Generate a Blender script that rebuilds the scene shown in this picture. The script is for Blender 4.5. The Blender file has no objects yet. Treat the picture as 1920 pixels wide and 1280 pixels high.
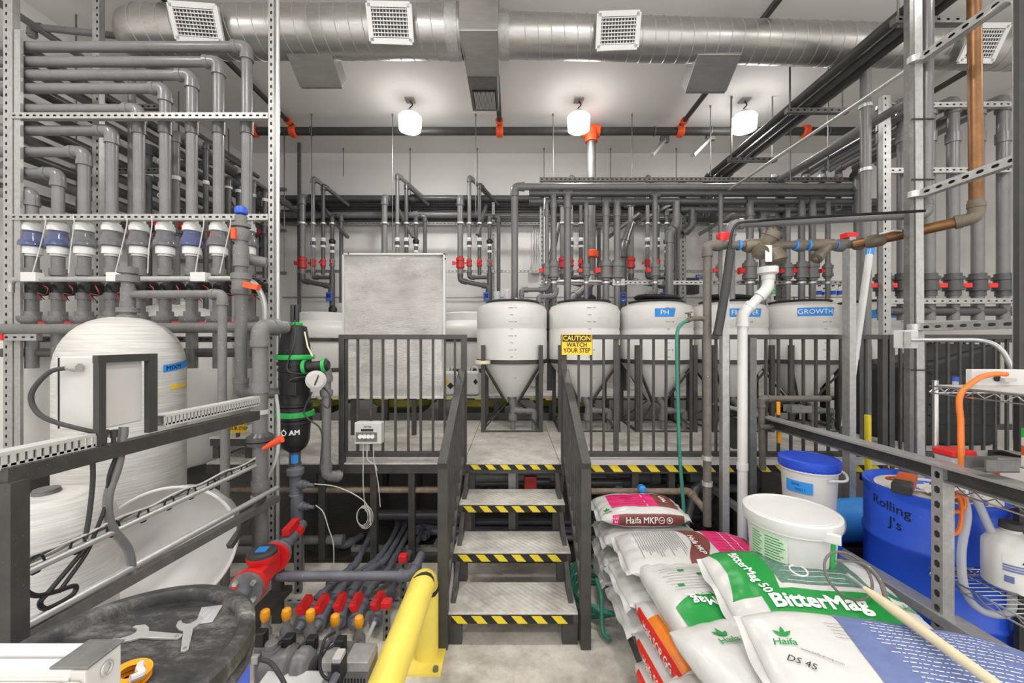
import bpy, bmesh, math, random
from mathutils import Vector, Matrix, Euler, noise
random.seed(7)
SC = bpy.context.scene
COL = SC.collection
V = Vector
PI = math.pi
# ---------------------------------------------------------------- camera, world, lights, exposure
F = 746.7; H = 1.8                    # focal length in pixels of the 1920 wide photo, eye height in metres
cam = bpy.data.cameras.new('camera'); cam.lens = 14.0; cam.sensor_width = 36.0; cam.clip_start = 0.02
camo = bpy.data.objects.new('camera', cam); COL.objects.link(camo)
camo.location = (0, 0, H); camo.rotation_euler = (PI/2, 0, 0); SC.camera = camo
w = bpy.data.worlds.new('world'); SC.world = w; w.use_nodes = True
w.node_tree.nodes['Background'].inputs[0].default_value = (1.0, 0.99, 0.978, 1)
w.node_tree.nodes['Background'].inputs[1].default_value = 1.0    # soft fill added through the open back, where no wall is built
LAMP_EMIT = 9.0; LAMP_DOWN = 85.0
SC.view_settings.view_transform = 'Standard'; SC.view_settings.look = 'None'
SC.view_settings.gamma = 1.0; SC.view_settings.use_curve_mapping = False
SC.view_settings.exposure = 0.9

# ---------------------------------------------------------------- helpers
def P(u, v, Y): return V(((u-960)/F*Y, Y, H-(v-640)/F*Y))
def X_(u, Y): return (u-960)/F*Y
def Z_(v, Y): return H-(v-640)/F*Y
def G(u, v, z):
    Y = (H-z)*F/(v-640); return V(((u-960)/F*Y, Y, z))
ORD = 'zeroth first second third fourth fifth sixth seventh eighth ninth tenth eleventh twelfth thirteenth fourteenth fifteenth sixteenth seventeenth eighteenth nineteenth twentieth'.split()
ORG = {}
def lin(c):
    c = c/255.0
    return c/12.92 if c <= .04045 else ((c+.055)/1.055)**2.4
M = {}
def mat(key, rgb, rough=.5, metal=0.0, var=.1, scale=6, speck=0.0, bump=0.0, bscale=60, speck_rgb=(205, 200, 194), emit=0, alpha=1.0, trans=0.0, coat=0, stretch=None, spscale=90):
    m = bpy.data.materials.new(key); m.use_nodes = True; M[key] = m
    nt = m.node_tree; N = nt.nodes; L = nt.links
    b = N['Principled BSDF']
    col = [lin(x) for x in rgb]
    tc = N.new('ShaderNodeTexCoord'); src = tc.outputs['Object']
    if stretch:
        mp = N.new('ShaderNodeMapping'); mp.inputs['Scale'].default_value = stretch
        L.new(src, mp.inputs[0]); src = mp.outputs[0]
    n = N.new('ShaderNodeTexNoise'); n.inputs['Scale'].default_value = scale; n.inputs['Detail'].default_value = 5; n.inputs['Roughness'].default_value = .65
    L.new(src, n.inputs['Vector'])
    r = N.new('ShaderNodeValToRGB')
    r.color_ramp.elements[0].position = .3; r.color_ramp.elements[1].position = .7
    r.color_ramp.elements[0].color = [max(0, c*(1-var)) for c in col]+[1]
    r.color_ramp.elements[1].color = [min(1, c*(1+var)) for c in col]+[1]
    L.new(n.outputs['Fac'], r.inputs[0]); out = r.outputs[0]
    if speck:
        n2 = N.new('ShaderNodeTexNoise'); n2.inputs['Scale'].default_value = spscale; n2.inputs['Detail'].default_value = 3
        L.new(tc.outputs['Object'], n2.inputs['Vector'])
        r2 = N.new('ShaderNodeValToRGB'); r2.color_ramp.elements[0].position = .74-speck*.3; r2.color_ramp.elements[1].position = .80-speck*.2
        L.new(n2.outputs['Fac'], r2.inputs[0])
        mx = N.new('ShaderNodeMix'); mx.data_type = 'RGBA'
        L.new(r2.outputs[0], mx.inputs[0]); L.new(out, mx.inputs[6]); mx.inputs[7].default_value = [lin(x) for x in speck_rgb]+[1]
        out = mx.outputs[2]
    L.new(out, b.inputs['Base Color'])
    b.inputs['Roughness'].default_value = rough; b.inputs['Metallic'].default_value = metal
    if coat: b.inputs['Coat Weight'].default_value = coat
    if bump:
        n3 = N.new('ShaderNodeTexNoise'); n3.inputs['Scale'].default_value = bscale; n3.inputs['Detail'].default_value = 4
        L.new(src, n3.inputs['Vector'])
        bp = N.new('ShaderNodeBump'); bp.inputs['Strength'].default_value = bump; bp.inputs['Distance'].default_value = .01
        L.new(n3.outputs['Fac'], bp.inputs['Height']); L.new(bp.outputs[0], b.inputs['Normal'])
    if emit:
        b.inputs['Emission Color'].default_value = (1, .98, .95, 1); b.inputs['Emission Strength'].default_value = emit
    if trans: b.inputs['Transmission Weight'].default_value = trans; b.inputs['IOR'].default_value = 1.2
    if alpha < 1: b.inputs['Alpha'].default_value = alpha
    return m
mat('wall', (226, 223, 220), .75, var=.03, scale=.7)
mat('ceiling', (228, 225, 222), .8, var=.03, scale=.6)
mat('pvc', (112, 111, 111), .3, var=.12, scale=9, speck=.08)
mat('pvc_dark', (76, 75, 75), .32, var=.12, scale=9)
mat('pvc_dust', (112, 111, 110), .45, var=.14, scale=14, speck=.22)
mat('pvc_blue', (100, 103, 112), .42, var=.12, scale=9, speck=.15)
mat('iron', (66, 65, 63), .5, metal=.2, var=.2, scale=6)
mat('black_steel', (62, 60, 58), .5, var=.3, scale=9, speck=.16, speck_rgb=(150, 146, 140), spscale=170)
mat('black', (30, 30, 31), .45, var=.2, scale=8, speck=.04)
mat('black_clean', (34, 34, 35), .4, var=.1)
mat('galv', (176, 175, 173), .42, metal=.55, var=.14, scale=30)
mat('galv_bright', (200, 200, 199), .35, metal=.6, var=.08, scale=30)
mat('galv_dark', (118, 117, 115), .5, metal=.5, var=.2, scale=20, speck=.1)
mat('chrome', (205, 204, 202), .22, metal=.9, var=.05)
mat('duct', (176, 174, 171), .33, metal=.85, var=.12, scale=5, stretch=(1, 4, 4))
mat('white', (212, 211, 209), .45, var=.03)
mat('white_pvc', (212, 211, 209), .3, var=.03)
mat('tank_white', (214, 212, 208), .4, var=.05, scale=3)
mat('grey_light', (188, 186, 182), .5, var=.04)
mat('cabinet', (201, 199, 195), .45, var=.03)
mat('beige', (214, 209, 198), .5, var=.05)
mat('red', (218, 40, 40), .4, var=.1)
mat('red_dark', (178, 48, 44), .45, var=.15, speck=.06)
mat('orange_red', (238, 84, 36), .4, var=.08)
mat('orange', (240, 160, 30), .4, var=.08)
mat('cord_orange', (226, 118, 44), .45, var=.08)
mat('orange_paint', (196, 88, 40), .5, var=.12)
mat('green', (40, 176, 80), .4, var=.1, speck=.04)
mat('yellow', (236, 214, 96), .4, var=.06, speck=.05)
mat('yellow_tape', (222, 200, 44), .5, var=.1, speck=.05)
mat('sign_yellow', (238, 196, 40), .5, var=.04)
mat('basin_yellow', (150, 145, 50), .6, var=.2)
mat('blue_drum', (44, 92, 222), .38, var=.1, scale=4, speck=.03)
mat('blue_drum_pale', (72, 104, 224), .45, var=.12, scale=4, speck=.1)
mat('blue_light', (54, 138, 214), .4, var=.08)
mat('blue_lid', (36, 74, 196), .4, var=.1, speck=.06)
mat('blue_tape', (46, 140, 222), .6, var=.06)
mat('blue_box', (42, 82, 190), .45, var=.1)
mat('copper', (126, 90, 58), .4, metal=.6, var=.35, scale=7)
mat('bronze', (116, 106, 92), .5, metal=.35, var=.22, scale=10, speck=.1)
mat('old_pipe', (108, 103, 97), .6, metal=.2, var=.2, scale=12, speck=.12)
mat('clear', (128, 128, 132), .06, var=.02, alpha=.55, coat=.5)
mat('clear_blue', (92, 102, 146), .06, var=.04, alpha=.6, coat=.5)
mat('clear_dark', (70, 72, 82), .08, var=.04, alpha=.8)
mat('tube_clear', (206, 208, 210), .25, var=.04, alpha=.6)
mat('ink', (28, 27, 30), .6, var=.02)
mat('ink_grey', (120, 118, 116), .6, var=.02)
mat('ink_white', (238, 238, 236), .6, var=.01)
mat('rubber', (58, 57, 57), .6, var=.12)
mat('hose_green', (46, 122, 104), .45, var=.12, speck=.05)
mat('bag', (206, 205, 202), .27, var=.05, scale=3, bump=.55, bscale=11)
mat('bag_green', (22, 140, 58), .34, var=.05, bump=.25, bscale=14)
mat('bag_greenmesh', (92, 124, 112), .36, var=.35, scale=60)
mat('bag_maroon', (122, 64, 58), .36, var=.2, scale=40)
mat('bag_pink', (226, 38, 116), .36, var=.1, scale=30)
mat('bag_blue', (104, 118, 164), .36, var=.12, scale=16, bump=.2, bscale=14)
mat('bag_red', (216, 42, 32), .36, var=.05)
mat('bag_orange', (228, 126, 34), .36, var=.05)
mat('pole_cream', (222, 210, 176), .5, var=.08)
mat('rag', (224, 222, 218), .9, var=.05, bump=.5)
mat('paper', (222, 221, 218), .8, var=.03)
mat('label_green', (196, 214, 190), .7, var=.12, scale=50)
mat('rust', (128, 114, 98), .75, var=.35, scale=20)
mat('lamp_glow', (255, 252, 246), .5, var=0.0, emit=LAMP_EMIT)
mat('lamp_lens', (255, 252, 246), .5, var=0.0, emit=LAMP_DOWN)
mat('shade_wet_dirt', (58, 53, 47), .3, var=.6, scale=3, bump=.4, bscale=18)  # dark floor colour: under-deck shade painted in together with wet dirt
mat('wood', (128, 120, 108), .8, var=.2, scale=12)
# special materials: foil, fibre tank, plate, concrete
def special():
    def start(key, rough, metal):
        m = bpy.data.materials.new(key); m.use_nodes = True; M[key] = m
        nt = m.node_tree; b = nt.nodes['Principled BSDF']; b.inputs['Roughness'].default_value = rough; b.inputs['Metallic'].default_value = metal
        tc = nt.nodes.new('ShaderNodeTexCoord')
        return nt, b, tc
    def noise_(nt, src, scale, detail=6, rough=.6):
        n = nt.nodes.new('ShaderNodeTexNoise'); n.inputs['Scale'].default_value = scale; n.inputs['Detail'].default_value = detail; n.inputs['Roughness'].default_value = rough
        nt.links.new(src, n.inputs['Vector']); return n.outputs['Fac']
    def ramp(nt, fac, stops):
        r = nt.nodes.new('ShaderNodeValToRGB'); e = r.color_ramp.elements
        while len(e) < len(stops): e.new(.5)
        for i, (p, c) in enumerate(stops): e[i].position = p; e[i].color = [lin(x) for x in c]+[1]
        nt.links.new(fac, r.inputs[0]); return r.outputs[0]
    def mixc(nt, fac, a, b_):
        x = nt.nodes.new('ShaderNodeMix'); x.data_type = 'RGBA'
        nt.links.new(fac, x.inputs[0]); nt.links.new(a, x.inputs[6]); nt.links.new(b_, x.inputs[7]); return x.outputs[2]
    def bump(nt, b, h, s, d=.01):
        p = nt.nodes.new('ShaderNodeBump'); p.inputs['Strength'].default_value = s; p.inputs['Distance'].default_value = d
        nt.links.new(h, p.inputs['Height']); nt.links.new(p.outputs[0], b.inputs['Normal'])
    def mapping(nt, src, sc):
        mp = nt.nodes.new('ShaderNodeMapping'); mp.inputs['Scale'].default_value = sc; nt.links.new(src, mp.inputs[0]); return mp.outputs[0]
    nt, b, tc = start('foil', .15, 1.0)
    o = tc.outputs['Object']
    nt.links.new(ramp(nt, noise_(nt, mapping(nt, o, (1.2, 1, 2.2)), 2.2, 3), [(.3, (190, 188, 185)), (.7, (226, 224, 221))]), b.inputs['Base Color'])
    bump(nt, b, noise_(nt, mapping(nt, o, (4, 1, 18)), 5, 8, .75), .6, .02)
    nt, b, tc = start('fibre', .35, 0)
    o = tc.outputs['Object']
    nt.links.new(ramp(nt, noise_(nt, mapping(nt, o, (1, 1, 26)), 4, 6), [(.3, (178, 176, 172)), (.65, (210, 208, 204))]), b.inputs['Base Color'])
    bump(nt, b, noise_(nt, mapping(nt, o, (.6, .6, 40)), 5, 6), .35, .01)
    nt, b, tc = start('plate', .55, .15)       # worn chequer plate
    o = tc.outputs['Object']
    base = ramp(nt, noise_(nt, o, 5, 10, .75), [(.28, (146, 140, 132)), (.5, (194, 190, 183)), (.72, (222, 219, 214))])
    stain = ramp(nt, noise_(nt, o, 2.3, 8, .7), [(.62, (0, 0, 0)), (.74, (150, 150, 150))])
    br = nt.nodes.new('ShaderNodeRGB'); br.outputs[0].default_value = [lin(x) for x in (132, 110, 86)]+[1]
    nt.links.new(mixc(nt, stain, base, br.outputs[0]), b.inputs['Base Color'])
    ck = nt.nodes.new('ShaderNodeTexWave'); ck.inputs['Scale'].default_value = 14; ck.bands_direction = 'DIAGONAL'; ck.inputs['Distortion'].default_value = 1.5
    nt.links.new(o, ck.inputs['Vector']); bump(nt, b, ck.outputs['Fac'], .25, .006)
    nt, b, tc = start('concrete', .6, 0)
    o = tc.outputs['Object']
    n1 = noise_(nt, o, 1.3, 10, .72)
    base = ramp(nt, n1, [(.3, (112, 106, 98)), (.44, (176, 170, 160)), (.58, (212, 207, 197)), (.75, (226, 222, 214))])
    wet = ramp(nt, noise_(nt, mapping(nt, o, (1, 1.4, 1)), 2.1, 8, .7), [(.54, (0, 0, 0)), (.66, (150, 150, 150))])
    dk = nt.nodes.new('ShaderNodeRGB'); dk.outputs[0].default_value = [lin(x) for x in (62, 57, 51)]+[1]
    nt.links.new(mixc(nt, wet, base, dk.outputs[0]), b.inputs['Base Color'])
    bump(nt, b, noise_(nt, o, 22, 8), .35, .01)
    nt, b, tc = start('lid_black', .45, 0)
    o = tc.outputs['Object']
    nt.links.new(ramp(nt, noise_(nt, mapping(nt, o, (1, 2.2, 1)), 4, 10, .78), [(.32, (26, 26, 27)), (.5, (58, 57, 57)), (.62, (112, 110, 108)), (.74, (196, 192, 184))]), b.inputs['Base Color'])
special()

class MB:
    """collects geometry in world coordinates; build() links it as one object"""
    def __init__(s): s.v = []; s.f = []; s.mi = []; s.sm = []; s.cur = 0
    def add(s, vs, fs, smooth=False):
        o = len(s.v); s.v.extend([tuple(x) for x in vs])
        for f in fs: s.f.append([i+o for i in f]); s.mi.append(s.cur); s.sm.append(smooth)
        return s
    def box(s, x0, x1, y0, y1, z0, z1):
        if x0 > x1: x0, x1 = x1, x0
        if y0 > y1: y0, y1 = y1, y0
        if z0 > z1: z0, z1 = z1, z0
        return s.add([(x0, y0, z0), (x1, y0, z0), (x1, y1, z0), (x0, y1, z0), (x0, y0, z1), (x1, y0, z1), (x1, y1, z1), (x0, y1, z1)],
                     [(0, 3, 2, 1), (4, 5, 6, 7), (0, 1, 5, 4), (1, 2, 6, 5), (2, 3, 7, 6), (3, 0, 4, 7)])
    def obox(s, c, a, b, d):
        c, a, b, d = V(c), V(a), V(b), V(d)
        if a.cross(b).dot(d) < 0: a = -a
        q = [c-a-b-d, c+a-b-d, c+a+b-d, c-a+b-d, c-a-b+d, c+a-b+d, c+a+b+d, c-a+b+d]
        return s.add(q, [(0, 3, 2, 1), (4, 5, 6, 7), (0, 1, 5, 4), (1, 2, 6, 5), (2, 3, 7, 6), (3, 0, 4, 7)])
    def bar(s, p0, p1, w, h, up=(0, 0, 1)):
        p0, p1 = V(p0), V(p1); d = p1-p0; t = d.normalized(); up = V(up)
        sd = t.cross(up)
        if sd.length < 1e-4: sd = t.cross(V((0, 1, 0)))
        sd.normalize(); u2 = sd.cross(t)
        return s.obox((p0+p1)/2, d/2, sd*w/2, u2*h/2)
    def ring(s, c, ax, r, n, ph=0):
        ax = V(ax).normalized(); a = V((0, 0, 1)) if abs(ax.z) < .9 else V((1, 0, 0))
        e1 = ax.cross(a).normalized(); e2 = ax.cross(e1)
        return [V(c)+e1*math.cos(2*PI*i/n+ph)*r+e2*math.sin(2*PI*i/n+ph)*r for i in range(n)]
    def cyl(s, p0, p1, r, r1=None, n=14, cap=True):
        return s.turn(p0, V(p1)-V(p0), [(0, r), ((V(p1)-V(p0)).length, r if r1 is None else r1)], n, cap, cap)
    def turn(s, p0, ax, prof, n=20, cap0=True, cap1=True, smooth=True):
        """prof: (distance along the axis, radius); repeated points give sharp edges"""
        p0 = V(p0); ax = V(ax).normalized(); vs = []; fs = []
        for (d, r) in prof: vs += s.ring(p0+ax*d, ax, max(r, 1e-5), n)
        for k in range(len(prof)-1):
            for i in range(n):
                j = (i+1) % n; fs.append((k*n+i, (k+1)*n+i, (k+1)*n+j, k*n+j))
        s.add(vs, fs, True)
        if cap0: s.add(s.ring(p0+ax*prof[0][0], ax, max(prof[0][1], 1e-5), n), [tuple(range(n))])
        if cap1: s.add(s.ring(p0+ax*prof[-1][0], ax, max(prof[-1][1], 1e-5), n), [tuple(reversed(range(n)))])
        return s
    def tube(s, pts, r, n=10, cap=True):
        pts = [V(p) for p in pts]; T = []
        for i in range(len(pts)):
            a = pts[max(0, i-1)]; b = pts[min(len(pts)-1, i+1)]; T.append((b-a).normalized())
        t = T[0]; nn = t.cross(V((0, 0, 1)) if abs(t.z) < .9 else V((1, 0, 0))).normalized(); vs = []; fs = []
        for i, p in enumerate(pts):
            t = T[i]; nn = (nn-t*nn.dot(t))
            if nn.length < 1e-5: nn = t.cross(V((0, 1, 0)))
            nn.normalize(); bb = t.cross(nn); rr = r[i] if isinstance(r, (list, tuple)) else r
            vs += [p+nn*math.cos(2*PI*k/n)*rr+bb*math.sin(2*PI*k/n)*rr for k in range(n)]
        for i in range(len(pts)-1):
            for k in range(n):
                j = (k+1) % n; fs.append((i*n+k, i*n+j, (i+1)*n+j, (i+1)*n+k))
        s.add(vs, fs, True)
        if cap: s.add(vs[:n], [tuple(reversed(range(n)))]); s.add(vs[-n:], [tuple(range(n))])
        return s
    def slot(s, p0, p1, w, d, nrm, pitch=.05, sl=.028, sw=.014, off=0):
        """closed metal channel from p0 to p1 whose face towards nrm is pierced by a row of slots"""
        p0, p1 = V(p0), V(p1); t = (p1-p0); L = t.length; t.normalize(); nrm = V(nrm); nrm = (nrm-t*nrm.dot(t)).normalized()
        sd = t.cross(nrm); hw = w/2
        def q(a, b, c): return p0+t*a+sd*b+nrm*(c*d/2)
        c0 = [q(0, -hw, 1), q(0, hw, 1), q(0, hw, -1), q(0, -hw, -1)]; c1 = [q(L, -hw, 1), q(L, hw, 1), q(L, hw, -1), q(L, -hw, -1)]
        s.add(c0+c1, [(1, 5, 6, 2), (2, 6, 7, 3), (3, 7, 4, 0), (0, 1, 2, 3), (7, 6, 5, 4)])
        n = max(1, int(round(L/pitch))); st = L/n; vs = []; fs = []
        for i in range(n):
            a0 = i*st; a1 = a0+st; m = (a0+a1)/2; h = sl/2; k = sw/2; o = len(vs)
            vs += [q(a0, -hw, 1), q(a1, -hw, 1), q(a1, hw, 1), q(a0, hw, 1),
                   q(m-h, 0+off, 1), q(m-h*.6, -k+off, 1), q(m+h*.6, -k+off, 1), q(m+h, 0+off, 1), q(m+h*.6, k+off, 1), q(m-h*.6, k+off, 1)]
            fs += [(o, o+1, o+6, o+5), (o+1, o+2, o+8, o+7, o+6), (o+2, o+3, o+9, o+8), (o+3, o, o+5, o+4, o+9)]
        return s.add(vs, fs)
    def grid(s, fn, nu, nv, smooth=True):
        vs = [fn(i/nu, j/nv) for i in range(nu+1) for j in range(nv+1)]; w_ = nv+1
        return s.add(vs, [(i*w_+j, (i+1)*w_+j, (i+1)*w_+j+1, i*w_+j+1) for i in range(nu) for j in range(nv)], smooth)
    def build(s, name, mats, parent=None, bevel=0, org=None):
        me = bpy.data.meshes.new(name)
        if parent is not None: o_ = ORG[parent.name]
        elif org is not None: o_ = V(org)
        else:
            xs = [v[0] for v in s.v]; ys = [v[1] for v in s.v]; zs = [v[2] for v in s.v]
            o_ = V(((min(xs)+max(xs))/2, (min(ys)+max(ys))/2, min(zs)))
        me.from_pydata([(v[0]-o_.x, v[1]-o_.y, v[2]-o_.z) for v in s.v], [], s.f)
        mats = mats if isinstance(mats, (list, tuple)) else [mats]
        for k in mats: me.materials.append(M[k])
        me.polygons.foreach_set('material_index', s.mi); me.polygons.foreach_set('use_smooth', s.sm)
        me.update()
        if any(s.sm): me.set_sharp_from_angle(angle=.75)
        ob = bpy.data.objects.new(name, me); COL.objects.link(ob)
        if parent is not None: ob.parent = parent
        else: ob.location = o_
        ORG[ob.name] = o_
        if bevel:
            md = ob.modifiers.new('bevel', 'BEVEL'); md.width = bevel; md.segments = 2; md.limit_method = 'ANGLE'; md.angle_limit = .9
        return ob
def thing(name, loc, label, cat, group=None):
    o = bpy.data.objects.new(name, None); COL.objects.link(o); o.location = loc; o.empty_display_size = .05
    ORG[o.name] = V(loc); return tag(o, label, cat, group)
def tag(o, label, cat, group=None):
    o['label'] = label; o['category'] = cat
    if group: o['group'] = group
    return o
def struct(o): o['kind'] = 'structure'; return o
def stuff(o): o['kind'] = 'stuff'; return o
def part(o, label): o['label'] = label; return o
def fillet(pts, rad, seg=6):
    pts = [V(p) for p in pts]; out = [pts[0]]
    for i in range(1, len(pts)-1):
        a, b, c = pts[i-1], pts[i], pts[i+1]; d1 = (a-b); d2 = (c-b); l1, l2 = d1.length, d2.length
        if l1 < 1e-6 or l2 < 1e-6: continue
        d1.normalize(); d2.normalize(); k = min(rad, l1*.48, l2*.48)
        for j in range(seg+1):
            t = j/seg; p = (b+d1*k)*(1-t)**2+b*2*t*(1-t)+(b+d2*k)*t*t; out.append(p)
    out.append(pts[-1]); return out
def smooth_path(pts, n=8):
    pts = [V(p) for p in pts]; q = [pts[0]*2-pts[1]]+pts+[pts[-1]*2-pts[-2]]; out = []
    for i in range(1, len(q)-2):
        a, b, c, d = q[i-1:i+3]
        for j in range(n):
            t = j/n; out.append(.5*((2*b)+(c-a)*t+(2*a-5*b+4*c-d)*t*t+(3*b-a-3*c+d)*t**3))
    out.append(pts[-1]); return out
def elbow(parent, a, b, c, r, m, k=None, name='elbow'):
    a, b, c = V(a), V(b), V(c); k = k or r*2.6; d1 = (a-b).normalized(); d2 = (c-b).normalized(); mb = MB()
    pts = fillet([b+d1*k, b, b+d2*k], k*.62, 6); mb.tube(pts, r*1.2, 14)
    for d in (d1, d2): mb.cyl(b+d*k*.72, b+d*k*1.08, r*1.3, n=14)
    return mb.build(name, m, parent)
def pipe(name, label, pts, r, m='pvc', cat='pipe', group=None, n=14, mf=None, elbows=True, fr=None, parent=None):
    """a pipe run as a thing: straight lengths in one mesh, every bend an elbow part"""
    pts = [V(p) for p in pts]; fr = fr or r*2.2
    root = parent or thing(name, pts[-1] if pts[-1].z < pts[0].z else pts[0], label, cat, group)
    mb = MB(); mb.tube(fillet(pts, fr) if len(pts) > 2 else pts, r, n); mb.build('pipe', m, root)
    if elbows:
        for i in range(1, len(pts)-1):
            if (pts[i]-pts[i-1]).normalized().dot((pts[i+1]-pts[i]).normalized()) < .97: elbow(root, pts[i-1], pts[i], pts[i+1], r, mf or m)
    return root
def one_pipe(name, label, pts, r, m, cat='pipe', group=None, n=10, parent=None):
    mb = MB(); mb.tube(pts, r, n); o = mb.build(name, m, parent)
    return o if parent else tag(o, label, cat, group)
TXT = {}
def text_geo(sv, bold=0.0):
    k = (sv, bold)
    if k not in TXT:
        cu = bpy.data.curves.new('lettering', 'FONT'); cu.body = sv; cu.align_x = 'CENTER'; cu.align_y = 'CENTER'; cu.size = 1; cu.offset = 0 if 'M' in sv else bold; cu.resolution_u = 2
        ob = bpy.data.objects.new('lettering', cu); COL.objects.link(ob)
        me = bpy.data.meshes.new_from_object(ob.evaluated_get(bpy.context.evaluated_depsgraph_get()))
        bm = bmesh.new(); bm.from_mesh(me); bmesh.ops.triangulate(bm, faces=bm.faces[:])
        for lim in (.35, .2):
            bmesh.ops.subdivide_edges(bm, edges=[e for e in bm.edges if e.calc_length() > lim], cuts=1); bmesh.ops.triangulate(bm, faces=bm.faces[:])
        bm.to_mesh(me); bm.free()
        TXT[k] = ([tuple(v.co) for v in me.vertices], [tuple(p.vertices) for p in me.polygons])
        if bold > 0 and 'M' in sv:      # heavier strokes: the same glyphs laid over themselves, shifted a little each way
            v0, f0 = TXT[k]; n = len(v0); vv = []; ff = []
            for q, (dx, dy) in enumerate(((1, 1), (-1, 1), (1, -1), (-1, -1))): vv += [(x+dx*bold, y+dy*bold, z) for (x, y, z) in v0]; ff += [tuple(i+q*n for i in f) for f in f0]
            TXT[k] = (vv, ff)
        bpy.data.objects.remove(ob); bpy.data.curves.remove(cu); bpy.data.meshes.remove(me)
    return TXT[k]
def text(parent, sv, size, fn, m='ink', bold=.012, squeeze=1.0, name='lettering'):
    vs, fs = text_geo(sv, bold); mb = MB(); mb.add([fn(x*size*squeeze, y*size) for (x, y, z) in vs], fs)
    return mb.build(name, m, parent)
def flat(c, r, u): c, r, u = V(c), V(r).normalized(), V(u).normalized(); return lambda x, y: c+r*x+u*y
def oncyl(cx, cy, r, a0, z0): return lambda x, y: V((cx+r*math.cos(a0+x/r), cy+r*math.sin(a0+x/r), z0+y))
def ball_valve(parent, c, ax, r, m='pvc', handle='red', hd=(1, 0, 0), hl=None, name='valve', k=1.0):
    """true-union valve: two ribbed nuts, a body, and a lever"""
    ax = V(ax).normalized(); L = r*5.2*k; mb = MB()
    mb.turn(V(c)-ax*L/2, ax, [(0, r*1.25), (L*.12, r*1.25), (L*.12, r*1.75), (L*.32, r*1.75), (L*.32, r*1.5), (L*.68, r*1.5), (L*.68, r*1.75), (L*.88, r*1.75), (L*.88, r*1.25), (L, r*1.25)], 16, smooth=False)
    vb = mb.build(name, m, parent)
    hd = V(hd).normalized(); hl = hl or r*3.4; mb = MB()
    mb.obox(V(c)+hd*(r*1.5+hl*.45), hd*hl*.45, ax*r*.55, hd.cross(ax)*r*.5)
    mb.obox(V(c)+hd*(r*1.5+hl*.8), hd*hl*.2, ax*r*.75, hd.cross(ax)*r*.6)
    mb.build('handle', handle, vb); return vb
# ---------------------------------------------------------------- the room
XL, XR, YF, ZC, YB = -4.59, 6.3, 6.77, 5.0, -3.0
struct(MB().box(XL-.2, XR+.2, YB, YF+.2, -.2, 0).build('floor', 'concrete'))
struct(MB().box(XL, 4.9, 3.24, YF, 0, .004).build('floor', 'shade_wet_dirt'))  # thin dark sheet: the platform's shade put into its colour, plus dirt
struct(MB().box(2.02, XR, .3, 3.24, 0, .004).build('floor', 'shade_wet_dirt'))  # second sheet under drums and shelving, same painted shade and dirt
struct(MB().box(XL-.2, XR+.2, YB, YF+.2, ZC, ZC+.2).build('ceiling', 'ceiling'))
struct(MB().box(XL-.2, XR+.2, YF, YF+.2, 0, ZC).build('wall_far', 'wall'))
struct(MB().box(XL-.2, XL, YB, YF, 0, ZC).build('wall_left', 'wall'))
struct(MB().box(XR, XR+.2, YB, YF, 0, ZC).build('wall_right', 'wall'))
# ceiling lamps: the three in view, and unseen rows added for light overhead and behind the camera
def lamp(x, y, label, grp=None):
    t = thing('ceiling_lamp', (x, y, ZC), label, 'lamp', grp)
    MB().box(x-.06, x+.06, y-.06, y+.06, ZC-.02, ZC).build('ceiling_plate', 'galv', t)
    mb = MB(); mb.tube(smooth_path([(x, y, ZC-.02), (x+.03, y, ZC-.07), (x-.01, y, ZC-.12), (x, y, ZC-.16)]), .008, 8); mb.build('cord', 'black', t)
    mb = MB(); mb.turn((x, y, ZC-.24), (0, 0, 1), [(0, .13), (.03, .13), (.05, .06), (.09, .05)], 20); mb.build('housing', 'white', t)
    mb = MB(); mb.turn((x, y, ZC-.40), (0, 0, 1), [(0, .14), (.16, .15)], 28, False, True); mb.build('diffuser', 'lamp_glow', t)
    mb = MB(); mb.turn((x, y, ZC-.415), (0, 0, 1), [(0, .10), (.014, .139)], 28, True, False); mb.build('lens', 'lamp_lens', t)
    mb = MB(); mb.turn((x, y, ZC-.345), (0, 0, 1), [(0, .15), (.008, .15)], 24); mb.build('wire_guard', 'galv', t)
for i, x in enumerate((X_(769, 5.27), X_(1085, 5.27), X_(1396, 5.27))):
    lamp(x, 5.27, ['round white ceiling lamp glowing above the foil board', 'round white ceiling lamp glowing beside the orange pipe tee', 'round white ceiling lamp glowing beyond the dark overhead pipe bundle'][i])
for y in (1.7, -1.6):
    for x in (-3.4, -1.2, .95, 3.1, 5.2): lamp(x, y, 'round white ceiling lamp behind the photographer', 'lamps out of view')
# main ducts
def duct(name, label, pts, r, t=None):
    t = thing(name, pts[0], label, 'duct')
    MB().tube(fillet(pts, .35, 8), r, 40).build('duct_shell', 'duct', t)
    a, b = V(pts[-2]), V(pts[-1]); d = (b-a); L = d.length; d.normalize(); e1 = V((0, 1, 0)); e2 = d.cross(e1); n = int(L/.115)
    for k in range(n):
        c = a+d*(L*(k+.4)/n); mb = MB(); q = []
        for i in range(33):
            an = 2*PI*i/32; q.append(c+d*(.115*an/(2*PI))+e1*math.cos(an)*r+e2*math.sin(an)*r)
        mb.tube(q, .0045, 6, False); mb.build('spiral_seam', 'galv', t)
    return t
yl = 3.55; zl = Z_(61, yl)
dl = duct('spiral_duct', 'fat galvanised spiral duct over the pipe risers', [(X_(256, yl), yl+.28, zl), (X_(256, yl), yl, zl), (X_(866, yl), yl, zl)], .207)
dr = duct('spiral_duct', 'narrower galvanised spiral duct running on past the rectangular box', [(X_(930, 3.6), 3.6, 4.56), (X_(960, 3.6), 3.6, 4.56), (5.2, 3.86, 4.62)], .175)
MB().turn((X_(840, yl), yl, zl), (1, 0, 0), [(0, .215), (.1, .215)], 40).build('collar', 'galv', dl)
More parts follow.
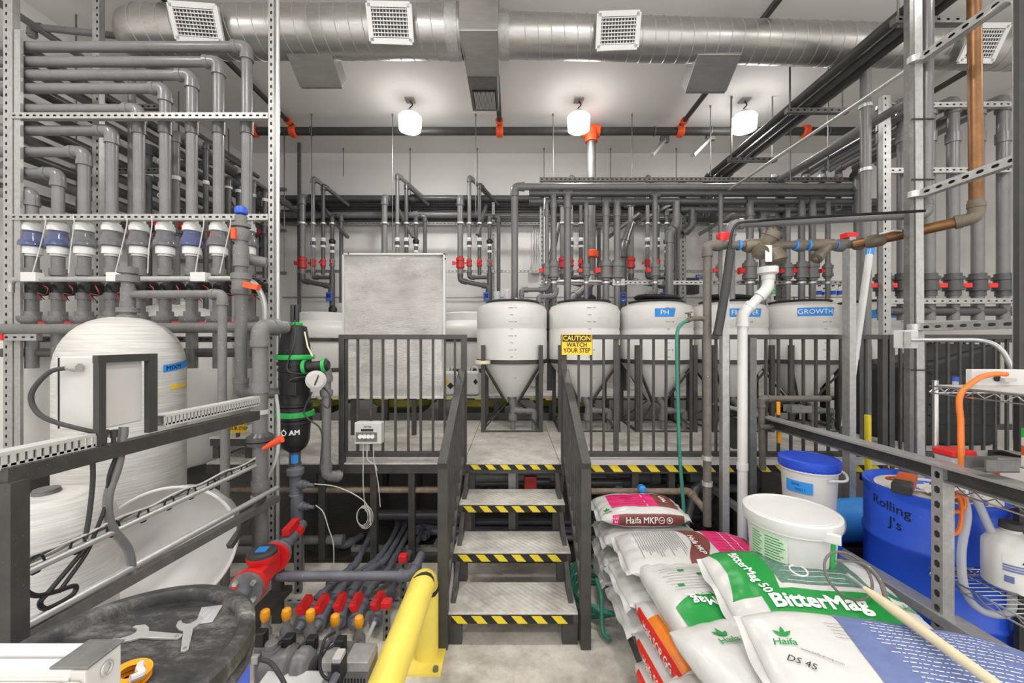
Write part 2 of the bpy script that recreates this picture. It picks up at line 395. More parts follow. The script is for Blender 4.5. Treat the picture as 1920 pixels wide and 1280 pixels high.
MB().turn((X_(934, 3.6), 3.6, 4.56), (1, 0, 0), [(0, .185), (.1, .185)], 40).build('collar', 'galv', dr)
t = thing('duct_box', P(897, 60, 3.6), 'rectangular galvanised duct box joining the two round ducts', 'duct')
x0, x1 = X_(864, 3.4), X_(934, 3.4)
mb = MB(); mb.box(x0, x1, 3.28, 3.85, 4.36, 4.98); mb.build('plenum', 'duct', t, .006)
mb = MB(); x2, x3 = X_(876, 3.75), X_(931, 3.75)
mb.box(x2-.02, x3, 3.84, 4.5, 4.40, 4.74); mb.build('outlet_neck', 'galv_dark', t, .005)
mb = MB(); mb.box(x2+.01, x3-.02, 4.12, 4.42, 4.385, 4.4); f_ = mb.build('register_frame', 'black_clean', t)
for k in range(16):
    x = x2+.03+(x3-x2-.07)*k/15; MB().box(x-.004, x+.004, 4.13, 4.41, 4.37, 4.39).build('louver', 'galv_bright', f_)
# registers on the ducts: white grilles on sheet-metal boots
def register(i, uc, vc, w, h, Yd, zd, rd, tilt, roll, label):
    x = X_(uc, Yd-.25); t = thing('air_register', (x, Yd-.2, zd), label, 'air register')
    n = V((0, -math.cos(tilt), -math.sin(tilt))); up = V((0, -math.sin(tilt), math.cos(tilt))); rt = V((1, 0, 0))
    rt = (rt*math.cos(roll)+up*math.sin(roll)).normalized(); up = n.cross(rt)*-1 if n.cross(rt).z < 0 else n.cross(rt)
    c = V((x, Yd, zd))+n*(rd+.06)
    MB().obox(c-n*.09, rt*w*.5, up*h*.5, n*.085).build('boot', 'duct', t)
    for a, b, sx, sy in ((0, 1, w*.56, .02), (0, -1, w*.56, .02), (1, 0, .02, h*.56), (-1, 0, .02, h*.56)):
        MB().obox(c+rt*a*w*.54+up*b*h*.54, rt*sx, up*sy, n*.012).build('frame', 'white', t)
    MB().obox(c-n*.006, rt*w*.5, up*h*.5, n*.002).build('backing', 'black_clean', t)
    for k in range(8):
        MB().obox(c+up*h*(k-3.5)/8.5, rt*w*.5, up*.0035, n*.008).build('louver', 'white', t)
    for k in range(11):
        MB().obox(c+rt*w*(k-5)/11.5-n*.004, rt*.0028, up*h*.5, n*.004).build('louver', 'white', t)
register(0, 366, 45, .34, .22, yl, zl, .2, .42, -.06, 'white ceiling air grille at the bend end of the fat duct')
register(1, 731, 46, .31, .23, yl, zl, .2, .42, -.02, 'white air grille near the middle of the fat duct')
register(2, 1161, 58, .31, .22, 3.63, 4.56, .17, .42, .03, 'white air grille on the narrower duct beside the box')
register(3, 1856, 75, .27, .24, 3.8, 4.6, .17, .5, .0, 'white slatted air grille at the far end of the narrower duct')
for i, (u, Y, z) in enumerate(((592, yl, zl-.2), (1333, 3.68, 4.57-.18))):
    x = X_(u, Y+.1); t = thing('duct_outlet', (x, Y+.1, z), ['plain square outlet under the fat spiral duct', 'plain square outlet under the narrower spiral duct'][i], 'duct outlet')
    MB().obox((x, Y+.12, z), (.2, 0, 0), (0, .13, -.09), (0, .05, .07)).build('boot', 'duct', t, .004)
    MB().obox((x, Y+.10, z-.078), (.19, 0, 0), (0, .12, -.083), (0, .003, .004)).build('face_plate', 'galv_dark', t)
# sprinkler main under the ceiling
ys = 5.7; zs = Z_(246, ys)
t = thing('sprinkler_main', (X_(470, ys), ys, zs), 'thick black sprinkler main crossing under the ceiling', 'pipe')
MB().cyl((X_(470, ys), ys, zs), (X_(1640, ys), ys, zs), .056, n=18).build('pipe', 'iron', t)
for u in (477, 550, 937, 1275, 1510):
    x = X_(u, ys); MB().turn((x-.05, ys, zs), (1, 0, 0), [(0, .065), (.02, .085), (.08, .085), (.1, .065)], 16).build('coupling', 'orange_red', t)
for u in (584, 1037, 1227, 1332, 1552):
    x = X_(u, ys); MB().turn((x-.008, ys, zs), (1, 0, 0), [(0, .064), (.016, .064)], 16).build('pipe_hanger', 'galv_dark', t)
x = X_(1108, ys); t = thing('sprinkler_riser', (x, ys, 2.3), 'bare steel sprinkler riser below an orange pipe tee', 'pipe')
MB().cyl((x, ys-.03, 2.75), (x, ys-.03, zs-.1), .06, n=18).build('pipe', 'galv_dark', t)
mb = MB(); mb.cyl((x-.12, ys, zs), (x+.12, ys, zs), .088, n=18); mb.cyl((x, ys-.03, zs-.17), (x, ys-.03, zs), .088, n=18); mb.build('tee', 'orange_red', t)
mb = MB(); mb.turn((x, ys-.03, 2.98), (0, 0, 1), [(0, .06), (.02, .1), (.1, .1), (.12, .06)], 16); mb.build('coupling', 'orange_red', t)
pipe('sprinkler_drain', 'steel drain branch with orange coupling behind the drop pipes', [(x, ys-.05, 2.75), (x-.02, ys-.1, 2.62), (x-.35, ys-.35, 2.35), (x-.38, ys-.4, 2.3)], .055, 'galv_dark')
for i, (u, label) in enumerate(((550, 'black sprinkler branch running overhead beside the slotted rack'), (937, 'black sprinkler branch running overhead beside the duct box'), (1275, 'black sprinkler branch running overhead beyond the narrower duct'), (1640, 'black sprinkler branch running overhead beyond the copper pipe'))):
    x = X_(u, ys); t = thing('sprinkler_branch', (x, ys, zs+.06), label, 'pipe')
    MB().cyl((x, ys, zs+.07), (x, -1.5, zs+.09), .033, n=12).build('pipe', 'iron', t)
    MB().turn((x, ys-.12, zs+.07), (0, -1, 0), [(0, .05), (.05, .05)], 12).build('coupling', 'orange_red', t)
for i, (u, v, u2, v2) in enumerate(((1246, 262, 1222, 291), (1332, 258, 1299, 291))):
    t = thing('ceiling_brace', P(u2, v2, 5.75), ['slanted steel brace under the sprinkler main beyond the orange tee', 'slanted steel brace under the sprinkler main close to the bundle'][i], 'strut')
    MB().bar(P(u, v, 5.75), P(u2, v2, 5.2), .05, .04).build('channel', 'galv', t); MB().box(X_(u, 5.75)-.06, X_(u, 5.75)+.06, 5.72, 5.78, Z_(v+5, 5.75), Z_(v-6, 5.75)).build('bracket', 'galv_dark', t)
# threaded hanging rods
rods = [(584, 213, 520, 5.6), (644, 280, 330, 6.6), (736, 213, 470, 5.6), (769, 280, 420, 6.6), (892, 213, 400, 5.6), (895, 280, 420, 6.6), (1020, 280, 340, 6.6), (1037, 213, 330, 5.6), (1145, 280, 350, 6.6), (1185, 213, 340, 5.6), (1268, 280, 345, 6.6), (1332, 213, 330, 5.4), (1372, 180, 290, 5.2), (1482, 112, 340, 4.6), (1553, 112, 320, 4.6)]
for i, (u, v0, v1, Y) in enumerate(rods):
    t = thing('threaded_rod', P(u, v1, Y), ORD[i+1]+' thin steel hanging rod along the row, counted from the slotted rack', 'rod', 'ceiling hanging rods')
    MB().cyl(P(u, v1, Y), (X_(u, Y), Y, ZC), .006, n=6).build('rod', 'galv_dark', t)
    MB().cyl((X_(u, Y), Y, ZC-.03), (X_(u, Y), Y, ZC), .012, n=8).build('anchor', 'galv_dark', t)
# conduit and trim line on the far wall
one_pipe('wall_conduit', 'thin grey conduit running low along the far wall', [P(530, 557, 6.72), P(1560, 557, 6.72)], .012, 'galv', 'conduit')
mb = MB(); mb.box(XL, XR, YF-.012, YF, Z_(433, 6.76), Z_(425, 6.76)); struct(mb.build('trim_1', 'wall'))
# ---------------------------------------------------------------- far-wall pipe bundle
for i, (v, rr, m, Y, ua, ub) in enumerate([(372, 6, 'pvc_dark', 6.45, 520, 1330), (381, 4.5, 'pvc_dark', 6.6, 528, 1650), (386, 3.2, 'iron', 6.62, 560, 1650), (391, 3.2, 'iron', 6.64, 560, 1650), (396, 3.2, 'pvc_dark', 6.66, 528, 1650), (403, 5.5, 'pvc', 6.5, 525, 900), (409, 4, 'pvc_dark', 6.6, 525, 1650), (414, 4, 'iron', 6.6, 525, 1560)]):
    t = thing('bundle_run', P(ua, v, Y), ORD[i+1]+' grey pipe from the top of the bundle along the far wall', 'pipe', 'pipes along the far wall')
    MB().cyl(P(ua, v, Y), P(ub, v, Y), rr*Y/F, n=10).build('pipe', m, t)
    for u in range(ua+60, ub, 190):
        a = P(u, v, Y); MB().turn(a, (1, 0, 0), [(0, rr*Y/F*1.3), (.08, rr*Y/F*1.3)], 10).build('coupling', m, t)
t = thing('long_strut', P(560, 420, 6.35), 'long slotted steel strut under the far wall pipe bundle', 'strut')
MB().slot(P(528, 419.5, 6.35), P(1330, 419.5, 6.35), .045, .04, (0, -1, 0), .06).build('channel', 'galv_dark', t)
t = thing('long_strut', P(560, 508, 6.35), 'long slotted steel strut carrying the dosing manifold valves', 'strut')
MB().slot(P(557, 508.5, 6.35), P(1410, 508.5, 6.35), .045, .04, (0, -1, 0), .06).build('channel', 'galv', t)
for i, (u, v0, v1) in enumerate(((561, 213, 600), (925, 380, 560), (1332, 420, 560))):
    t = thing('slotted_post', P(u, v1, 6.42), ['tall dark slotted post between ceiling and floor by the far wall', 'short slotted post beside the clear bottle on the tank', 'slotted post behind the hanging electrical box'][i], 'strut')
    MB().slot(P(u, 760 if i == 0 else v1, 6.42), P(u, v0, 6.42), .045, .04, (0, -1, 0), .055).build('channel', 'galv_dark' if i == 0 else 'galv', t)
# dosing manifolds: four risers with red valves each, white check valves on the middle two
def manifold(idx, us, tops, label, Y=6.2, ctl=True):
    s = Y/F; t = thing('dosing_manifold', P(us[3], 640, Y), label, 'pipe manifold', 'dosing manifolds at the far wall')
    rad = [5.5*s, 3.6*s, 3.6*s, 3.6*s]
    back = [(0, .3, 0), (.35, .3, -.26), (.28, .3, -.22), (.14, 0, 0)]
    for k in range(4):
        p = [P(us[k], 515, Y), P(us[k], tops[k], Y), P(us[k], tops[k], Y)+V(back[k])]
        if k == 3: p.append(p[-1]+V((0, 0, -1.35)))
        pipe('x', '', p, rad[k], 'pvc' if k < 2 else 'pvc_dark', parent=t)
        ball_valve(t, P(us[k], 493, Y), (0, 0, 1), rad[k]*.82, 'red_dark' if k != 3 else 'pvc', 'red', ((-1, 0, 0), (-1, 0, 0), (-.3, -1, 0), (.4, -1, 0))[k], hl=rad[k]*1.5, name='red_valve')
        MB().turn(P(us[k], 419, Y)-V((0, 0, .012)), (0, 0, 1), [(0, rad[k]*1.5), (.024, rad[k]*1.5)], 10).build('pipe_clamp', 'galv_bright', t)
    for k in (1, 2):
        c = P(us[k], 455, Y); mb = MB(); mb.turn(c-V((0, 0, 9*s)), (0, 0, 1), [(0, 4.5*s), (4*s, 5*s), (4*s, 3.6*s), (14*s, 4.8*s), (14*s, 5.2*s), (18*s, 4.6*s)], 14, smooth=False); mb.build('check_valve', 'white', t)
        mb = MB(); mb.turn(c-V((0, 0, 5*s)), (0, 0, 1), [(0, 5*s), (8*s, 4.4*s)], 14); mb.build('sight_glass', 'clear_dark', t)
    c = P(us[3], 453, Y); MB().turn(c-V((0, 0, .04)), (0, 0, 1), [(0, .03), (.02, .05), (.06, .05), (.08, .03)], 12).build('flow_sensor', 'black', t)
    for v in (462, 474): MB().turn(P(us[3], v, Y), (0, 0, 1), [(0, rad[3]*1.25), (.035, rad[3]*1.25)], 12).build('label_ring', 'white', t)
    pipe('x', '', [P(us[0], 512, Y), P(us[0], 526, Y), P(us[3]-2, 537, Y), P(us[3]-2, 545, Y)], rad[0]*.8, 'pvc_dark', parent=t)
    pipe('x', '', [P(us[1], 512, Y), P(us[1], 520, Y), P(us[3], 520, Y)], rad[1], 'pvc_dark', parent=t)
    MB().tube([P(us[3], 512, Y), P(us[3], 700, Y)], 5*s, 12).build('main_pipe', 'pvc_dark', t)
    if ctl:
        bx = MB(); c = P(us[3]-6, 556, Y-.07); bx.obox(c, (.045, 0, 0), (0, .02, 0), (0, 0, .068)); o = bx.build('meter_box', 'blue_box', t, .006)
        MB().obox(c+V((0, -.021, .012)), (.028, 0, 0), (0, .002, 0), (0, 0, .03)).build('meter_screen', 'ink', o)
        MB().turn(P(us[3]+1, 580, Y-.02)-V((0, 0, .06)), (0, 0, 1), [(0, .03), (.03, .062), (.08, .062), (.12, .03)], 14).build('pump_head', 'black', t)
        ball_valve(t, P(us[3], 608, Y), (0, 0, 1), 4*s, 'red_dark', 'red', (1, -.4, 0), name='red_valve')
manifold(0, (567, 587, 606, 623), (368, 333, 347, 405), 'dosing manifold between the slotted posts and the foil board')
manifold(1, (721, 745, 762, 780), (369, 327, 345, 406), 'dosing manifold half hidden behind the foil board', ctl=False)
manifold(2, (863, 880, 899, 918), (370, 331, 345, 407), 'dosing manifold just past the foil board above the first cone tank')
manifold(3, (1055, 1071, 1089, 1106), (372, 330, 372, 420), 'dosing manifold behind the drop pipes beside the orange coupling')
manifold(4, (1183, 1214, 1233, 1250), (372, 330, 372, 395), 'dosing manifold behind the drop pipes above the PH tank')
for i, (u, v, u2, v2) in enumerate(((592, 372, 652, 445), (735, 372, 775, 445), (912, 385, 895, 440), (1190, 420, 1280, 372), (1140, 445, 1200, 400), (1310, 440, 1400, 385))):
    t = thing('strut_bracket', P(u, v, 6.3), ORD[i+1]+' short diagonal steel brace at the far pipe bundle, counted from the tall dark post', 'strut', 'diagonal braces at the far wall')
    MB().bar(P(u, v, 6.5), P(u2, v2, 6.1), .05, .04).build('channel', 'galv_dark', t)
# ---------------------------------------------------------------- raised platform, stairs, railings
ZD = .815; YD = 3.226; YDB = 4.97
XS = .39                                   # half width of the stairs
def hazard(parent, x0, x1, y, z0, z1, p=.115):
    """black tape with slanting yellow bars, on a face that looks towards -y"""
    mb = MB(); mb.cur = 0; mb.box(x0, x1, y-.003, y, z0, z1); mb.cur = 1; x = x0; h = z1-z0
    while x+p*.55 < x1:
        a, b = x, x+p*.5; mb.add([(a, y-.0045, z1), (b, y-.0045, z1), (min(b+h*.9, x1), y-.0045, z0), (min(a+h*.9, x1), y-.0045, z0)], [(3, 2, 1, 0)]); x += p
    return mb.build('hazard_tape', ['ink', 'yellow_tape'], parent)
t = thing('raised_platform', (0, YD, ZD), 'long raised steel platform with worn chequer plate top', 'platform')
xs = [-2.48, -2.0, -1.4, -XS, XS, 1.4, 2.4, 3.4, 4.6]
for i in range(len(xs)-1):
    MB().box(xs[i]+.002, xs[i+1]-.002, YD, YDB, ZD-.012, ZD).build('deck_plate', 'plate', t, .002)
MB().box(-2.48, 4.6, YD+.004, YD+.06, ZD-.085, ZD-.012).build('edge_beam', 'black_steel', t)
MB().box(-2.48, 4.6, YDB-.06, YDB, ZD-.085, ZD-.012).build('edge_beam', 'black_steel', t)
hazard(t, X_(1105, YD), 3.2, YD+.002, ZD-.07, ZD-.014, .15)
hazard(t, X_(881, YD), X_(1051, YD), YD+.002, ZD-.052, ZD-.012, .12)
MB().box(XS+.05, 4.6, YD-.012, YD+.02, ZD-.012, ZD+.03).build('kick_plate', 'grey_light', t)
for u in (412, 600, 698, 770, 884, 966, 1051, 1193, 1262, 1420, 1560, 1660):
    for y in (YD+.05, YDB-.08):
        x = X_(u, YD); MB().box(x-.026, x+.026, y-.026, y+.026, 0, ZD-.085).build('post', 'black_steel', t)
t = thing('platform_step', (X_(470, 3.35), 3.4, ZD), 'low chequer plate step beside the fibreglass tank', 'platform')
MB().box(X_(392, 3.35), X_(505, 3.35), 3.35, 3.95, .98, .992).build('deck_plate', 'plate', t)
MB().box(X_(393, 3.35), X_(504, 3.35), 3.355, 3.94, .92, .98).build('edge_beam', 'black_steel', t)
for u in (397, 458): MB().box(X_(u, 3.35), X_(u, 3.35)+.05, 3.36, 3.41, ZD, .92).build('post', 'black_steel', t)
# rear platform behind the cone tanks, with yellow spill basins beneath its edge
t = thing('rear_platform', (0, 5.0, 0), 'higher rear platform with taped edge behind the cone tanks', 'platform')
MB().box(-2.6, 4.9, 5.02, 6.6, 1.085, 1.115).build('deck_plate', 'plate', t)
MB().box(-2.6, 4.9, 5.03, 5.1, 1.06, 1.085).build('edge_beam', 'black_steel', t)
hazard(t, -2.5, -.3, 5.026, 1.07, 1.115, .2)
hazard(t, .2, 1.0, 5.026, 1.06, 1.1, .2)
for x in (-2.4, -1.6, -.9, -.2, .5, 1.2, 2.0, 2.8, 3.6): MB().box(x-.03, x+.03, 5.03, 5.09, 0, 1.06).build('post', 'black_steel', t)
for i, u in enumerate((590, 755, 905, 1060, 1420, 1690)):
    x = X_(u, 5.4); b = MB(); b.turn((x, 5.56, .93), (0, 0, 1), [(0, .38), (.03, .43), (.12, .45), (.12, .43)], 36)
    tag(b.build('spill_basin', 'basin_yellow'), ORD[i+1]+' round yellow spill basin under the rear platform, counted from the filter end', 'basin', 'yellow spill basins')
    b = MB(); b.box(x-.3, x+.3, 5.25, 5.75, .86, .93); 
    tag(b.build('basin_stand', 'black'), ORD[i+1]+' black low stand under a yellow spill basin, counted from the filter end', 'stand', 'basin stands')
# stairs
st = thing('metal_stairs', (0, 2.35, 0), 'black steel stairs with three worn chequer plate treads', 'stairs')
tr = [(2.347, 2.65, .2), (2.637, 2.93, .405), (2.92, 3.215, .61)]
for (y0, y1, z) in tr:
    td = MB().box(-XS, XS, y0, y1, z-.012, z).build('tread', 'plate', st, .003)
    MB().box(-XS, XS, y0, y0+.02, z-.062, z-.012).build('nosing', 'black_steel', td)
    hazard(td, -XS+.03, XS-.03, y0, z-.06, z-.014, .118)
    for x in (-XS+.045, XS-.045):
        MB().box(x-.045, x+.045, y0+.02, y0+.07, max(0, z-.205), z-.012).build('riser_post', 'black_steel', st)
    if z > .5: MB().box(-.025, .025, y0+.03, y0+.06, z-.2, z-.012).build('riser_post', 'black_steel', st)
for x in (-XS+.03, XS-.03):
    MB().bar((x, 2.4, .12), (x, 3.22, .71), .03, .09).build('stringer', 'black_steel', st)
    MB().box(x-.045, x+.045, 2.40, 2.46, 0, .19).build('foot', 'black_steel', st)
MB().box(-.03, .03, YD+.01, YD+.05, .6, ZD-.05).build('riser_post', 'galv_dark', st)
def stair_rail(x, label):
    t = thing('stair_railing', (x, 2.35, 0), label, 'railing')
    MB().box(x-.03, x+.03, 2.32, 2.38, 0, 1.08).build('post', 'black_steel', t, .004)
    MB().box(x-.025, x+.025, 3.2, 3.25, ZD, 1.56).build('post', 'black_steel', t, .004)
    MB().bar((x, 2.31, 1.075), (x, 3.24, 1.555), .055, .05).build('top_rail', 'black_steel', t, .004)
    MB().bar((x, 2.38, .26), (x, 3.22, .86), .04, .045).build('bottom_rail', 'black_steel', t)
    for k in range(8):
        y = 2.46+.092*k; MB().box(x-.009, x+.009, y-.009, y+.009, .28+(y-2.38)*.714, 1.05+(y-2.31)*.516).build('baluster', 'black_steel', t)
stair_rail(-.405, 'black stair railing next to the yellow guard rail')
stair_rail(.432, 'black stair railing next to the fertiliser bags')
def fence(ua, ub, posts, us, label, Y=YD+.02, thick=()):
    t = thing('platform_railing', P((ua+ub)/2, 868, Y), label, 'railing'); s = Y/F
    MB().box(X_(ua, Y), X_(ub, Y), Y-.022, Y+.022, Z_(636, Y), Z_(627, Y)).build('top_rail', 'black_steel', t, .003)
    MB().box(X_(ua, Y), X_(ub, Y), Y-.022, Y+.022, Z_(855, Y), Z_(846, Y)).build('bottom_rail', 'black_steel', t, .003)
    for u in posts: MB().box(X_(u, Y)-.022, X_(u, Y)+.022, Y-.024, Y+.024, ZD-.1, Z_(627, Y)).build('post', 'black_steel', t, .003)
    for u in us:
        k = .02 if u in thick else .009; MB().box(X_(u, Y)-k, X_(u, Y)+k, Y-.009, Y+.009, Z_(847, Y), Z_(635, Y)).build('baluster', 'black_steel', t)
    return t
fence(637, 873, (642, 870), (650, 671, 696, 718, 741.6, 765.7, 789, 812, 834, 853), 'black platform railing in front of the foil board')
fence(1053, 1662, (1057, 1655), [1085+23.4*k for k in range(24)], 'long black platform railing in front of the cone tanks', thick=(1085+23.4*3,))
fence(1668, 1925, (1668, 1922), [1688+22.2*k for k in range(11)], 'black platform railing behind the wire shelf')
# second railing at the far corner of the platform
t = thing('rear_railing', P(1760, 800, 4.4), 'farther black railing behind the black moulded bin', 'railing')
Y = 4.4
for v in (637, 800): MB().box(X_(1690, Y), X_(1915, Y), Y-.02, Y+.02, Z_(v+5, Y), Z_(v-5, Y)).build('rail', 'black_steel', t)
for k in range(14): x = X_(1696+16*k, Y); MB().box(x-.01, x+.01, Y-.01, Y+.01, Z_(800, Y), Z_(640, Y)).build('baluster', 'black_steel', t)
# caution signs
def sign(u0, u1, v0, v1, Y, lines, label, head=None):
    t = thing('caution_sign', P((u0+u1)/2, v1, Y), label, 'sign'); s = Y/F
    b = MB().box(X_(u0, Y), X_(u1, Y), Y-.004, Y, Z_(v1, Y), Z_(v0, Y)).build('plate', 'sign_yellow', t, .001)
    xc = X_((u0+u1)/2, Y)
    if head:
        MB().box(X_(u0+1.5, Y), X_(u1-1.5, Y), Y-.0055, Y-.004, Z_(v0+14.5, Y), Z_(v0+1.5, Y)).build('header_band', 'ink', t)
        text(t, head, 12.5*s, flat((xc, Y-.0065, Z_(v0+8.2, Y)), (1, 0, 0), (0, 0, 1)), 'sign_yellow', .02, .92)
    if not head: MB().box(xc-.012, xc+.012, Y, Y+.02, .99, Z_(v0, Y)).build('bracket', 'black_steel', t)
    for (sv, v, sz) in lines: text(t, sv, sz*s, flat((xc, Y-.0055, Z_(v, Y)), (1, 0, 0), (0, 0, 1)), 'ink', .02, .86)
sign(1053, 1110, 626, 665, YD-.03, [('WATCH', 646.5, 12), ('YOUR STEP', 657, 11.5)], 'yellow CAUTION WATCH YOUR STEP sign on the railing', 'CAUTION')
sign(427, 462, 782, 811, 3.36, [('WATCH', 793, 10), ('YOUR STEP', 803, 9.5)], 'small yellow WATCH YOUR STEP sign by the fibreglass tank')
# controller hung on the railing
Y = YD-.02; c = P(693, 810, Y-.03); t = thing('pump_controller', P(693, 832, Y), 'small grey controller with four buttons hung on the railing', 'controller'); s = Y/F
MB().box(c.x-25*s, c.x+25*s, c.y-.04, c.y+.03, c.z-20*s, c.z+20*s).build('case', 'cabinet', t, .008)
MB().box(c.x-22*s, c.x+17*s, c.y-.044, c.y-.04, c.z-15*s, c.z+2*s).build('keypad', 'galv_dark', t)
MB().box(c.x-12*s, c.x+10*s, c.y-.045, c.y-.04, c.z+4*s, c.z+8*s).build('display', 'ink', t)
text(t, 'PH MA', 4.5*s, flat((c.x, c.y-.045, c.z+12*s), (1, 0, 0), (0, 0, 1)), 'ink_grey')
for k in range(4):
    x = c.x+(-13.5+7.5*k)*s
    b = MB(); b.turn((x, c.y-.044, c.z-5.5*s), (0, -1, 0), [(0, 3.8*s), (.006, 3.8*s), (.006, 2.8*s), (.003, 2.8*s)], 18); b.build('button', 'ink_white', t)
for k, (du, v1, b_) in enumerate(((-12, 958, 0), (-4, 882, 14), (8, 950, 8))):
    one_pipe('cable', '', smooth_path([P(693+du, 829, Y-.04), P(693+du, 860, Y-.05), P(693+du+b_, (860+v1)/2, Y-.05), P(693+du+b_+4, v1, Y-.05)], 5), .004, 'grey_light', parent=t)
b = MB(); c = P(682, 965, Y-.05)
for k in range(4): b.tube([c+V((math.cos(a*PI/8)*(.045+.006*k), .02*k-.03, math.sin(a*PI/8)*(.07+.008*k)-.01*k)) for a in range(17)], .004, 6)
tag(b.build('cable_coil', 'grey_light'), 'loose coil of grey cable hanging under the pump controller', 'cable')
# foil-faced board in a white frame on two legs
Y = 4.2; t = thing('foil_board', P(740, 790, Y), 'tall foil-faced board in a white frame behind the railing', 'board')
MB().grid(lambda a, b: V((X_(647+187*a, Y), Y-.03+.032*noise.noise(V((a*1.3, b*2.6, 3)))+.006*noise.noise(V((a*6, b*24, 5)))+.002*noise.noise(V((a*30, b*60, 9))), Z_(743-264*b, Y))), 50, 90).build('foil_sheet', 'foil', t)
MB().box(X_(646, Y), X_(835, Y), Y+.008, Y+.035, Z_(744, Y), Z_(478, Y)).build('backing', 'white', t)
for (a, b, c_, d) in ((645, 836, 476, 479.5), (645, 836, 742, 746), (645, 648, 476, 746), (832, 836, 476, 746)):
    MB().box(X_(a, Y), X_(b, Y), Y-.05, Y+.01, Z_(d, Y), Z_(c_, Y)).build('frame', 'white', t, .003)
for (u, v) in ((653, 475), (829, 479), (835, 485)): MB().cyl(P(u, v, Y-.06), P(u, v, Y-.04), .008, n=8).build('screw', 'ink', t)
for u in (662, 776): MB().box(X_(u, Y)-.022, X_(u, Y)+.022, Y-.01, Y+.03, ZD, Z_(746, Y)).build('leg', 'black_steel', t)
# ---------------------------------------------------------------- cone-bottom tanks on steel stands
def cone_tank(i, x, y, label, lidkind, tape=None, band_marker=False, clear=False):
    R = .405; t = thing('cone_tank', (x, y, ZD), label, 'tank', 'white cone bottom tanks')
    b = MB(); b.turn((x, y, 1.10), (0, 0, 1), [(0, .05), (0, .08), (.46, R-.01), (.5, R), (.5, R+.004), (.82, R+.004), (.83, R-.002), (.85, R-.002), (.86, R+.004), (1.05, R+.002), (1.1, R-.02), (1.13, R-.09), (1.15, .28)], 56)
    b.build('tank_shell', 'tank_white', t)
    b = MB(); b.turn((x, y, 2.245), (0, 0, 1), [(0, .30), (.012, .315), (.022, .30), (.03, .18), (.032, .01)], 40); b.build('lid', 'black', t)
    if lidkind == 1:
        b = MB(); b.turn((x+.02, y, 2.285), (.06, -.02, 1), [(0, .22), (0, .26), (.02, .27), (.03, .26), (.045, .235), (.055, .02)], 40); part(b.build('spare_lid', 'black', t), 'second black lid laid on top')
    b = MB(); b.turn((x, y, 1.555), (0, 0, 1), [(0, R+.008), (.045, R+.008), (.045, R), (0, R)], 56, False, False); b.build('band', 'black_steel', t)
    # stand: four corner posts, braces, foot frame
    hx = .315
    for sx in (-1, 1):
        for sy in (-1, 1):
            px, py = x+sx*hx, y+sy*hx; MB().box(px-.022, px+.022, py-.022, py+.022, ZD, 1.76 if sy < 0 else 1.6).build('leg', 'black_steel', t)
            MB().bar((px, py, 1.56), (x+sx*.07, y+sy*.09, 1.1), .022, .022).build('brace', 'black_steel', t)
            MB().bar((px, py, ZD+.02), (x+sx*.07, y+sy*.09, 1.09), .012, .012).build('tie_rod', 'black_steel', t)
    for s_ in (-1, 1):
        MB().box(x-hx, x+hx, y+s_*hx-.018, y+s_*hx+.018, ZD, ZD+.012).build('foot_bar', 'black_steel', t)
        MB().box(x+s_*hx-.018, x+s_*hx+.018, y-hx, y+hx, ZD, ZD+.012).build('foot_bar', 'black_steel', t)
    # outlet
    b = MB(); b.turn((x, y-.1, 1.14), (0, -.8, .25), [(0, .055), (.03, .055)], 16); b.build('outlet_flange', 'black', t)
    pipe('x', '', [(x, y-.11, 1.13), (x+.01, y-.2, 1.1), (x+.02, y-.2, 1.03), (x+.25, y-.2, 1.02), (x+.25, y-.2, ZD)], .03, 'pvc_dust', parent=t)
    b = MB(); b.turn((x+.01, y-.2, ZD), (0, 0, 1), [(0, .028), (.11, .028), (.11, .05), (.18, .05), (.18, .035), (.24, .035)], 14, smooth=False); b.build('drain_valve', 'pvc_dust', t)
    # printed volume marks
    b = MB(); rr = R+.0055
    for k in range(9):
        z = 2.16-.075*k
        a0 = -PI/2+math.atan2(-x, -y+0)*0+(.02 if i else .03)
        c = oncyl(x, y, rr, a0, z); n_ = .05 if k % 2 == 0 else .035
        b.add([c(-n_, -.003), c(0, -.003), c(0, .003), c(-n_, .003)], [(0, 1, 2, 3)])
    b.build('volume_marks', 'ink_grey', t)
    for k, sv in enumerate(('110', '100', '90', '80', '70', '60')):
        text(t, sv, .022, oncyl(x, y, rr, -PI/2+.09, 2.16-.15*k), 'ink_grey')
    b = MB(); c = oncyl(x, y, rr, -PI/2+.38, 2.02)
    for (a, d, e, f_) in ((-.07, .07, -.035, -.033), (-.07, .07, .033, .035), (-.07, -.068, -.035, .035), (.068, .07, -.035, .035)):
        b.add([c(a, e), c((a+d)/2, e), c(d, e), c(d, f_), c((a+d)/2, f_), c(a, f_)], [(0, 1, 4, 5), (1, 2, 3, 4)])
    b.build('embossed_plate', 'grey_light', t)
    if tape:
        sv, a0, z, w_ = tape; b = MB(); c = oncyl(x, y, R+.006, a0, z)
        b.grid(lambda p, q: c(-w_/2+w_*p+.02*q*(1 if p > .5 else 0), -.045+.09*q), 8, 2); b.build('blue_tape', 'blue_tape', t)
        c2 = oncyl(x, y, R+.0075, a0, z); text(t, sv, .075, lambda p, q: c2(p, q), 'ink_white', .0)
    return t
TY = 4.66
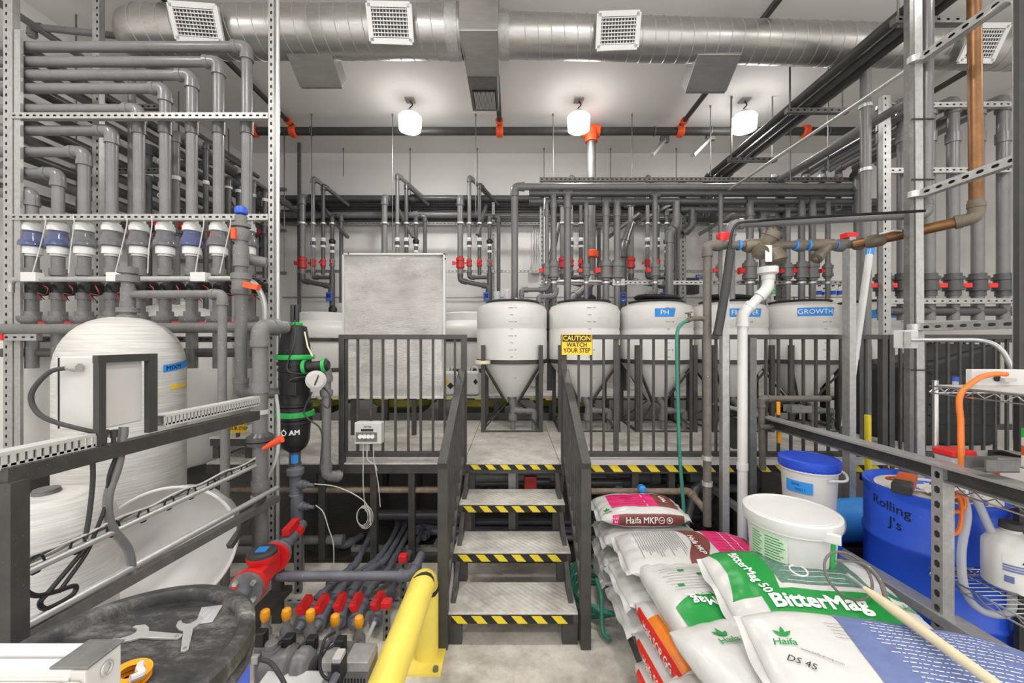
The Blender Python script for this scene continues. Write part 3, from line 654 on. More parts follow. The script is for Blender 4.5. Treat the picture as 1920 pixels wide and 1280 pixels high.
tk = [(0, None, 0, 'white cone tank at the head of the stairs'), (.84, None, 0, 'white cone tank behind the CAUTION sign'), (1.68, ('PH', -PI/2-.12, 2.11, .2), 1, 'white cone tank with blue tape reading PH'),
      (2.52, ('FLOWER', -PI/2-.05, 2.11, .34), 1, 'white cone tank with blue tape partly hidden by the drain pipe'), (3.36, ('GROWTH', -PI/2-.25, 2.12, .34), 0, 'white cone tank with blue tape reading GROWTH'), (4.2, ('VEG', -PI/2-.35, 2.1, .4), 0, 'white cone tank behind the tall galvanised slotted post')]
for i, (x, tape, lk, lb) in enumerate(tk): cone_tank(i, x, TY, lb, lk, tape)
# roll of tape, clutter on the first tank
b = MB(); b.turn((X_(905, 4.3), 4.3, 1.56), (0, 0, 1), [(0, .055), (0, .085), (.035, .085), (.035, .055), (0, .055)], 24, False, False)
tag(b.build('tape_roll', 'pole_cream'), 'roll of cream tape slipped over a tank stand post', 'tape roll')
t = thing('clear_bottle', P(951, 571, 4.7), 'clear plastic bottle standing on the first cone tank', 'bottle')
b = MB(); c = P(951, 571, 4.72); b.turn(c, (0, 0, 1), [(0, .045), (.1, .048), (.14, .03), (.155, .02)], 18); b.build('body', 'tube_clear', t)
b = MB(); b.turn(c+V((0, 0, .155)), (0, 0, 1), [(0, .024), (.03, .022)], 14); b.build('cap', 'white', t)
c = P(968, 571, 4.68); b = MB(); b.turn(c, (0, 0, 1), [(0, .025), (.05, .025), (.06, .015), (.08, .015)], 14); tag(b.build('small_bottle', 'white'), 'small white bottle beside the clear plastic bottle', 'bottle')
c = P(929, 571, 4.6); b = MB(); b.obox(c+V((0, 0, .008)), (.08, 0, 0), (0, .03, 0), (0, 0, .008)); tag(b.build('orange_tray', 'orange_red'), 'flat orange tray on the first cone tank', 'tray')
c = P(932, 556, 4.62); b = MB(); b.turn(c-V((0, 0, .08)), (0, 0, 1), [(0, .035), (.14, .045), (.14, .04)], 14); tag(b.build('clear_cup', 'tube_clear'), 'clear plastic cup standing on the orange tray', 'cup')
# ---------------------------------------------------------------- white tanks and jugs on the rear platform
def flat_tank(u, w_, v0, v1, Y, label):
    t = thing('white_tank', P(u, v1, Y), label, 'tank'); x = X_(u, Y); r = w_/2*Y/F
    z0, z1 = Z_(v1, Y), Z_(v0, Y); h = z1-z0
    b = MB(); b.turn((x, Y, z0), (0, 0, 1), [(0, r*.97), (h*.04, r), (h*.35, r), (h*.36, r*.985), (h*.38, r), (h*.66, r), (h*.67, r*.985), (h*.69, r), (h*.82, r), (h*.9, r*.9), (h*.95, r*.55)], 40); b.build('tank_shell', 'tank_white', t)
    b = MB(); b.turn((x, Y, z0+h*.93), (0, 0, 1), [(0, r*.6), (h*.1, r*.6), (h*.12, r*.5)], 30); b.build('lid', 'white', t)
    b = MB(); b.turn((x, Y, z0+h*.685), (0, 0, 1), [(0, r*1.012), (.05, r*1.012)], 40, False, False); b.build('band', 'black_steel', t)
    b = MB(); b.turn((x, Y, z0+h*.33), (0, 0, 1), [(0, r*1.012), (.05, r*1.012)], 40, False, False); b.build('band', 'black_steel', t)
flat_tank(606, 150, 594, 741, 5.75, 'squat white tank behind the green banded filter')
flat_tank(880, 160, 594, 741, 5.75, 'squat white tank behind the first cone tank')
flat_tank(742, 130, 594, 741, 5.9, 'squat white tank hidden behind the foil board')
def jug(u, v, Y, label, dia=False):
    c = P(u, v, Y); t = thing('chemical_jug', c, label, 'jug')
    b = MB(); b.box(c.x-.1, c.x+.1, c.y-.09, c.y+.09, c.z, c.z+.3); b.build('body', 'white', t, .03)
    b = MB(); b.turn(c+V((-.05, 0, .3)), (0, 0, 1), [(0, .035), (.045, .033)], 14); b.build('cap', 'white', t)
    b = MB(); b.tube(smooth_path([c+V((0, 0, .29)), c+V((.02, 0, .35)), c+V((.07, 0, .34)), c+V((.085, 0, .28))], 6), .014, 8); b.build('handle', 'white', t)
    if dia:
        q = c+V((-.05, -.092, .17))
        for k, m in ((0, 'sign_yellow'), (1, 'ink')):
            o = q+V((.055*k, -.001*k, -.05*k)); b = MB(); b.add([o+V((0, 0, .045)), o+V((-.045, 0, 0)), o+V((0, 0, -.045)), o+V((.045, 0, 0))], [(0, 1, 2, 3)]); b.build('warning_label', m, t)
    else:
        q = c+V((.06, -.092, .17)); b = MB(); b.add([q+V((0, 0, .04)), q+V((-.03, 0, 0)), q+V((0, 0, -.04)), q+V((.03, 0, 0))], [(0, 1, 2, 3)]); b.build('warning_label', 'ink', t)
jug(846, 739, 5.15, 'white chemical jug with yellow hazard diamond beside the foil board', True)
jug(884, 739, 5.12, 'plain white chemical jug nearer the first cone tank')
# ---------------------------------------------------------------- slotted rack with the nine pipe risers
YR = 3.1; sR = YR/F
t = thing('strut_rack', (X_(515, YR), YR, 0), 'tall galvanised slotted rack holding the big pipe risers', 'rack')
xq = X_(509, 3.03); MB().slot((xq, YR-.05, 0), (xq, YR-.05, ZC), .042, .05, (0, -1, 0), .056).build('post', 'galv', t)
xq = X_(16, 3.03); MB().slot((xq, YR-.05, 0), (xq, YR-.05, ZC), .07, .05, (0, -1, 0), .062, off=-.012).build('post', 'galv', t)
MB().box(X_(26, 3.03), X_(38, 3.03), YR-.07, YR-.05, 0, Z_(55, 3.03)).build('post', 'galv', t)
MB().slot((X_(185, 3.45), 3.45, .0), (X_(185, 3.45), 3.45, ZC), .06, .05, (0, -1, 0), .06, off=.012).build('post', 'galv', t)
for v in (219, 408): MB().slot(P(26, v, YR-.06), P(505, v, YR-.06), .045, .04, (0, -1, .0), .051).build('rail', 'galv', t)
for v in (527, 636): MB().slot(P(18, v, YR+.08), P(505, v, YR+.08), .045, .04, (0, -1, .0), .051).build('rail', 'galv_dark', t)
one_pipe('tall_conduit', 'bright thin steel conduit strapped to the rack end post', [(X_(521, 3.02), YR-.08, 0), (X_(521, 3.02), YR-.08, ZC)], .014, 'galv_bright', 'conduit')
us = [60, 109, 158, 210, 261, 310, 360, 410, 463]; vs_ = [361, 325, 285, 245, 205, 166, 141, 116, 88]
blue = {0: 'clear_blue', 1: 'clear_blue', 6: 'clear_blue'}
for i, (u, v) in enumerate(zip(us, vs_)):
    t = thing('riser_pipe', P(u, 690, YR), ORD[i+1]+' grey riser pipe with clear check valve, counted from the outer rack post', 'pipe', 'big pipe risers in the slotted rack')
    r = 9*sR
    pipe('x', '', [P(-30, v, YR), P(u, v, YR), P(u, 425, YR)], r, 'pvc', parent=t)
    if v < 218: MB().turn(P(u, 252, YR), (0, 0, 1), [(0, r*1.2), (.1, r*1.2)], 18).build('coupling', 'pvc_dark', t)
    MB().turn(P(u, 219 if v < 215 else 408, YR-.01)-V((0, 0, .03)), (0, 0, 1), [(0, r*1.25), (.02, r*1.25)], 16).build('pipe_clamp', 'galv_bright', t)
    MB().turn(P(u, 434, YR), (0, 0, 1), [(0, 15*sR), (9*sR, 15*sR), (9*sR, 13.5*sR), (14*sR, 13*sR), (14*sR, 10*sR), (24*sR, 10*sR)], 20, smooth=False).build('union_nut', 'white', t)
    b = MB(); b.turn(P(u, 464, YR), (0, 0, 1), [(0, 16*sR), (2*sR, 19*sR), (9*sR, 18.5*sR), (22*sR, 13.5*sR), (31*sR, 12.5*sR)], 24); b.build('clear_valve_body', blue.get(i, 'clear'), t)
    b = MB(); b.turn(P(u, 461, YR), (0, 0, 1), [(0, 13*sR), (7*sR, 12*sR), (12*sR, 5*sR)], 18); b.build('valve_flap', 'clear_dark', t)
    MB().turn(P(u, 481, YR), (0, 0, 1), [(0, 11*sR), (4*sR, 11*sR), (4*sR, 14.5*sR), (16*sR, 14.5*sR), (18*sR, 13*sR)], 20, smooth=False).build('union_nut', 'white', t)
    MB().tube([P(u, 482, YR), P(u, 690, YR)], r*1.05, 16).build('lower_pipe', 'pvc_dust', t)
    MB().turn(P(u, 517, YR), (0, 0, 1), [(0, 12*sR), (13*sR, 12*sR)], 18).build('coupling', 'pvc_dust', t)
    # flow sensor branch
    b = MB(); b.tube(fillet([P(u, 548, YR-.01), P(u, 535, YR-.01), P(u+16, 541, YR-.05), P(u+24, 543, YR-.07)], .05), 9*sR, 14); b.turn(P(u+14, 540, YR-.05), (.9, -.4, -.1), [(0, 11*sR), (9*sR, 14*sR), (14*sR, 14*sR), (15*sR, 8*sR)], 18, smooth=False); fs_ = b.build('flow_sensor', 'black', t)
    for k in range(2):
        one_pipe('sensor_wire', '', smooth_path([P(u+20, 534+3*k, YR-.12), P(u+30-3*(i % 3), 541+3*k, YR-.14), P(u+24+2*(i % 4), 553, YR-.13), P(u+10+2*k, 549+(i % 3), YR-.13), P(u+18+6*k-3*(i % 2), 562+2*(i % 4), YR-.1)], 5), .003, ('red_dark', 'ink')[k], n=5, parent=fs_)
    MB().turn(P(u, 562, YR), (0, 0, 1), [(0, 12*sR), (12*sR, 12*sR)], 18).build('coupling', 'pvc_dust', t)
    b = MB(); b.turn(P(u, 606, YR), (0, 0, 1), [(0, 17*sR), (6*sR, 20*sR), (13*sR, 20*sR), (13*sR, 13*sR), (22*sR, 13*sR)], 20, smooth=False); vb = b.build('union_valve', 'pvc_dust', t)
    MB().obox(P(u+23, 605, YR-.02), (8*sR, 0, 0), (0, .015, 0), (0, 0, 2.2*sR)).build('handle', 'red', vb)
pipe('header_pipe', 'long grey header pipe crossing in front of the risers', [P(-30, 617, YR-.13), P(548, 613, YR-.13)], 9.5*sR, 'pvc_dust')
pipe('header_pipe', 'dark lower header pipe behind the fibreglass tank', [P(5, 661, YR+.02), P(480, 661, YR+.02)], 8.5*sR, 'pvc_dark')
t = thing('junction_conduit', P(260, 523, YR-.1), 'grey conduit with three small white boxes across the risers', 'conduit'); yc = YR-.13
b = MB(); b.tube(fillet([P(20, 548, yc), P(20, 524, yc), P(440, 522, yc), P(476, 526, yc), P(497, 565, yc), P(497, 720, yc)], .12), 5*sR, 12); b.build('tube', 'galv', t)
for u in (64, 222, 378): MB().box(X_(u-14, yc), X_(u+14, yc), yc-.04, yc+.02, Z_(528.5, yc), Z_(511.5, yc)).build('box', 'white', t, .003)
# thin sensor cables hanging from the rack
for i, (u, du) in enumerate(((83, -22), (137, -8), (236, -20), (283, -6), (380, -14), (430, -18))):
    one_pipe('sensor_cable', ORD[i+1]+' thin grey cable hanging from the rack rail, counted from the outer post', smooth_path([P(u, 404, YR-.1), P(u+2, 420, YR-.11), P(u-2+du*.3, 465, YR-.11), P(u+du, 512, YR-.14)], 6), .004, 'grey_light', 'cable', 'sensor cables on the rack', 6)
# pipe bundle running away along the wall behind the rack
for i, (q, X, r, yb, dz) in enumerate([(.66, -4.0, .03, 6.3, 0), (.60, -3.8, .045, 6.2, .45), (.565, -3.95, .045, 6.0, .5), (.53, -3.75, .045, 6.4, .7), (.49, -3.95, .04, 5.8, .35), (.45, -3.8, .05, 6.3, .5), (.415, -3.95, .045, 6.2, .6), (.38, -3.8, .045, 6.4, .5), (.345, -3.9, .05, 6.2, .4), (.30, -4.0, .045, 6.3, .4)]):
    z = H-(X-.15)*q; X -= .15; pts = [(X, 3.18, z), (X, yb, z)]
    if dz: pts += [(X, yb, z-dz)]
    pipe('side_pipe', ORD[i+1]+' dark pipe from the top running away along the side wall', pts, r, 'pvc_dark' if i % 2 else 'pvc', group='pipes along the side wall')
for i, y in enumerate((3.9, 5.1, 6.0)):
    t = thing('trapeze_hanger', (-3.9, y, 2.9), ('nearest', 'second', 'farthest')[i]+' steel trapeze hanger carrying the side wall pipes', 'hanger', 'trapeze hangers by the side wall')
    for z in (2.86, 3.5, 4.12): MB().slot((-4.3, y, z-.03), (-3.4, y, z-.03), .045, .04, (0, -1, 0), .055).build('channel', 'galv_dark', t)
    for x in (-4.27, -3.43): MB().cyl((x, y, 2.8), (x, y, ZC), .008, n=6).build('rod', 'galv_dark', t)
# drop pipes behind the risers
pipe('drop_pipe', 'thin grey pipe with white bands looping over the spiral duct end', [P(60, 70, 3.5), P(60, 50, 3.5), P(247, 70, 3.6), P(247, 690, 3.6)], .028, 'pvc')
for i, (u, v, Y, r, m) in enumerate(((278, 275, 4.1, .032, 'pvc_dark'), (330, 250, 4.2, .036, 'pvc'), (386, 268, 4.4, .026, 'pvc_dark'), (428, 335, 5.0, .036, 'pvc_dark'), (448, 328, 5.2, .036, 'pvc_dark'), (476, 340, 5.4, .026, 'pvc'), (497, 360, 5.4, .032, 'pvc_dark'))):
    t = pipe('drop_pipe', ORD[i+1]+' drop pipe with red valve seen between the big risers', [P(u, v, Y)+V((0, .9, 0)), P(u, v, Y), P(u, 640, Y)], r, m, group='drop pipes behind the risers')
    ball_valve(t, P(u, (420, 424, 440, 432, 428, 436, 430)[i], Y), (0, 0, 1), r*1.1, 'pvc_dark', 'red', (1, -.3, 0), name='red_valve')
    MB().turn(P(u, 330+8*i, Y), (0, 0, 1), [(0, r*1.25), (.04, r*1.25)], 12).build('white_band', 'white', t)
    MB().turn(P(u, 548, Y), (0, 0, 1), [(0, r*1.1), (.02, r*2), (.1, r*2), (.12, r*1.1)], 12).build('pump_head', 'black', t)
b = MB(); b.tube(smooth_path([P(300+6*math.sin(k*2.3), 285+8*k, 3.9+.03*math.sin(k*1.7)) for k in range(12)], 4), .004, 6)
tag(b.build('loose_wire', 'white'), 'tangle of loose white wire between two big risers', 'cable')
# white tanks behind the rack
def round_tank(u, Y, r, v0, v1, label, m='tank_white'):
    x = X_(u, Y); z0, z1 = max(0, Z_(v1, Y)), Z_(v0, Y); h = z1-z0; t = thing('white_tank', (x, Y, z0), label, 'tank')
    b = MB(); b.turn((x, Y, z0), (0, 0, 1), [(0, r*.96), (.03, r), (h*.8, r), (h*.9, r*.93), (h*.97, r*.6), (h, .1)], 48); b.build('tank_shell', m, t)
    b = MB(); b.turn((x, Y, z1-.03), (0, 0, 1), [(0, .14), (.05, .14), (.06, .1)], 24); b.build('cap', 'white', t); return t
round_tank(100, 3.6, .40, 600, 852, 'tall white tank behind the outer rack post')
round_tank(330, 4.3, .5, 570, 860, 'wide white tank behind the fibreglass tank dome')
x = -4.1; b = MB(); b.box(x-.45, x+.5, 3.2, 4.1, 0, Z_(852, 3.6)); tag(b.build('tank_plinth', 'black'), 'black plinth under the tall white tank', 'plinth')
# fibreglass pressure tank
X0, Y0 = X_(233, 2.6), 2.6; r = .318
t = thing('fibreglass_tank', (X0, Y0, 0), 'big fibreglass pressure tank with blue tape reading MIXM', 'tank')
b = MB(); zt = Z_(594, 2.6)
b.turn((X0, Y0, 0), (0, 0, 1), [(0, r*.93), (.05, r)]+[(zt-.34, r)]+[(zt-.34+.34*math.sin(a*PI/20), r*math.cos(a*PI/20)**.8) for a in range(1, 10)]+[(zt, .03)], 64); b.build('shell', 'fibre', t)
a0 = math.atan2(-Y0, -X0)
b = MB(); c = oncyl(X0, Y0, r+.002, a0+.98, 1.625); b.grid(lambda p, q: c(-.125+.25*p, -.024+.048*q+.03*p), 12, 1); b.build('blue_tape', 'blue_tape', t)
c2 = oncyl(X0, Y0, r+.0035, a0+.98, 1.632); text(t, 'MIXM', .042, lambda x, y: c2(x-.05, y+.12*x), 'ink', .012, 1.1)
for da, z, w_ in ((.98, 1.50, .16),):
    c3 = oncyl(X0, Y0, r+.002, a0+da, z); b = MB(); b.grid(lambda p, q: c3(-w_/2+w_*p, -.014+.028*q+.012*p), 8, 1); b.build('yellow_label', 'sign_yellow', t)

t2 = thing('capped_strut', P(0, 632, 2.9), 'horizontal galvanised strut end with red cap by the outer rack post', 'strut'); MB().slot(P(10, 632, 2.98), P(74, 632, 2.98), .05, .04, (0, -1, 0), .06).build('channel', 'galv', t2); MB().box(X_(-6, 2.98), X_(13, 2.98), 2.95, 3.01, Z_(638, 2.98), Z_(625, 2.98)).build('cap', 'red', t2, .004)
# valve on top of that tank, with its pipe
t = thing('tank_top_fitting', (X0, Y0, zt), 'ribbed grey pipe fitting on top of the fibreglass tank', 'pipe fitting'); s = Y0/F; c = P(240, 597, Y0)
b = MB(); b.turn(V((c.x, Y0, zt-.01)), (0, 0, 1), [(0, 16*s), (6*s, 16*s), (6*s, 12*s), (11*s, 12*s), (11*s, 17*s), (20*s, 17*s), (20*s, 11*s), (58*s, 11*s), (58*s, 10*s), (68*s, 10*s), (68*s, 17*s), (80*s, 17*s), (80*s, 10*s), (84*s, 10*s), (84*s, 15*s), (96*s, 15*s)], 22, smooth=False); b.build('body', 'pvc_dust', t)
pipe('x', '', [P(246, 552, Y0), P(417, 551, Y0), P(417, 760, Y0)], 7.5*s, 'pvc_dust', parent=t)
MB().turn(P(417, 762, Y0), (0, 0, 1), [(0, 12*s), (4*s, 12*s), (4*s, 9*s), (10*s, 9*s)], 16, smooth=False).build('pipe_foot', 'pvc_dark', t)
pipe('stand_pipe', 'thin grey stand pipe below the slotted cable tray', [P(422, 800, 2.55), (X_(422, 2.55), 2.55, .1), (X_(422, 2.55), 2.9, .08)], .026, 'pvc')
pipe('floor_header', 'grey pipe along the floor behind the red flow meter', [P(395, 1034, 2.95), P(480, 1034, 2.95)], .035, 'pvc')
# small fibre tank and the round white vessel lying behind the cable rails
xt, yt, zt = -2.22, 1.92, 1.08; r = .235
t = thing('pressure_tank', (xt, yt, 0), 'small wrapped fibreglass tank with grey plug behind cable rails', 'tank')
b = MB(); b.turn((xt, yt, 0), (0, 0, 1), [(0, r), (zt-.2, r)]+[(zt-.2+.2*math.sin(a*PI/16), r*math.cos(a*PI/16)**.7) for a in range(1, 8)]+[(zt, .04)], 48); b.build('shell', 'fibre', t)
b = MB(); b.turn((xt, yt-.02, zt-.01), (0, 0, 1), [(0, .05), (.02, .05), (.02, .046), (.03, .046)], 20); b.build('plug', 'galv_dark', t)
c = V((-1.93, 2.22, .64)); ax = V((.42, -.88, .2)).normalized(); t = thing('round_vessel', (c.x, c.y, .3), 'round white open-mouthed vessel lying behind the cable rails', 'tank')
R = .335
b = MB(); b.turn(c, ax, [(-.4, R*.3), (-.36, R*.7), (-.25, R*.95), (0, R), (.0, R*.965), (-.12, R*.9), (-.2, R*.7), (-.24, R*.35), (-.25, .005)], 56, True, False); b.build('shell', 'tank_white', t)
b = MB(); q = [c+v for v in [p-c for p in b.ring(c, ax, R*.985, 56)]]; b.tube(q+[q[0]], .009, 8, False); b.build('rim', 'white', t)
# cable-rail frame in front of the tanks
XF = -1.6
def L_(u, v, X=XF): Y = X*F/(u-960); return V((X, Y, H-(v-640)/F*Y))
t = thing('cable_rail_frame', (XF, 1.27, 0), 'dark steel rail frame with slotted white cable duct', 'frame')
MB().box(XF-.02, XF+.045, 1.235, 1.285, 0, L_(0, 905).z).build('post', 'black_steel', t)
MB().bar(L_(0, 895), L_(480, 778), .05, .055).build('top_bar', 'black_steel', t)
MB().bar(L_(20, 1208), L_(520, 934), .04, .04).build('lower_bar', 'galv_dark', t)
MB().bar(L_(430, 1025), L_(495, 930), .03, .03).build('brace', 'black_steel', t)
def comb(a, b_, z0):
    a, b_ = V(a), V(b_); t_ = (b_-a); L = t_.length; t_.normalize(); n = int(L/.022); mb = MB()
    mb.obox((a+b_)/2+V((-.03, 0, .045)), t_*L/2, (.028, 0, 0), (0, 0, .003)); mb.obox((a+b_)/2+V((-.055, 0, .02)), t_*L/2, (.003, 0, 0), (0, 0, .026))
    mb.obox((a+b_)/2+V((0, 0, .0)), t_*L/2, (.002, 0, 0), (0, 0, .008)); mb.obox((a+b_)/2+V((0, 0, .042)), t_*L/2, (.003, 0, 0), (0, 0, .006))
    mb.obox((a+b_)/2+V((-.03, 0, -.006)), t_*L/2, (.028, 0, 0), (0, 0, .003))
    for k in range(n+1): mb.obox(a+t_*(L*k/n)+V((0, 0, .02)), t_*.007, (.002, 0, 0), (0, 0, .02))
    return mb.build('slotted_cable_duct', 'grey_light', t)
comb(L_(-10, 880), L_(178, 836), 0); comb(L_(310, 797), L_(486, 757), 0)
t = thing('cable_conduit', L_(30, 1090), 'galvanised conduit with cables tied along it', 'conduit')
a, b_ = L_(-5, 1098), L_(478, 873); MB().cyl(a, b_, .013, n=12).build('tube', 'galv_bright', t)
for k in range(4):
    pts = [a+(b_-a)*(j/14)+V((.004*k-.008, 0, .02+.008*k+.006*math.sin(j*1.9+k*2))) for j in range(15)]
    one_pipe('cable', '', smooth_path(pts, 3), .0045, ('grey_light', 'ink_grey', 'rubber', 'grey_light')[k], n=6, parent=t)
for k in range(9): c = a+(b_-a)*(.08+.105*k); MB().tube([c+V((0, math.cos(q)*.026, .012+math.sin(q)*.03)) for q in [j*PI/5 for j in range(11)]], .004, 6).build('cable_tie', 'ink', t)
one_pipe('rail_conduit', 'bright galvanised conduit lying on the lower rail', [L_(20, 1188), L_(520, 914)], .016, 'galv_bright', 'conduit')
# loose cables
one_pipe('drop_cable', 'dark cable drooping from the junction box past the small tank', smooth_path([L_(173, 850), L_(174, 900), L_(168, 960), L_(160, 1010)], 6), .008, 'rubber', 'cable')
one_pipe('drop_cable', 'pair of black cables hanging below the junction box', smooth_path([L_(222, 845), L_(205, 890), L_(200, 940), L_(178, 1000), L_(160, 1040), L_(110, 1110)], 6), .007, 'black', 'cable')
one_pipe('flex_conduit', 'thick grey flexible conduit curving behind the round vessel', smooth_path([L_(232, 800), L_(222, 870), L_(203, 930), L_(208, 985), L_(240, 1030), L_(250, 1080)], 6), .016, 'pvc', 'conduit')
one_pipe('loop_cable', 'black cable looping below the cable conduit', smooth_path([L_(22, 1080), L_(60, 1115), L_(100, 1110), L_(140, 1098), L_(135, 1115), L_(90, 1140), L_(75, 1130), L_(95, 1105), L_(150, 1040), L_(176, 1010)], 7), .008, 'black', 'cable')
# grey junction box on the rail frame
t = thing('junction_box', (-1.7, 1.6, 1.42), 'big grey junction box held by dark angle posts', 'electrical box')
xa, xb, ya, yb2, za, zb = X_(110, 1.56), -1.615, 1.56, 1.74, Z_(806, 1.56), Z_(668, 1.56)
MB().box(xa, xb, ya, yb2, za, zb).build('case', 'cabinet', t, .006)
MB().box(X_(97, 1.56), xa-.003, ya+.01, yb2, za+.01, zb-.004).build('door', 'cabinet', t, .006)
MB().box(xa-.004, xa, ya, yb2-.01, za+.005, zb-.005).build('gasket', 'ink', t)
for (y_, w_) in ((1.545, .026), (1.765, .04)): MB().box(XF-.012, XF+.012, y_-w_/2, y_+w_/2, 1.40, zb+.005).build('angle_post', 'iron', t)
MB().box(XF-.012, XF+.01, 1.53, 1.78, zb-.025, zb+.005).build('angle_rail', 'iron', t)
b = MB(); c = P(137, 689, 1.54); b.turn(c+V((-.02, 0, 0)), (1, 0, .0), [(0, .012), (.025, .016), (.045, .016)], 14); b.build('cable_gland', 'galv', t)
one_pipe('whip_cable', '', smooth_path([P(128, 689, 1.54), P(92, 698, 1.52), P(60, 735, 1.5), P(66, 768, 1.5), P(100, 790, 1.5), P(184, 812, 1.55)], 8), .0085, 'rubber', parent=t)
for u in (196, 213, 233):
    b = MB(); b.turn(L_(u, 806), (0, 0, -1), [(0, .014), (.03, .012), (.03, .008), (.06, .008)], 12, smooth=False); b.build('cable_gland', 'iron', t)
# tall valve pipe and butterfly-valve pipe at the rack end
Y = 2.8; s = Y/F; t = thing('valve_pipe', P(452, 760, Y), 'tall grey valve pipe topped by a blue cap', 'pipe')
pipe('x', '', [P(452, 405, Y), P(452, 737, Y), P(540, 737, 3.02)], 10*s, 'pvc_dust', parent=t)
b = MB(); b.turn(P(452, 402, Y), (0, 0, 1), [(0, 9*s), (2*s, 11*s), (8*s, 11*s), (14*s, 8*s)], 16); b.build('blue_cap', 'blue_box', t)
b = MB(); b.turn(P(452, 452, Y), (0, 0, 1), [(0, 12*s), (10*s, 15*s), (22*s, 15*s), (22*s, 10*s), (26*s, 10*s), (26*s, 16*s), (32*s, 16*s), (32*s, 9*s), (48*s, 8*s)], 20, smooth=False); b.build('air_valve', 'pvc_dust', t)
MB().turn(P(452, 500, Y), (0, 0, 1), [(0, 13*s), (38*s, 13*s), (40*s, 11*s)], 20, smooth=False).build('reducer', 'pvc_dust', t)
b = MB(); b.turn(P(452, 552, Y), (0, 0, 1), [(0, 15*s), (8*s, 17*s), (8*s, 15*s), (28*s, 15*s), (28*s, 17*s), (38*s, 17*s), (40*s, 14*s)], 22, smooth=False); vb = b.build('union_valve', 'pvc_dust', t)
MB().obox(P(472, 536, Y-.05), (13*s, 0, -3*s), (0, .02, 0), (1.5*s, 0, 5*s)).build('handle', 'orange_red', vb)
MB().obox(P(440, 438, Y-.05), (4*s, 0, 0), (0, .02, 0), (0, 0, 10*s)).build('handle', 'orange_red', t)
pipe('x', '', [P(452, 485, Y+.08), P(500, 492, Y+.14)], 10*s, 'pvc_dust', parent=t)
Y = 2.68; s = Y/F; t = thing('butterfly_pipe', P(488, 1040, Y), 'thick grey pipe with orange-handled butterfly valve beside the rack post', 'pipe')
pipe('x', '', [P(535, 613, Y+.2), P(488, 613, Y), P(488, 1060, Y)], 13*s, 'pvc_dust', parent=t)
for v in (635, 722, 905): MB().turn(P(488, v, Y)-V((0, 0, .05)), (0, 0, 1), [(0, 15.5*s), (.07, 15.5*s)], 18).build('coupling', 'pvc_dust', t)
for v in (770, 930): MB().turn(P(488, v, Y)-V((0, 0, .02)), (0, 0, 1), [(0, 15.5*s), (.03, 15.5*s)], 18).build('pipe_clamp', 'grey_light', t)
b = MB(); b.turn(P(488, 833, Y), (0, 0, 1), [(0, 22*s), (6*s, 22*s), (6*s, 15*s), (8*s, 15*s), (8*s, 23*s), (16*s, 23*s), (16*s, 20*s), (22*s, 14*s)], 22, smooth=False); vb = b.build('butterfly_valve', 'pvc_dark', t)
b = MB(); b.tube([P(494, 841, Y-.12), P(510, 832, Y-.13), P(528, 822, Y-.13)], [.012, .02, .026], 10); b.build('handle', 'orange_red', vb)
one_pipe('flex_tube', 'pale flexible tube curving behind the butterfly valve', smooth_path([P(500, 900, 2.75), P(520, 850, 2.75), P(522, 780, 2.8), P(518, 740, 2.85)], 6), .012, 'tube_clear', 'tube')
# green banded filter
Y = 3.02; s = Y/F; fx = X_(553, Y); t = thing('disc_filter', P(553, 845, Y), 'black filter housing with bright green clamp bands', 'filter')
def vt(name, prof, m, u=553, n=28, par=None): # profile given as (half width px, v px) from top to bottom
    x = X_(u, Y); b = MB(); pr = [((845-v)*s, w_*s) for (w_, v) in prof][::-1]; b.turn((x, Y, Z_(845, Y)), (0, 0, 1), pr, n, smooth=False); return b.build(name, m, par or t)
vt('body', [(5, 607), (20, 612), (26, 648), (27, 664), (30, 664), (30, 672), (28, 672), (28, 678), (30, 678), (30, 684), (27, 684), (27, 690), (29, 690), (29, 695), (26, 696), (26, 708), (28, 708), (28, 711), (26, 711), (26, 738), (28, 738), (28, 741), (26, 741), (27, 755), (30, 755), (30, 760), (28, 761), (30, 762), (30, 784), (28, 785), (30, 786), (30, 792), (27, 793)], 'black')
vt('bowl', [(27, 792), (25, 825), (20, 838), (12, 845), (10, 846)], 'black_clean')
vt('clamp_band', [(29, 664), (33, 665), (34, 669), (33, 673), (29, 674)], 'green'); vt('clamp_band', [(29, 769), (33, 770), (33.5, 774), (33, 779), (29, 780)], 'green')
vt('top_cap', [(11, 604), (13, 605), (13, 613), (11, 616)], 'green')
for du in (-4, 4): vt('sensor', [(3, 571), (4, 573), (4, 606)], 'black_clean', 553+du, 12)
for k in (0, 1):
    rr = 27*s+.002; c = oncyl(fx, Y, rr, -PI/2, Z_(806, Y)); text(t, 'AM', 12.5*s, lambda x, y: c(x+13*s, y), 'ink_white', .03) if k == 0 else None
    if k == 1:
        b = MB(); b.tube([c(-6*s+4.6*s*math.cos(a*PI/10), 4.6*s*math.sin(a*PI/10)) for a in range(21)], .004, 6); b.build('emblem_ring', 'ink_white', t)
        MB().tube([c(-6*s, 4*s), c(-6*s, 7*s)], .004, 6).build('emblem_mark', 'ink_white', t)
b = MB(); a = P(563, 689, Y-.14); b.turn(a, (1, .05, .1), [(0, 7*s), (5*s, 12*s), (13*s, 12*s), (13*s, 9*s), (40*s, 9*s), (40*s, 12*s), (46*s, 12*s), (50*s, 8*s)], 18, smooth=False); br = b.build('flush_valve', 'black', t)
for d in (6, 40): b = MB(); b.turn(a+V((1, .05, .1)).normalized()*d*s, (1, .05, .1), [(0, 13*s), (6*s, 13*s)], 14); b.build('green_nut', 'green', br)
b = MB(); b.turn(P(592, 712, Y-.16), (.5, -.9, 0), [(0, 17*s), (.03, 17*s), (.04, 12*s)], 22); b.build('round_actuator', 'grey_light', br)
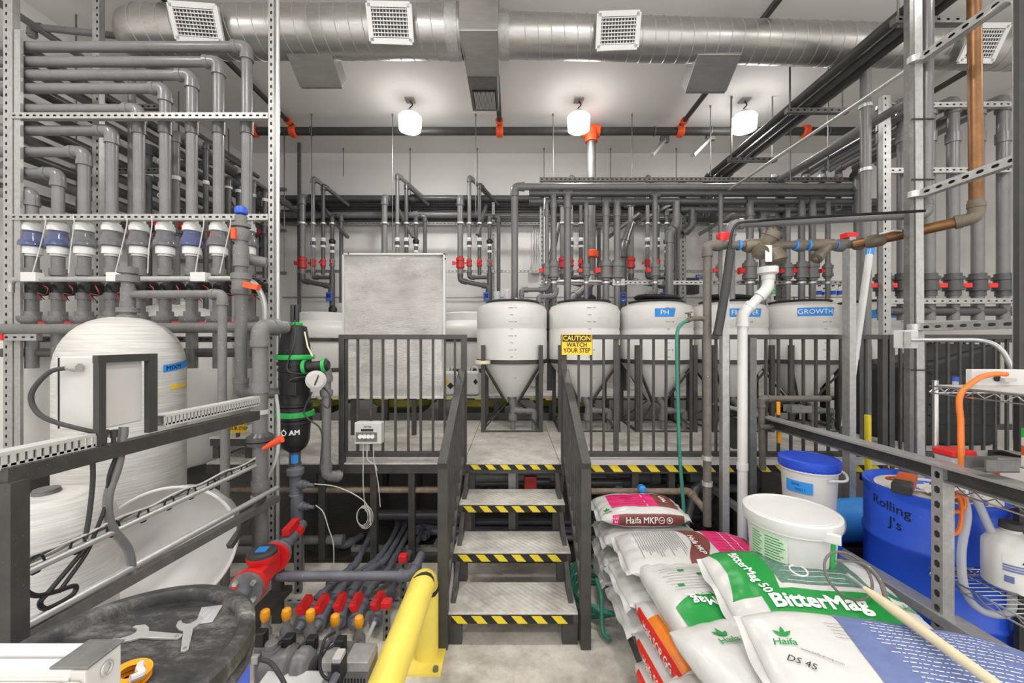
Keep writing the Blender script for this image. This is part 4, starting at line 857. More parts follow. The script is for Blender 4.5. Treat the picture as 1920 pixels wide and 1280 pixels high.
b = MB(); b.box(X_(564, Y), X_(582, Y), Y-.2, Y-.12, Z_(735, Y), Z_(712, Y)); b.build('solenoid', 'black', br, .004)
for pts in ([P(553, 600, Y-.03), P(552, 640, Y-.12), P(538, 690, Y-.14), P(560, 700, Y-.16), P(595, 700, Y-.18), P(590, 722, Y-.2)], [P(580, 705, Y-.15), P(545, 712, Y-.16), P(540, 735, Y-.15), P(560, 750, Y-.16)], [P(585, 735, Y-.15), P(570, 770, Y-.15), P(578, 785, Y-.15), P(603, 810, Y-.1), P(600, 880, Y-.08)], [P(600, 720, Y-.1), P(618, 740, Y-.12), P(615, 765, Y-.12), P(592, 745, Y-.16)]):
    one_pipe('tubing', '', smooth_path(pts, 6), .006, 'rubber', n=6, parent=t)
one_pipe('strap', '', [P(571, 622, Y-.02), P(577, 650, Y-.06), P(586, 668, Y-.1)], .006, 'pole_cream', parent=t)
t = thing('filter_drain_pipe', P(556, 1070, Y), 'grey fitting stack below the black filter', 'pipe'); dn = lambda prof, m, name, u=553: vt(name, prof, m, u, 22, t)
dn([(10, 846), (10, 872), (11, 872), (11, 868)], 'pvc_dark', 'socket'); 
b = MB(); c = oncyl(fx, Y, 10.5*s, -PI/2+.4, Z_(858, Y)); b.grid(lambda p, q: c(-6*s+13*s*p, -8*s+16*s*q), 4, 1); b.build('blue_tape', 'blue_tape', t)
dn([(10, 870), (11, 876), (15, 878), (15, 888), (11, 892), (10, 896), (10, 925), (11, 926), (11, 928)], 'pvc_blue', 'union_nut', 554)
dn([(11, 928), (11, 978), (10, 980), (10, 1016)], 'pvc_blue', 'tee', 557)
MB().tube([P(560, 1010, Y), (X_(562, Y), Y, .0)], 9*s, 14).build('stub_pipe', 'pvc', t)
for v in (907, 948): b = MB(); b.turn(P(558, v, Y), (1, -.2, 0), [(0, 9*s), (14*s, 8*s), (14*s, 6*s), (22*s, 6*s), (22*s, 4*s), (34*s, 3*s)], 14, smooth=False); b.build('sensor_port', 'pvc_blue', t)
one_pipe('sensor_cable', 'thin grey cable leaving the upper sensor port below the filter', smooth_path([P(590, 907, Y-.05), P(630, 912, Y-.08), P(670, 930, Y-.1), P(690, 950, Y-.1), P(695, 985, Y-.1)], 7), .004, 'grey_light', 'cable')
one_pipe('sensor_cable', 'thin grey cable falling from the lower sensor port to the floor', smooth_path([P(592, 947, Y-.05), P(606, 960, Y-.06), P(616, 990, Y-.07), P(625, 1020, Y-.08), P(626, 1068, Y-.1)], 7), .004, 'grey_light', 'cable')
t = pipe('filter_outlet_pipe', 'grey outlet pipe dropping from the filter to an elbow', [P(590, 690, Y+.05), P(612, 690, Y+.05), P(612, 892, Y+.05), P(640, 892, Y+.12)], 8.5*s, 'pvc')
for v in (708, 735): MB().turn(P(612, v, Y+.05)-V((0, 0, .03)), (0, 0, 1), [(0, 11*s), (.03, 12*s), (.05, 11*s)], 16).build('union_nut', 'pvc', t)
# ---------------------------------------------------------------- drop-pipe rack over the cone tanks
YQ = 5.0; s = YQ/F
t = thing('overhead_rack', P(1016, 575, YQ), 'slotted steel pipe rack standing over the cone tanks', 'rack')
for v, m in ((337, 'galv_dark'), (530, 'galv')): MB().slot(P(1012, v, YQ), P(1612, v, YQ), .05, .04, (0, -1, 0), .058).build('rail', m, t)
for u, v1, w_, m in ((1016, 700, .05, 'galv'), (1279, 700, .085, 'galv_dark'), (1463, 700, .085, 'galv_dark')): MB().slot(P(u, v1, YQ+.03), P(u, 338, YQ+.03), w_, .05, (0, -1, 0), .058).build('post', m, t)
hd = [(350, 965, 1600, 6.5), (363, 992, 1604, 6), (378, 992, 1650, 6), (393, 1275, 1545, 5.5), (404, 1470, 1650, 5)]
for i, (v, ua, ub, r) in enumerate(hd):
    pts = [P(ua, v, YQ-.06), P(ub, v, YQ-.06)]
    if i == 0: pts = [P(ua, 578, YQ-.06)]+pts
    pipe('overhead_pipe', ORD[i+1]+' grey pipe from the top in the rack over the cone tanks', pts, r*s, 'pvc_dark' if i else 'pvc', group='horizontal pipes over the cone tanks')
# vertical drop pipes with union valves; hy = union height, None = plain
drops = [(1025, 378, 640, 4, 507), (1038, 363, 600, 5.5, 507), (1064, 363, 575, 6.5, None), (1099, 378, 560, 4.2, 507), (1136, 378, 575, 6, 507), (1157, 378, 580, 6, 507), (1228, 366, 560, 4.5, 507), (1351, 363, 560, 4, 507), (1406, 378, 580, 6.2, 508), (1430, 404, 600, 6, None), (1477, 393, 570, 4.6, 508), (1503, 378, 575, 5.5, 508), (1523, 378, 575, 5.5, 508), (1552, 378, 560, 4.2, 508), (1608, 330, 575, 6, None)]
for i, (u, v0, v1, r, hy) in enumerate(drops):
    Y = YQ-.1; t = pipe('drop_pipe', ORD[i+1]+' vertical drop pipe over the cone tanks, counted from the clear bottle', [P(u, v0, Y+.08), P(u, v0+2, Y), P(u, v1, Y)], r*s, 'pvc', group='drop pipes over the cone tanks', elbows=False)
    MB().turn(P(u, v0+28, Y), (0, 0, 1), [(0, r*1.2*s), (.09, r*1.2*s)], 14).build('coupling', 'pvc', t)
    b = MB(); b.turn(P(u, v0, YQ-.06)-V((.06, 0, 0)), (1, 0, 0), [(0, r*1.45*s), (.12, r*1.45*s)], 14); b.build('tee', 'pvc_dark', t)
    if hy:
        ball_valve(t, P(u, hy, Y), (0, 0, 1), r*1.2*s, 'pvc', 'red', (-1, -.1, 0), hl=r*s*1.7)
        MB().turn(P(u, 530, Y)-V((0, 0, .012)), (0, 0, 1), [(0, r*1.35*s), (.024, r*1.35*s)], 12).build('pipe_clamp', 'galv_bright', t)
# offset pipes and returns near the dark posts
pipe('offset_pipe', 'thick offset drop pipe beside the dark slotted post', [P(1268, 378, YQ-.1), P(1268, 420, YQ-.1), P(1255, 437, YQ-.1), P(1255, 575, YQ-.1)], 6.5*s, 'pvc')
pipe('offset_pipe', 'offset pipe slanting past the black cable bundle', [P(1298, 393, YQ-.1), P(1298, 424, YQ-.1), P(1283, 436, YQ-.05)], 6*s, 'pvc_dark')
pipe('return_pipe', 'grey pipe hooking over the first cone tank rim', [P(978, 575, 4.75), P(978, 543, 4.75), P(1022, 543, 4.8), P(1030, 530, 4.85)], 4*s, 'pvc')
pipe('return_pipe', 'grey pipe hooking over behind the CAUTION sign tank', [P(1010, 580, 4.7), P(1010, 556, 4.7), P(1040, 555, 4.75), P(1044, 540, 4.8)], 4*s, 'pvc')
pipe('return_pipe', 'black pump hose bent over the CAUTION sign tank lid', [P(1085, 575, 4.66), P(1088, 563, 4.66), P(1104, 568, 4.66), P(1112, 555, 4.6)], 5*s, 'black')
pipe('return_pipe', 'grey pipe bent over the PH tank lid', [P(1214, 562, 4.7), P(1214, 552, 4.7), P(1228, 550, 4.75)], 5*s, 'pvc')
pipe('leaning_drain', 'dark drain pipe slanting behind the blue meter box', [P(1183, 420, 5.9), P(1168, 465, 5.7), P(1168, 535, 5.6), P(1168, 742, 5.6)], .055, 'pvc_dark')
pipe('leaning_drain', 'dark drain pipe slanting behind the rack end post', [P(1046, 420, 5.9), P(1033, 490, 5.7), P(1031, 742, 5.6)], .045, 'pvc_dark')
for i, (u, Y) in enumerate(((1031, 5.0), (1168, 4.95))):
    c = P(u, 557, Y); t = thing('meter_box', c, ['blue meter box hanging behind the second cone tank', 'blue meter box hanging between the CAUTION and PH tanks'][i], 'meter')
    MB().obox(c, (.035, 0, 0), (0, .02, 0), (0, 0, .06)).build('case', 'blue_box', t, .005)
    MB().obox(c+V((0, -.021, .015)), (.024, 0, 0), (0, .002, 0), (0, 0, .028)).build('screen', 'ink', t)
    text(t, '8.8', .022, flat(c+V((0, -.0235, .02)), (1, 0, 0), (0, 0, 1)), 'green'); text(t, 'pH', .018, flat(c+V((0, -.0235, -.045)), (1, 0, 0), (0, 0, 1)), 'ink_white')
    one_pipe('cable', '', smooth_path([c+V((0, 0, -.06)), c+V((-.02, .02, -.15)), c+V((-.06, .05, -.2))], 5), .004, 'rubber', n=6, parent=t)
t = thing('rack_conduit', P(1022, 400, YQ-.08), 'galvanised conduit bending along the rack rail to a switch box', 'conduit')
b = MB(); b.tube(fillet([P(1021, 372, YQ-.09), P(1021, 527, YQ-.09), P(1152, 527, YQ-.09)], .14), 2.6*s, 10); b.build('tube', 'galv_bright', t)
MB().box(X_(1147, YQ-.1), X_(1170, YQ-.1), YQ-.14, YQ-.08, Z_(536, YQ-.1), Z_(523, YQ-.1)).build('box', 'galv', t, .004)
MB().box(X_(1154, YQ-.15), X_(1164, YQ-.15), YQ-.15, YQ-.14, Z_(532, YQ-.1), Z_(527, YQ-.1)).build('cover', 'galv_dark', t)
t = thing('breaker_box', P(1004, 505, 6.7), 'grey electrical box on thin conduits by the far wall', 'electrical box')
MB().box(X_(996, 6.65), X_(1013, 6.65), 6.65, 6.77, Z_(512, 6.65), Z_(494, 6.65)).build('case', 'grey_light', t)
for u in (1000, 1005, 1009): MB().tube([P(u, 494, 6.7), P(u, 410, 6.7), P(u+14, 400, 6.7)], .009, 8).build('conduit', 'galv_bright', t)
# things on the wall behind the middle tanks
t = thing('display_box', P(1290, 552, 6.2), 'dark box on the wall behind the PH tank', 'electrical box')
MB().box(X_(1269, 6.2), X_(1306, 6.2), 6.1, 6.3, Z_(552, 6.2), Z_(522, 6.2)).build('case', 'iron', t, .01); MB().box(X_(1284, 6.0), X_(1307, 6.0), 6.06, 6.1, Z_(551, 6.1), Z_(531, 6.1)).build('front', 'black', t, .01)
t = thing('notice_sign', P(1316, 520, 6.6), 'small blue NOTICE sign on the far wall', 'sign')
MB().box(X_(1304, 6.75), X_(1330, 6.75), 6.76, 6.77, Z_(560, 6.75), Z_(514, 6.75)).build('plate', 'white', t); MB().box(X_(1305, 6.75), X_(1329, 6.75), 6.755, 6.76, Z_(522, 6.75), Z_(515, 6.75)).build('header_band', 'blue_box', t)
text(t, 'NOTICE', 6*6.75/F, flat(P(1317, 518.5, 6.752), (1, 0, 0), (0, 0, 1)), 'ink_white', .02, .9)
t = thing('green_poster', P(1442, 553, 6.6), 'bright green poster on the wall behind the white drain pipe', 'poster')
MB().box(X_(1421, 6.75), X_(1461, 6.75), 6.76, 6.77, Z_(553, 6.75), Z_(531, 6.75)).build('sheet', 'green', t)
for k in range(6): MB().box(X_(1449, 6.75), X_(1459, 6.75), 6.755, 6.76, Z_(536+2.7*k, 6.75), Z_(534.5+2.7*k, 6.75)).build('text_line', 'label_green', t)
t = thing('power_socket', P(1452, 562, 6.5), 'white socket box below the green poster', 'socket'); MB().box(X_(1447, 6.7), X_(1459, 6.7), 6.7, 6.77, Z_(566, 6.7), Z_(551, 6.7)).build('box', 'white', t, .006); MB().box(X_(1451, 6.7), X_(1455, 6.7), 6.69, 6.70, Z_(562, 6.7), Z_(555, 6.7)).build('outlet', 'ink', t)
t = thing('wire_rack', P(1540, 572, 6.0), 'low wire rack holding small bottles behind the tanks', 'shelf')
for k in range(9): MB().cyl(P(1488+12*k, 557, 5.9), P(1488+12*k, 557, 6.2), .004, n=6).build('wire', 'galv_dark', t)
for y in (5.9, 6.2): MB().cyl(P(1486, 557, y), (X_(1586, 5.9), y, Z_(557, y)), .007, n=6).build('rail', 'galv_dark', t)
for u in (1489, 1584): MB().cyl(P(u, 556, 5.92), P(u, 760, 5.92), .009, n=6).build('leg', 'galv_dark', t)
for i, u in enumerate((1536, 1546, 1562, 1574)):
    c = P(u, 555, 6.0); t = thing('reagent_bottle', c, ORD[i+1]+' small white bottle with dark label on the wire rack, from the poster side', 'bottle', 'bottles on the wire rack'); h = .12 if i != 1 else .08
    b = MB(); b.turn(c, (0, 0, 1), [(0, .035), (h*.8, .035), (h, .016), (h+.03, .016)], 12); b.build('body', 'white', t)
    b = MB(); b.turn(c+V((0, 0, .02)), (0, 0, 1), [(0, .036), (h*.5, .036)], 12, False, False); b.build('label_wrap', 'blue_box', t)
    b = MB(); b.turn(c+V((0, 0, h+.025)), (0, 0, 1), [(0, .019), (.02, .019)], 10); b.build('cap', 'ink', t)
# ---------------------------------------------------------------- pipe rack on the far side: risers, unions, header
YP = 3.9; s = YP/F
t = thing('strut_rack', P(1650, 830, YP), 'galvanised slotted rack with risers beyond the copper pipe', 'rack')
MB().slot((X_(1648, YP), YP-.06, ZD), (X_(1648, YP), YP-.06, Z_(188, YP)), .075, .05, (0, -1, 0), .066, off=-.016).build('post', 'galv', t)
for v in (199, 321): MB().slot(P(1652, v, YP-.06), P(1892, v-2, YP-.06), .05, .04, (0, -1, 0), .066).build('rail', 'galv', t)
MB().slot(P(1655, 565, YP-.06), P(1900, 564, YP-.06), .05, .04, (0, -1, 0), .075).build('rail', 'galv', t)
ru = [(1693, 193), (1742, 193), (1787, 188), (1833, 193), (1881, 185)]
for i, (u, v) in enumerate([(1656, 220)]+ru):
    x = X_(u, YP); z = Z_(v, YP); yb = (5.55, 5.5, 5.45, 5.4, 5.3, 5.25)[i]
    t = pipe('riser_pipe', ORD[i+1]+' grey riser in the far slotted rack, counted from its perforated post', [(x, yb, z-.02), (x, YP, z), P(u, 600, YP)], 9*s, 'pvc', group='risers in the far slotted rack')
    MB().turn(P(u, 268, YP), (0, 0, 1), [(0, 11*s), (18*s, 11*s)], 16).build('coupling', 'pvc', t)
    b = MB(); b.turn(P(u, 555, YP), (0, 0, 1), [(0, 11*s), (10*s, 11*s), (10*s, 15*s), (18*s, 15*s), (18*s, 13*s), (30*s, 13*s), (30*s, 15.5*s), (36*s, 15.5*s), (36*s, 12*s), (42*s, 12*s)], 18, smooth=False); vb = b.build('union_valve', 'pvc_dark', t)
    MB().obox(P(u-23, 535, YP-.03), (9*s, 0, 0), (0, .02, 0), (0, 0, 4*s)).build('handle', 'red', vb)
    MB().turn(P(u, 200, YP-.01)-V((0, 0, .02)), (0, 0, 1), [(0, 11*s), (.03, 11*s)], 16).build('pipe_clamp', 'galv_bright', t)
pipe('header_pipe', 'dark grey header pipe joining the feet of the far risers', [P(1650, 583, YP), P(1905, 583, YP)], 9*s, 'pvc_dark')
t = pipe('capped_pipe', 'tall capped grey pipe standing against the perforated post', [P(1623, 108, 3.6), P(1623, 900, 3.6)], 8.5*3.6/F, 'pvc', elbows=False)
b = MB(); b.turn(P(1623, 118, 3.6), (0, 0, 1), [(0, .052), (.05, .052), (.08, .03), (.085, .01)], 16); b.build('cap', 'pvc', t)
for v in (203, 322): b = MB(); b.turn(P(1623, v, 3.6), (0, 0, 1), [(0, .05), (.03, .05)], 14); b.build('pipe_clamp', 'galv_bright', t)
# pipes running from above the tanks towards the far rack
for i, (u0, v0, u1, v1, r) in enumerate([(1452, 342, 1640, 232, 5.5), (1510, 322, 1640, 253, 5), (1541, 318, 1660, 270, 5), (1572, 318, 1690, 282, 4.6), (1604, 318, 1690, 296, 4.6)]):
    Y0_ = 5.1; a = P(u0, v0, Y0_); z = a.z; Yn = (3.34, 3.69, 3.9, 4.1, 4.32)[i]
    pts = [P(u0, (350, 363, 378, 393, 404)[i], Y0_), a, (a.x, Yn, z), (a.x, Yn, z+.4)]
    if i == 0: pts = [P(1440, 350, YQ-.06), a, (a.x, Yn, z), (a.x, Yn, z+.4)]
    t = pipe('turning_pipe', ORD[i+1]+' grey pipe turning off above the tanks towards the far rack', pts, r*Y0_/F, 'pvc', group='pipes turning towards the far rack')
    MB().turn(P(u0, 334, Y0_), (0, 0, 1), [(0, r*1.5*Y0_/F), (.04, r*1.5*Y0_/F)], 12).build('pipe_clamp', 'galv_bright', t)
# overhead dark bundle on trapeze hangers
for i, (dx, dz, r, m) in enumerate(((0, 0, .042, 'iron'), (.1, -.02, .036, 'pvc_dark'), (.2, -.02, .036, 'iron'), (.19, -.15, .04, 'pvc'))):
    X = 2.92+dx; z = H+.84*2.92+dz; MBp = [(X, 1.6, z), (X, 5.95, z)]
    if i == 3: X, z = 3.2, 4.27; MBp = [(X, 3.62, z), (X, 5.95, z)]
    pipe('bundle_pipe', ORD[i+1]+' dark pipe in the overhead bundle on trapeze hangers', MBp+[(X, 6.2, z-.5)], r, m, group='overhead pipe bundle')
for i, y in enumerate((2.95, 4.1, 5.2)):
    z = H+.84*2.92; t = thing('trapeze_hanger', (3.0, y, z-.1), ('nearest', 'middle', 'farthest')[i]+' steel trapeze hanger under the overhead pipe bundle', 'hanger', 'trapeze hangers of the overhead bundle')
    MB().slot((2.82, y, z-.085), (3.45, y, z-.085), .05, .05, (0, -1, 0), .07).build('channel', 'galv_dark', t)
    for x in (2.86, 3.4): MB().cyl((x, y, z-.13), (x, y, ZC), .008, n=6).build('rod', 'galv_dark', t)
# copper pipe with the strainer and check valve assembly
Y = 2.5; s = Y/F
t = thing('copper_pipe', P(1829, 410, Y), 'tall copper pipe bending into the old bronze valve line', 'pipe')
cp = [P(1826, -60, Y), P(1831, 408, Y), P(1690, 440, 2.72), P(1600, 458, 2.9)]
MB().tube(fillet(cp, .07), 10*s, 16).build('pipe', 'copper', t)
elbow(t, cp[0], cp[1], cp[2], 10*s, 'bronze'); MB().turn(P(1830, 395, Y), (0, 0, 1), [(0, .037), (.07, .037)], 16).build('coupling', 'bronze', t)
b = MB(); d = (cp[2]-cp[1]).normalized(); b.turn(cp[1]+d*.42, d, [(0, .034), (.02, .045), (.09, .045), (.11, .034)], 14); b.build('ball_valve', 'bronze', t)
one_pipe('lever', '', [P(1690, 433, 2.7), P(1676, 432, 2.68), P(1650, 438, 2.66)], .006, 'white', parent=t)
Y = 2.92; s = Y/F
t = thing('valve_line', P(1460, 462, Y), 'row of old bronze valves and strainer on a grey pipe', 'valve assembly')
pipe('x', '', [P(1602, 458, Y), P(1326, 460, Y), P(1326, 985, Y)], 7.5*s, 'old_pipe', parent=t)
for u, r in ((1345, 11), (1405, 12), (1500, 12), (1575, 12), (1610, 9)):
    b = MB(); b.turn(P(u-8, 460, Y), (1, 0, 0), [(0, r*.8*s), (3*s, r*s), (13*s, r*s), (16*s, r*.8*s)], 8, smooth=False); b.build('union', 'old_pipe', t)
for u in (1383, 1489, 1513, 1566): b = MB(); b.turn(P(u, 460, Y), (1, 0, 0), [(0, 9.5*s), (4*s, 9.5*s)], 14); b.build('sealing_tape', 'blue_tape', t)
b = MB(); b.turn(P(1395, 461, Y), (1, 0, 0), [(0, 10*s), (8*s, 13*s), (60*s, 13*s), (68*s, 10*s)], 18)
b.turn(P(1432, 462, Y), (.35, -.3, .75), [(0, 13*s), (20*s, 14*s), (20*s, 16*s), (32*s, 16*s), (32*s, 6*s), (36*s, 6*s)], 18, smooth=False)
b.turn(P(1428, 462, Y), (-.45, -.6, -.5), [(0, 12*s), (22*s, 14*s), (28*s, 14*s), (30*s, 5*s)], 18, smooth=False); b.turn(P(1448, 468, Y), (.2, -.2, -.9), [(0, 14*s), (16*s, 18*s), (24*s, 18*s), (28*s, 10*s)], 18, smooth=False); b.build('backflow_valve', 'bronze', t)
MB().obox(P(1441, 475, Y-.1), (6*s, 0, 0), (0, .002, 0), (0, 0, 15*s)).build('paper_tag', 'paper', t)
b = MB(); b.turn(P(1517, 459, Y), (1, 0, 0), [(0, 9*s), (4*s, 11*s), (44*s, 11*s), (48*s, 9*s)], 16); b.turn(P(1552, 460, Y), (-.8, -.25, -.75), [(0, 10*s), (30*s, 10*s), (34*s, 11*s), (40*s, 11*s), (41*s, 4*s), (46*s, 4*s)], 16, smooth=False); b.build('strainer', 'bronze', t)
MB().obox(P(1358, 447, Y), (8*s, 0, 2*s), (0, .01, 0), (-1*s, 0, 4*s)).build('handle', 'red', t)
for v in (862, 910): b = MB(); b.turn(P(1326, v, Y), (0, 0, 1), [(0, 9.5*s), (8*s, 9.5*s)], 14); b.build('pipe_clamp', 'galv_bright', t)
pipe('rusty_rail_pipe', 'rusty pipe running low under the platform edge and bending to the standpipe', [P(1108, 921, 3.2), P(1292, 921, 3.2), P(1326, 960, 2.95)], .026, 'rust')
pipe('rusty_rail_pipe', 'rusty pipe running low behind the filter under the platform', [P(430, 918, 3.3), P(838, 918, 3.3)], .026, 'rust')
# funnel and white drain pipe
t = thing('drain_pipe', P(1390, 960, Y), 'white plastic drain pipe fed by a wide funnel', 'pipe')
pipe('x', '', [P(1440, 515, Y-.02), P(1440, 540, Y-.02), P(1392, 588, Y-.02), P(1392, 1010, Y-.02)], 8.5*s, 'white_pvc', parent=t)
b = MB(); b.turn(P(1440, 517, Y-.02), (0, 0, 1), [(0, 9*s), (2*s, 12*s), (5*s, 17*s), (16*s, 17*s), (16*s, 15*s), (6*s, 12*s)], 22, True, False, smooth=False); b.build('funnel', 'white_pvc', t)
for v in (595, 880): b = MB(); b.turn(P(1392, v, Y-.02), (0, 0, 1), [(0, 9.8*s), (12*s, 9.8*s)], 16); b.build('coupling', 'white_pvc', t)
# hose tap and green hose
t = thing('hose_tap', P(1300, 592, Y), 'brass garden tap on the old standpipe', 'tap')
MB().tube([P(1326, 597, Y), P(1298, 597, Y), P(1289, 601, Y-.02)], 4.5*s, 12).build('body', 'bronze', t); MB().turn(P(1293, 594, Y-.01), (-.2, 0, 1), [(0, 3*s), (7*s, 3*s), (7*s, 7*s), (9*s, 7*s)], 12, smooth=False).build('knob', 'bronze', t)
one_pipe('garden_hose', 'green garden hose hanging from the brass tap', smooth_path([P(1290, 600, Y-.02), P(1277, 608, Y-.03), P(1270, 622, Y-.04), P(1269, 660, Y-.05), P(1271, 760, Y-.05), P(1275, 860, Y-.06), P(1281, 940, Y-.06), P(1284, 990, Y-.06)], 6), 3.2*s, 'hose_green', 'hose')
# strut posts with red caps
for i, (u, vt_, vb_, Yp, label) in enumerate(((1358, 446, 960, 2.95, 'slotted post with red cap carrying the valve line by the drain pipe'), (1592, 446, 870, 3.1, 'slotted post with red cap carrying the bronze strainer'), (1409, 633, 990, 3.05, 'short galvanised post clamped to the railing'))):
    t = thing('strut_post', P(u, 1000, Yp), label, 'strut'); x = X_(u, Yp)
    MB().slot((x, Yp, 0 if i != 2 else .3), P(u, vt_, Yp), .07 if i == 1 else .05, .05, (1, 0, 0), .06).build('channel', 'galv' if i != 2 else 'galv_dark', t)
    if i < 2: MB().box(x-.045, x+.045, Yp-.035, Yp+.035, Z_(447, Yp), Z_(437, Yp)).build('cap', 'red', t, .004)
# drooping black hoses by the drain pipe, grey pipe overhead
t = pipe('long_grey_pipe', 'grey pipe sloping from the tall pair of posts to the hose drop', [P(1370, 560, 2.95), P(1370, 421, 2.95), P(1737, 401, 2.6), P(1741, -50, 2.6)], 8.2*2.7/F, 'pvc')
for k in range(3): one_pipe('cable', '', smooth_path([P(1735, 395, 2.5), P(1560, 405, 2.7), P(1420, 414, 2.85), P(1378, 424, 2.87), P(1364+2*k, 480, 2.87), P(1352+3*k, 560, 2.86), P(1346+3*k, 612, 2.86)], 8), .009, 'black', n=8, parent=t)
one_pipe('black_hose', 'thick black hose end drooping beside the white drain pipe', smooth_path([P(1370, 470, 2.82), P(1362, 530, 2.82), P(1352, 590, 2.82), P(1345, 628, 2.82)], 6), [.03]*18+[.034], 'rubber', 'hose')
# pair of tall struts and their slotted arms
YT = 2.6; s = YT/F
t = thing('tall_post_pair', (X_(1712, YT), YT, 0), 'pair of tall dusty steel posts tied with cable ties', 'strut')
MB().slot((X_(1722, YT), YT, 0), (X_(1713, YT), YT, ZC), .05, .05, (1, 0, 0), .06).build('channel', 'galv', t); MB().box(X_(1704, YT)-.014, X_(1704, YT)+.014, YT-.02, YT+.02, 0, ZC).build('channel', 'galv_dark', t)
for v in (228, 340, 693): MB().box(X_(1700, YT), X_(1742, YT), YT-.035, YT-.03, Z_(v+1, YT), Z_(v-1, YT)).build('cable_tie', 'ink', t)
XA = 2.64
for i, (za, yb) in enumerate(((H+.69*XA, 2.05), (H+.36*XA, 2.05), (H+.035*XA, 2.0))):
    t = thing('crossing_strut', (XA, yb, za), ['top slotted steel arm crossing the copper pipe', 'middle slotted steel arm crossing the copper pipe', 'lowest slotted steel arm above the white switch box'][i], 'strut')
    MB().slot((XA, 2.62, za), (XA, yb, za), .05, .045, (-1, 0, 0), .07, .04, .018).build('channel', 'galv', t)
    b = MB(); b.turn((XA-.03, 2.58, za-.02), (0, 0, 1), [(0, .04), (.04, .04)], 12); b.build('clamp', 'galv_bright', t)
t = thing('corner_post', P(1907, 900, 2.0), 'big galvanised corner post at the edge of the shelf', 'strut')
MB().box(X_(1919, 2.0), X_(1945, 2.0), 1.99, 2.03, .0, ZC).build('channel', 'galv', t); MB().box(X_(1909, 2.0), X_(1919, 2.0), 1.995, 2.02, 0, ZC).build('channel_edge', 'iron', t)
xx = X_(1893, 2.05)
one_pipe('bent_conduit', 'pale conduit sweeping from overhead down beside the corner post', fillet([(2.68, 5.2, H+.70*2.68), (2.64, 2.2, H+.685*2.64), (xx, 2.02, H+.685*2.62-.02), (xx, 2.02, 1.3)], .12), .015, 'galv_bright', 'conduit', n=12)
# switch box and its conduit
t = thing('switch_box', P(1700, 650, 2.6), 'white switch box with conduit on the dusty posts', 'switch')
MB().box(X_(1683, 2.55), X_(1708, 2.55), 2.5, 2.58, Z_(653, 2.55), Z_(619, 2.55)).build('case', 'white', t, .006); MB().box(X_(1693, 2.5), X_(1706, 2.5), 2.492, 2.5, Z_(650, 2.5), Z_(622, 2.5)).build('cover', 'galv', t)
b = MB(); b.tube(fillet([P(1710, 637, 2.5), P(1870, 637, 2.2), P(1903, 700, 2.15), P(1903, 745, 2.15)], .14, 8), .012, 10); b.build('tube', 'galv_bright', t)
one_pipe('leaning_pipe', 'white plastic pipe with blue tape leaning by the perforated post', [P(1634, 450, 3.3), P(1584, 800, 3.15)], .026, 'white_pvc', 'pipe')
b = MB(); b.cyl(P(1633.5, 455, 3.3), P(1630, 478, 3.29), .029); tag(b.build('blue_tape_band', 'blue_tape'), 'blue tape wrapped round the leaning white pipe', 'tape')
pipe('valve_manifold', 'small grey pipe frame with yellow-handled taps behind the railing', [P(1430, 880, 3.15), P(1427, 747, 3.15), P(1555, 747, 3.15)], .024, 'old_pipe')
pipe('valve_manifold', 'lower grey pipe stub with yellow-handled tap behind the railing', [P(1424, 800, 3.13), P(1490, 800, 3.13)], .02, 'old_pipe')
for i, (u, v) in enumerate(((1459, 765), (1461, 818))):
    b = MB(); b.obox(P(u, v, 3.1), (.012, 0, 0), (0, .008, 0), (0, 0, .05)); tag(b.build('tap_lever', 'orange'), ['yellow tap lever hanging from the upper pipe stub', 'yellow tap lever hanging from the lower pipe stub'][i], 'tap lever')
b = MB(); b.tube([P(1627, 778, 3.15), P(1628, 940, 3.15)], .022, 12); tag(b.build('yellow_post', 'yellow_tape'), 'slim yellow painted post in front of the railing', 'post')
# black moulded bin behind the railing
Y = 3.75; t = thing('black_bin', P(1790, 850, Y), 'large black moulded plastic bin behind the railing', 'bin')
xa, xb = X_(1742, Y), X_(1870, Y)
b = MB(); b.add([(xa-.35, Y+.7, ZD), (xb, Y+.7, ZD), (xb, Y, ZD), (xa-.05, Y, ZD), (xa-.35, Y+.7, 1.5), (xb, Y+.7, 1.8), (xb, Y, 1.78), (xa+.05, Y, 1.62)], [(0, 1, 2, 3), (4, 7, 6, 5), (3, 2, 6, 7), (0, 3, 7, 4), (1, 0, 4, 5), (2, 1, 5, 6)]); b.build('body', 'black', t, .04)
for k in range(6): MB().box(xa, xb, Y-.012, Y, 1.0+.1*k, 1.012+.1*k).build('rib', 'black', t)
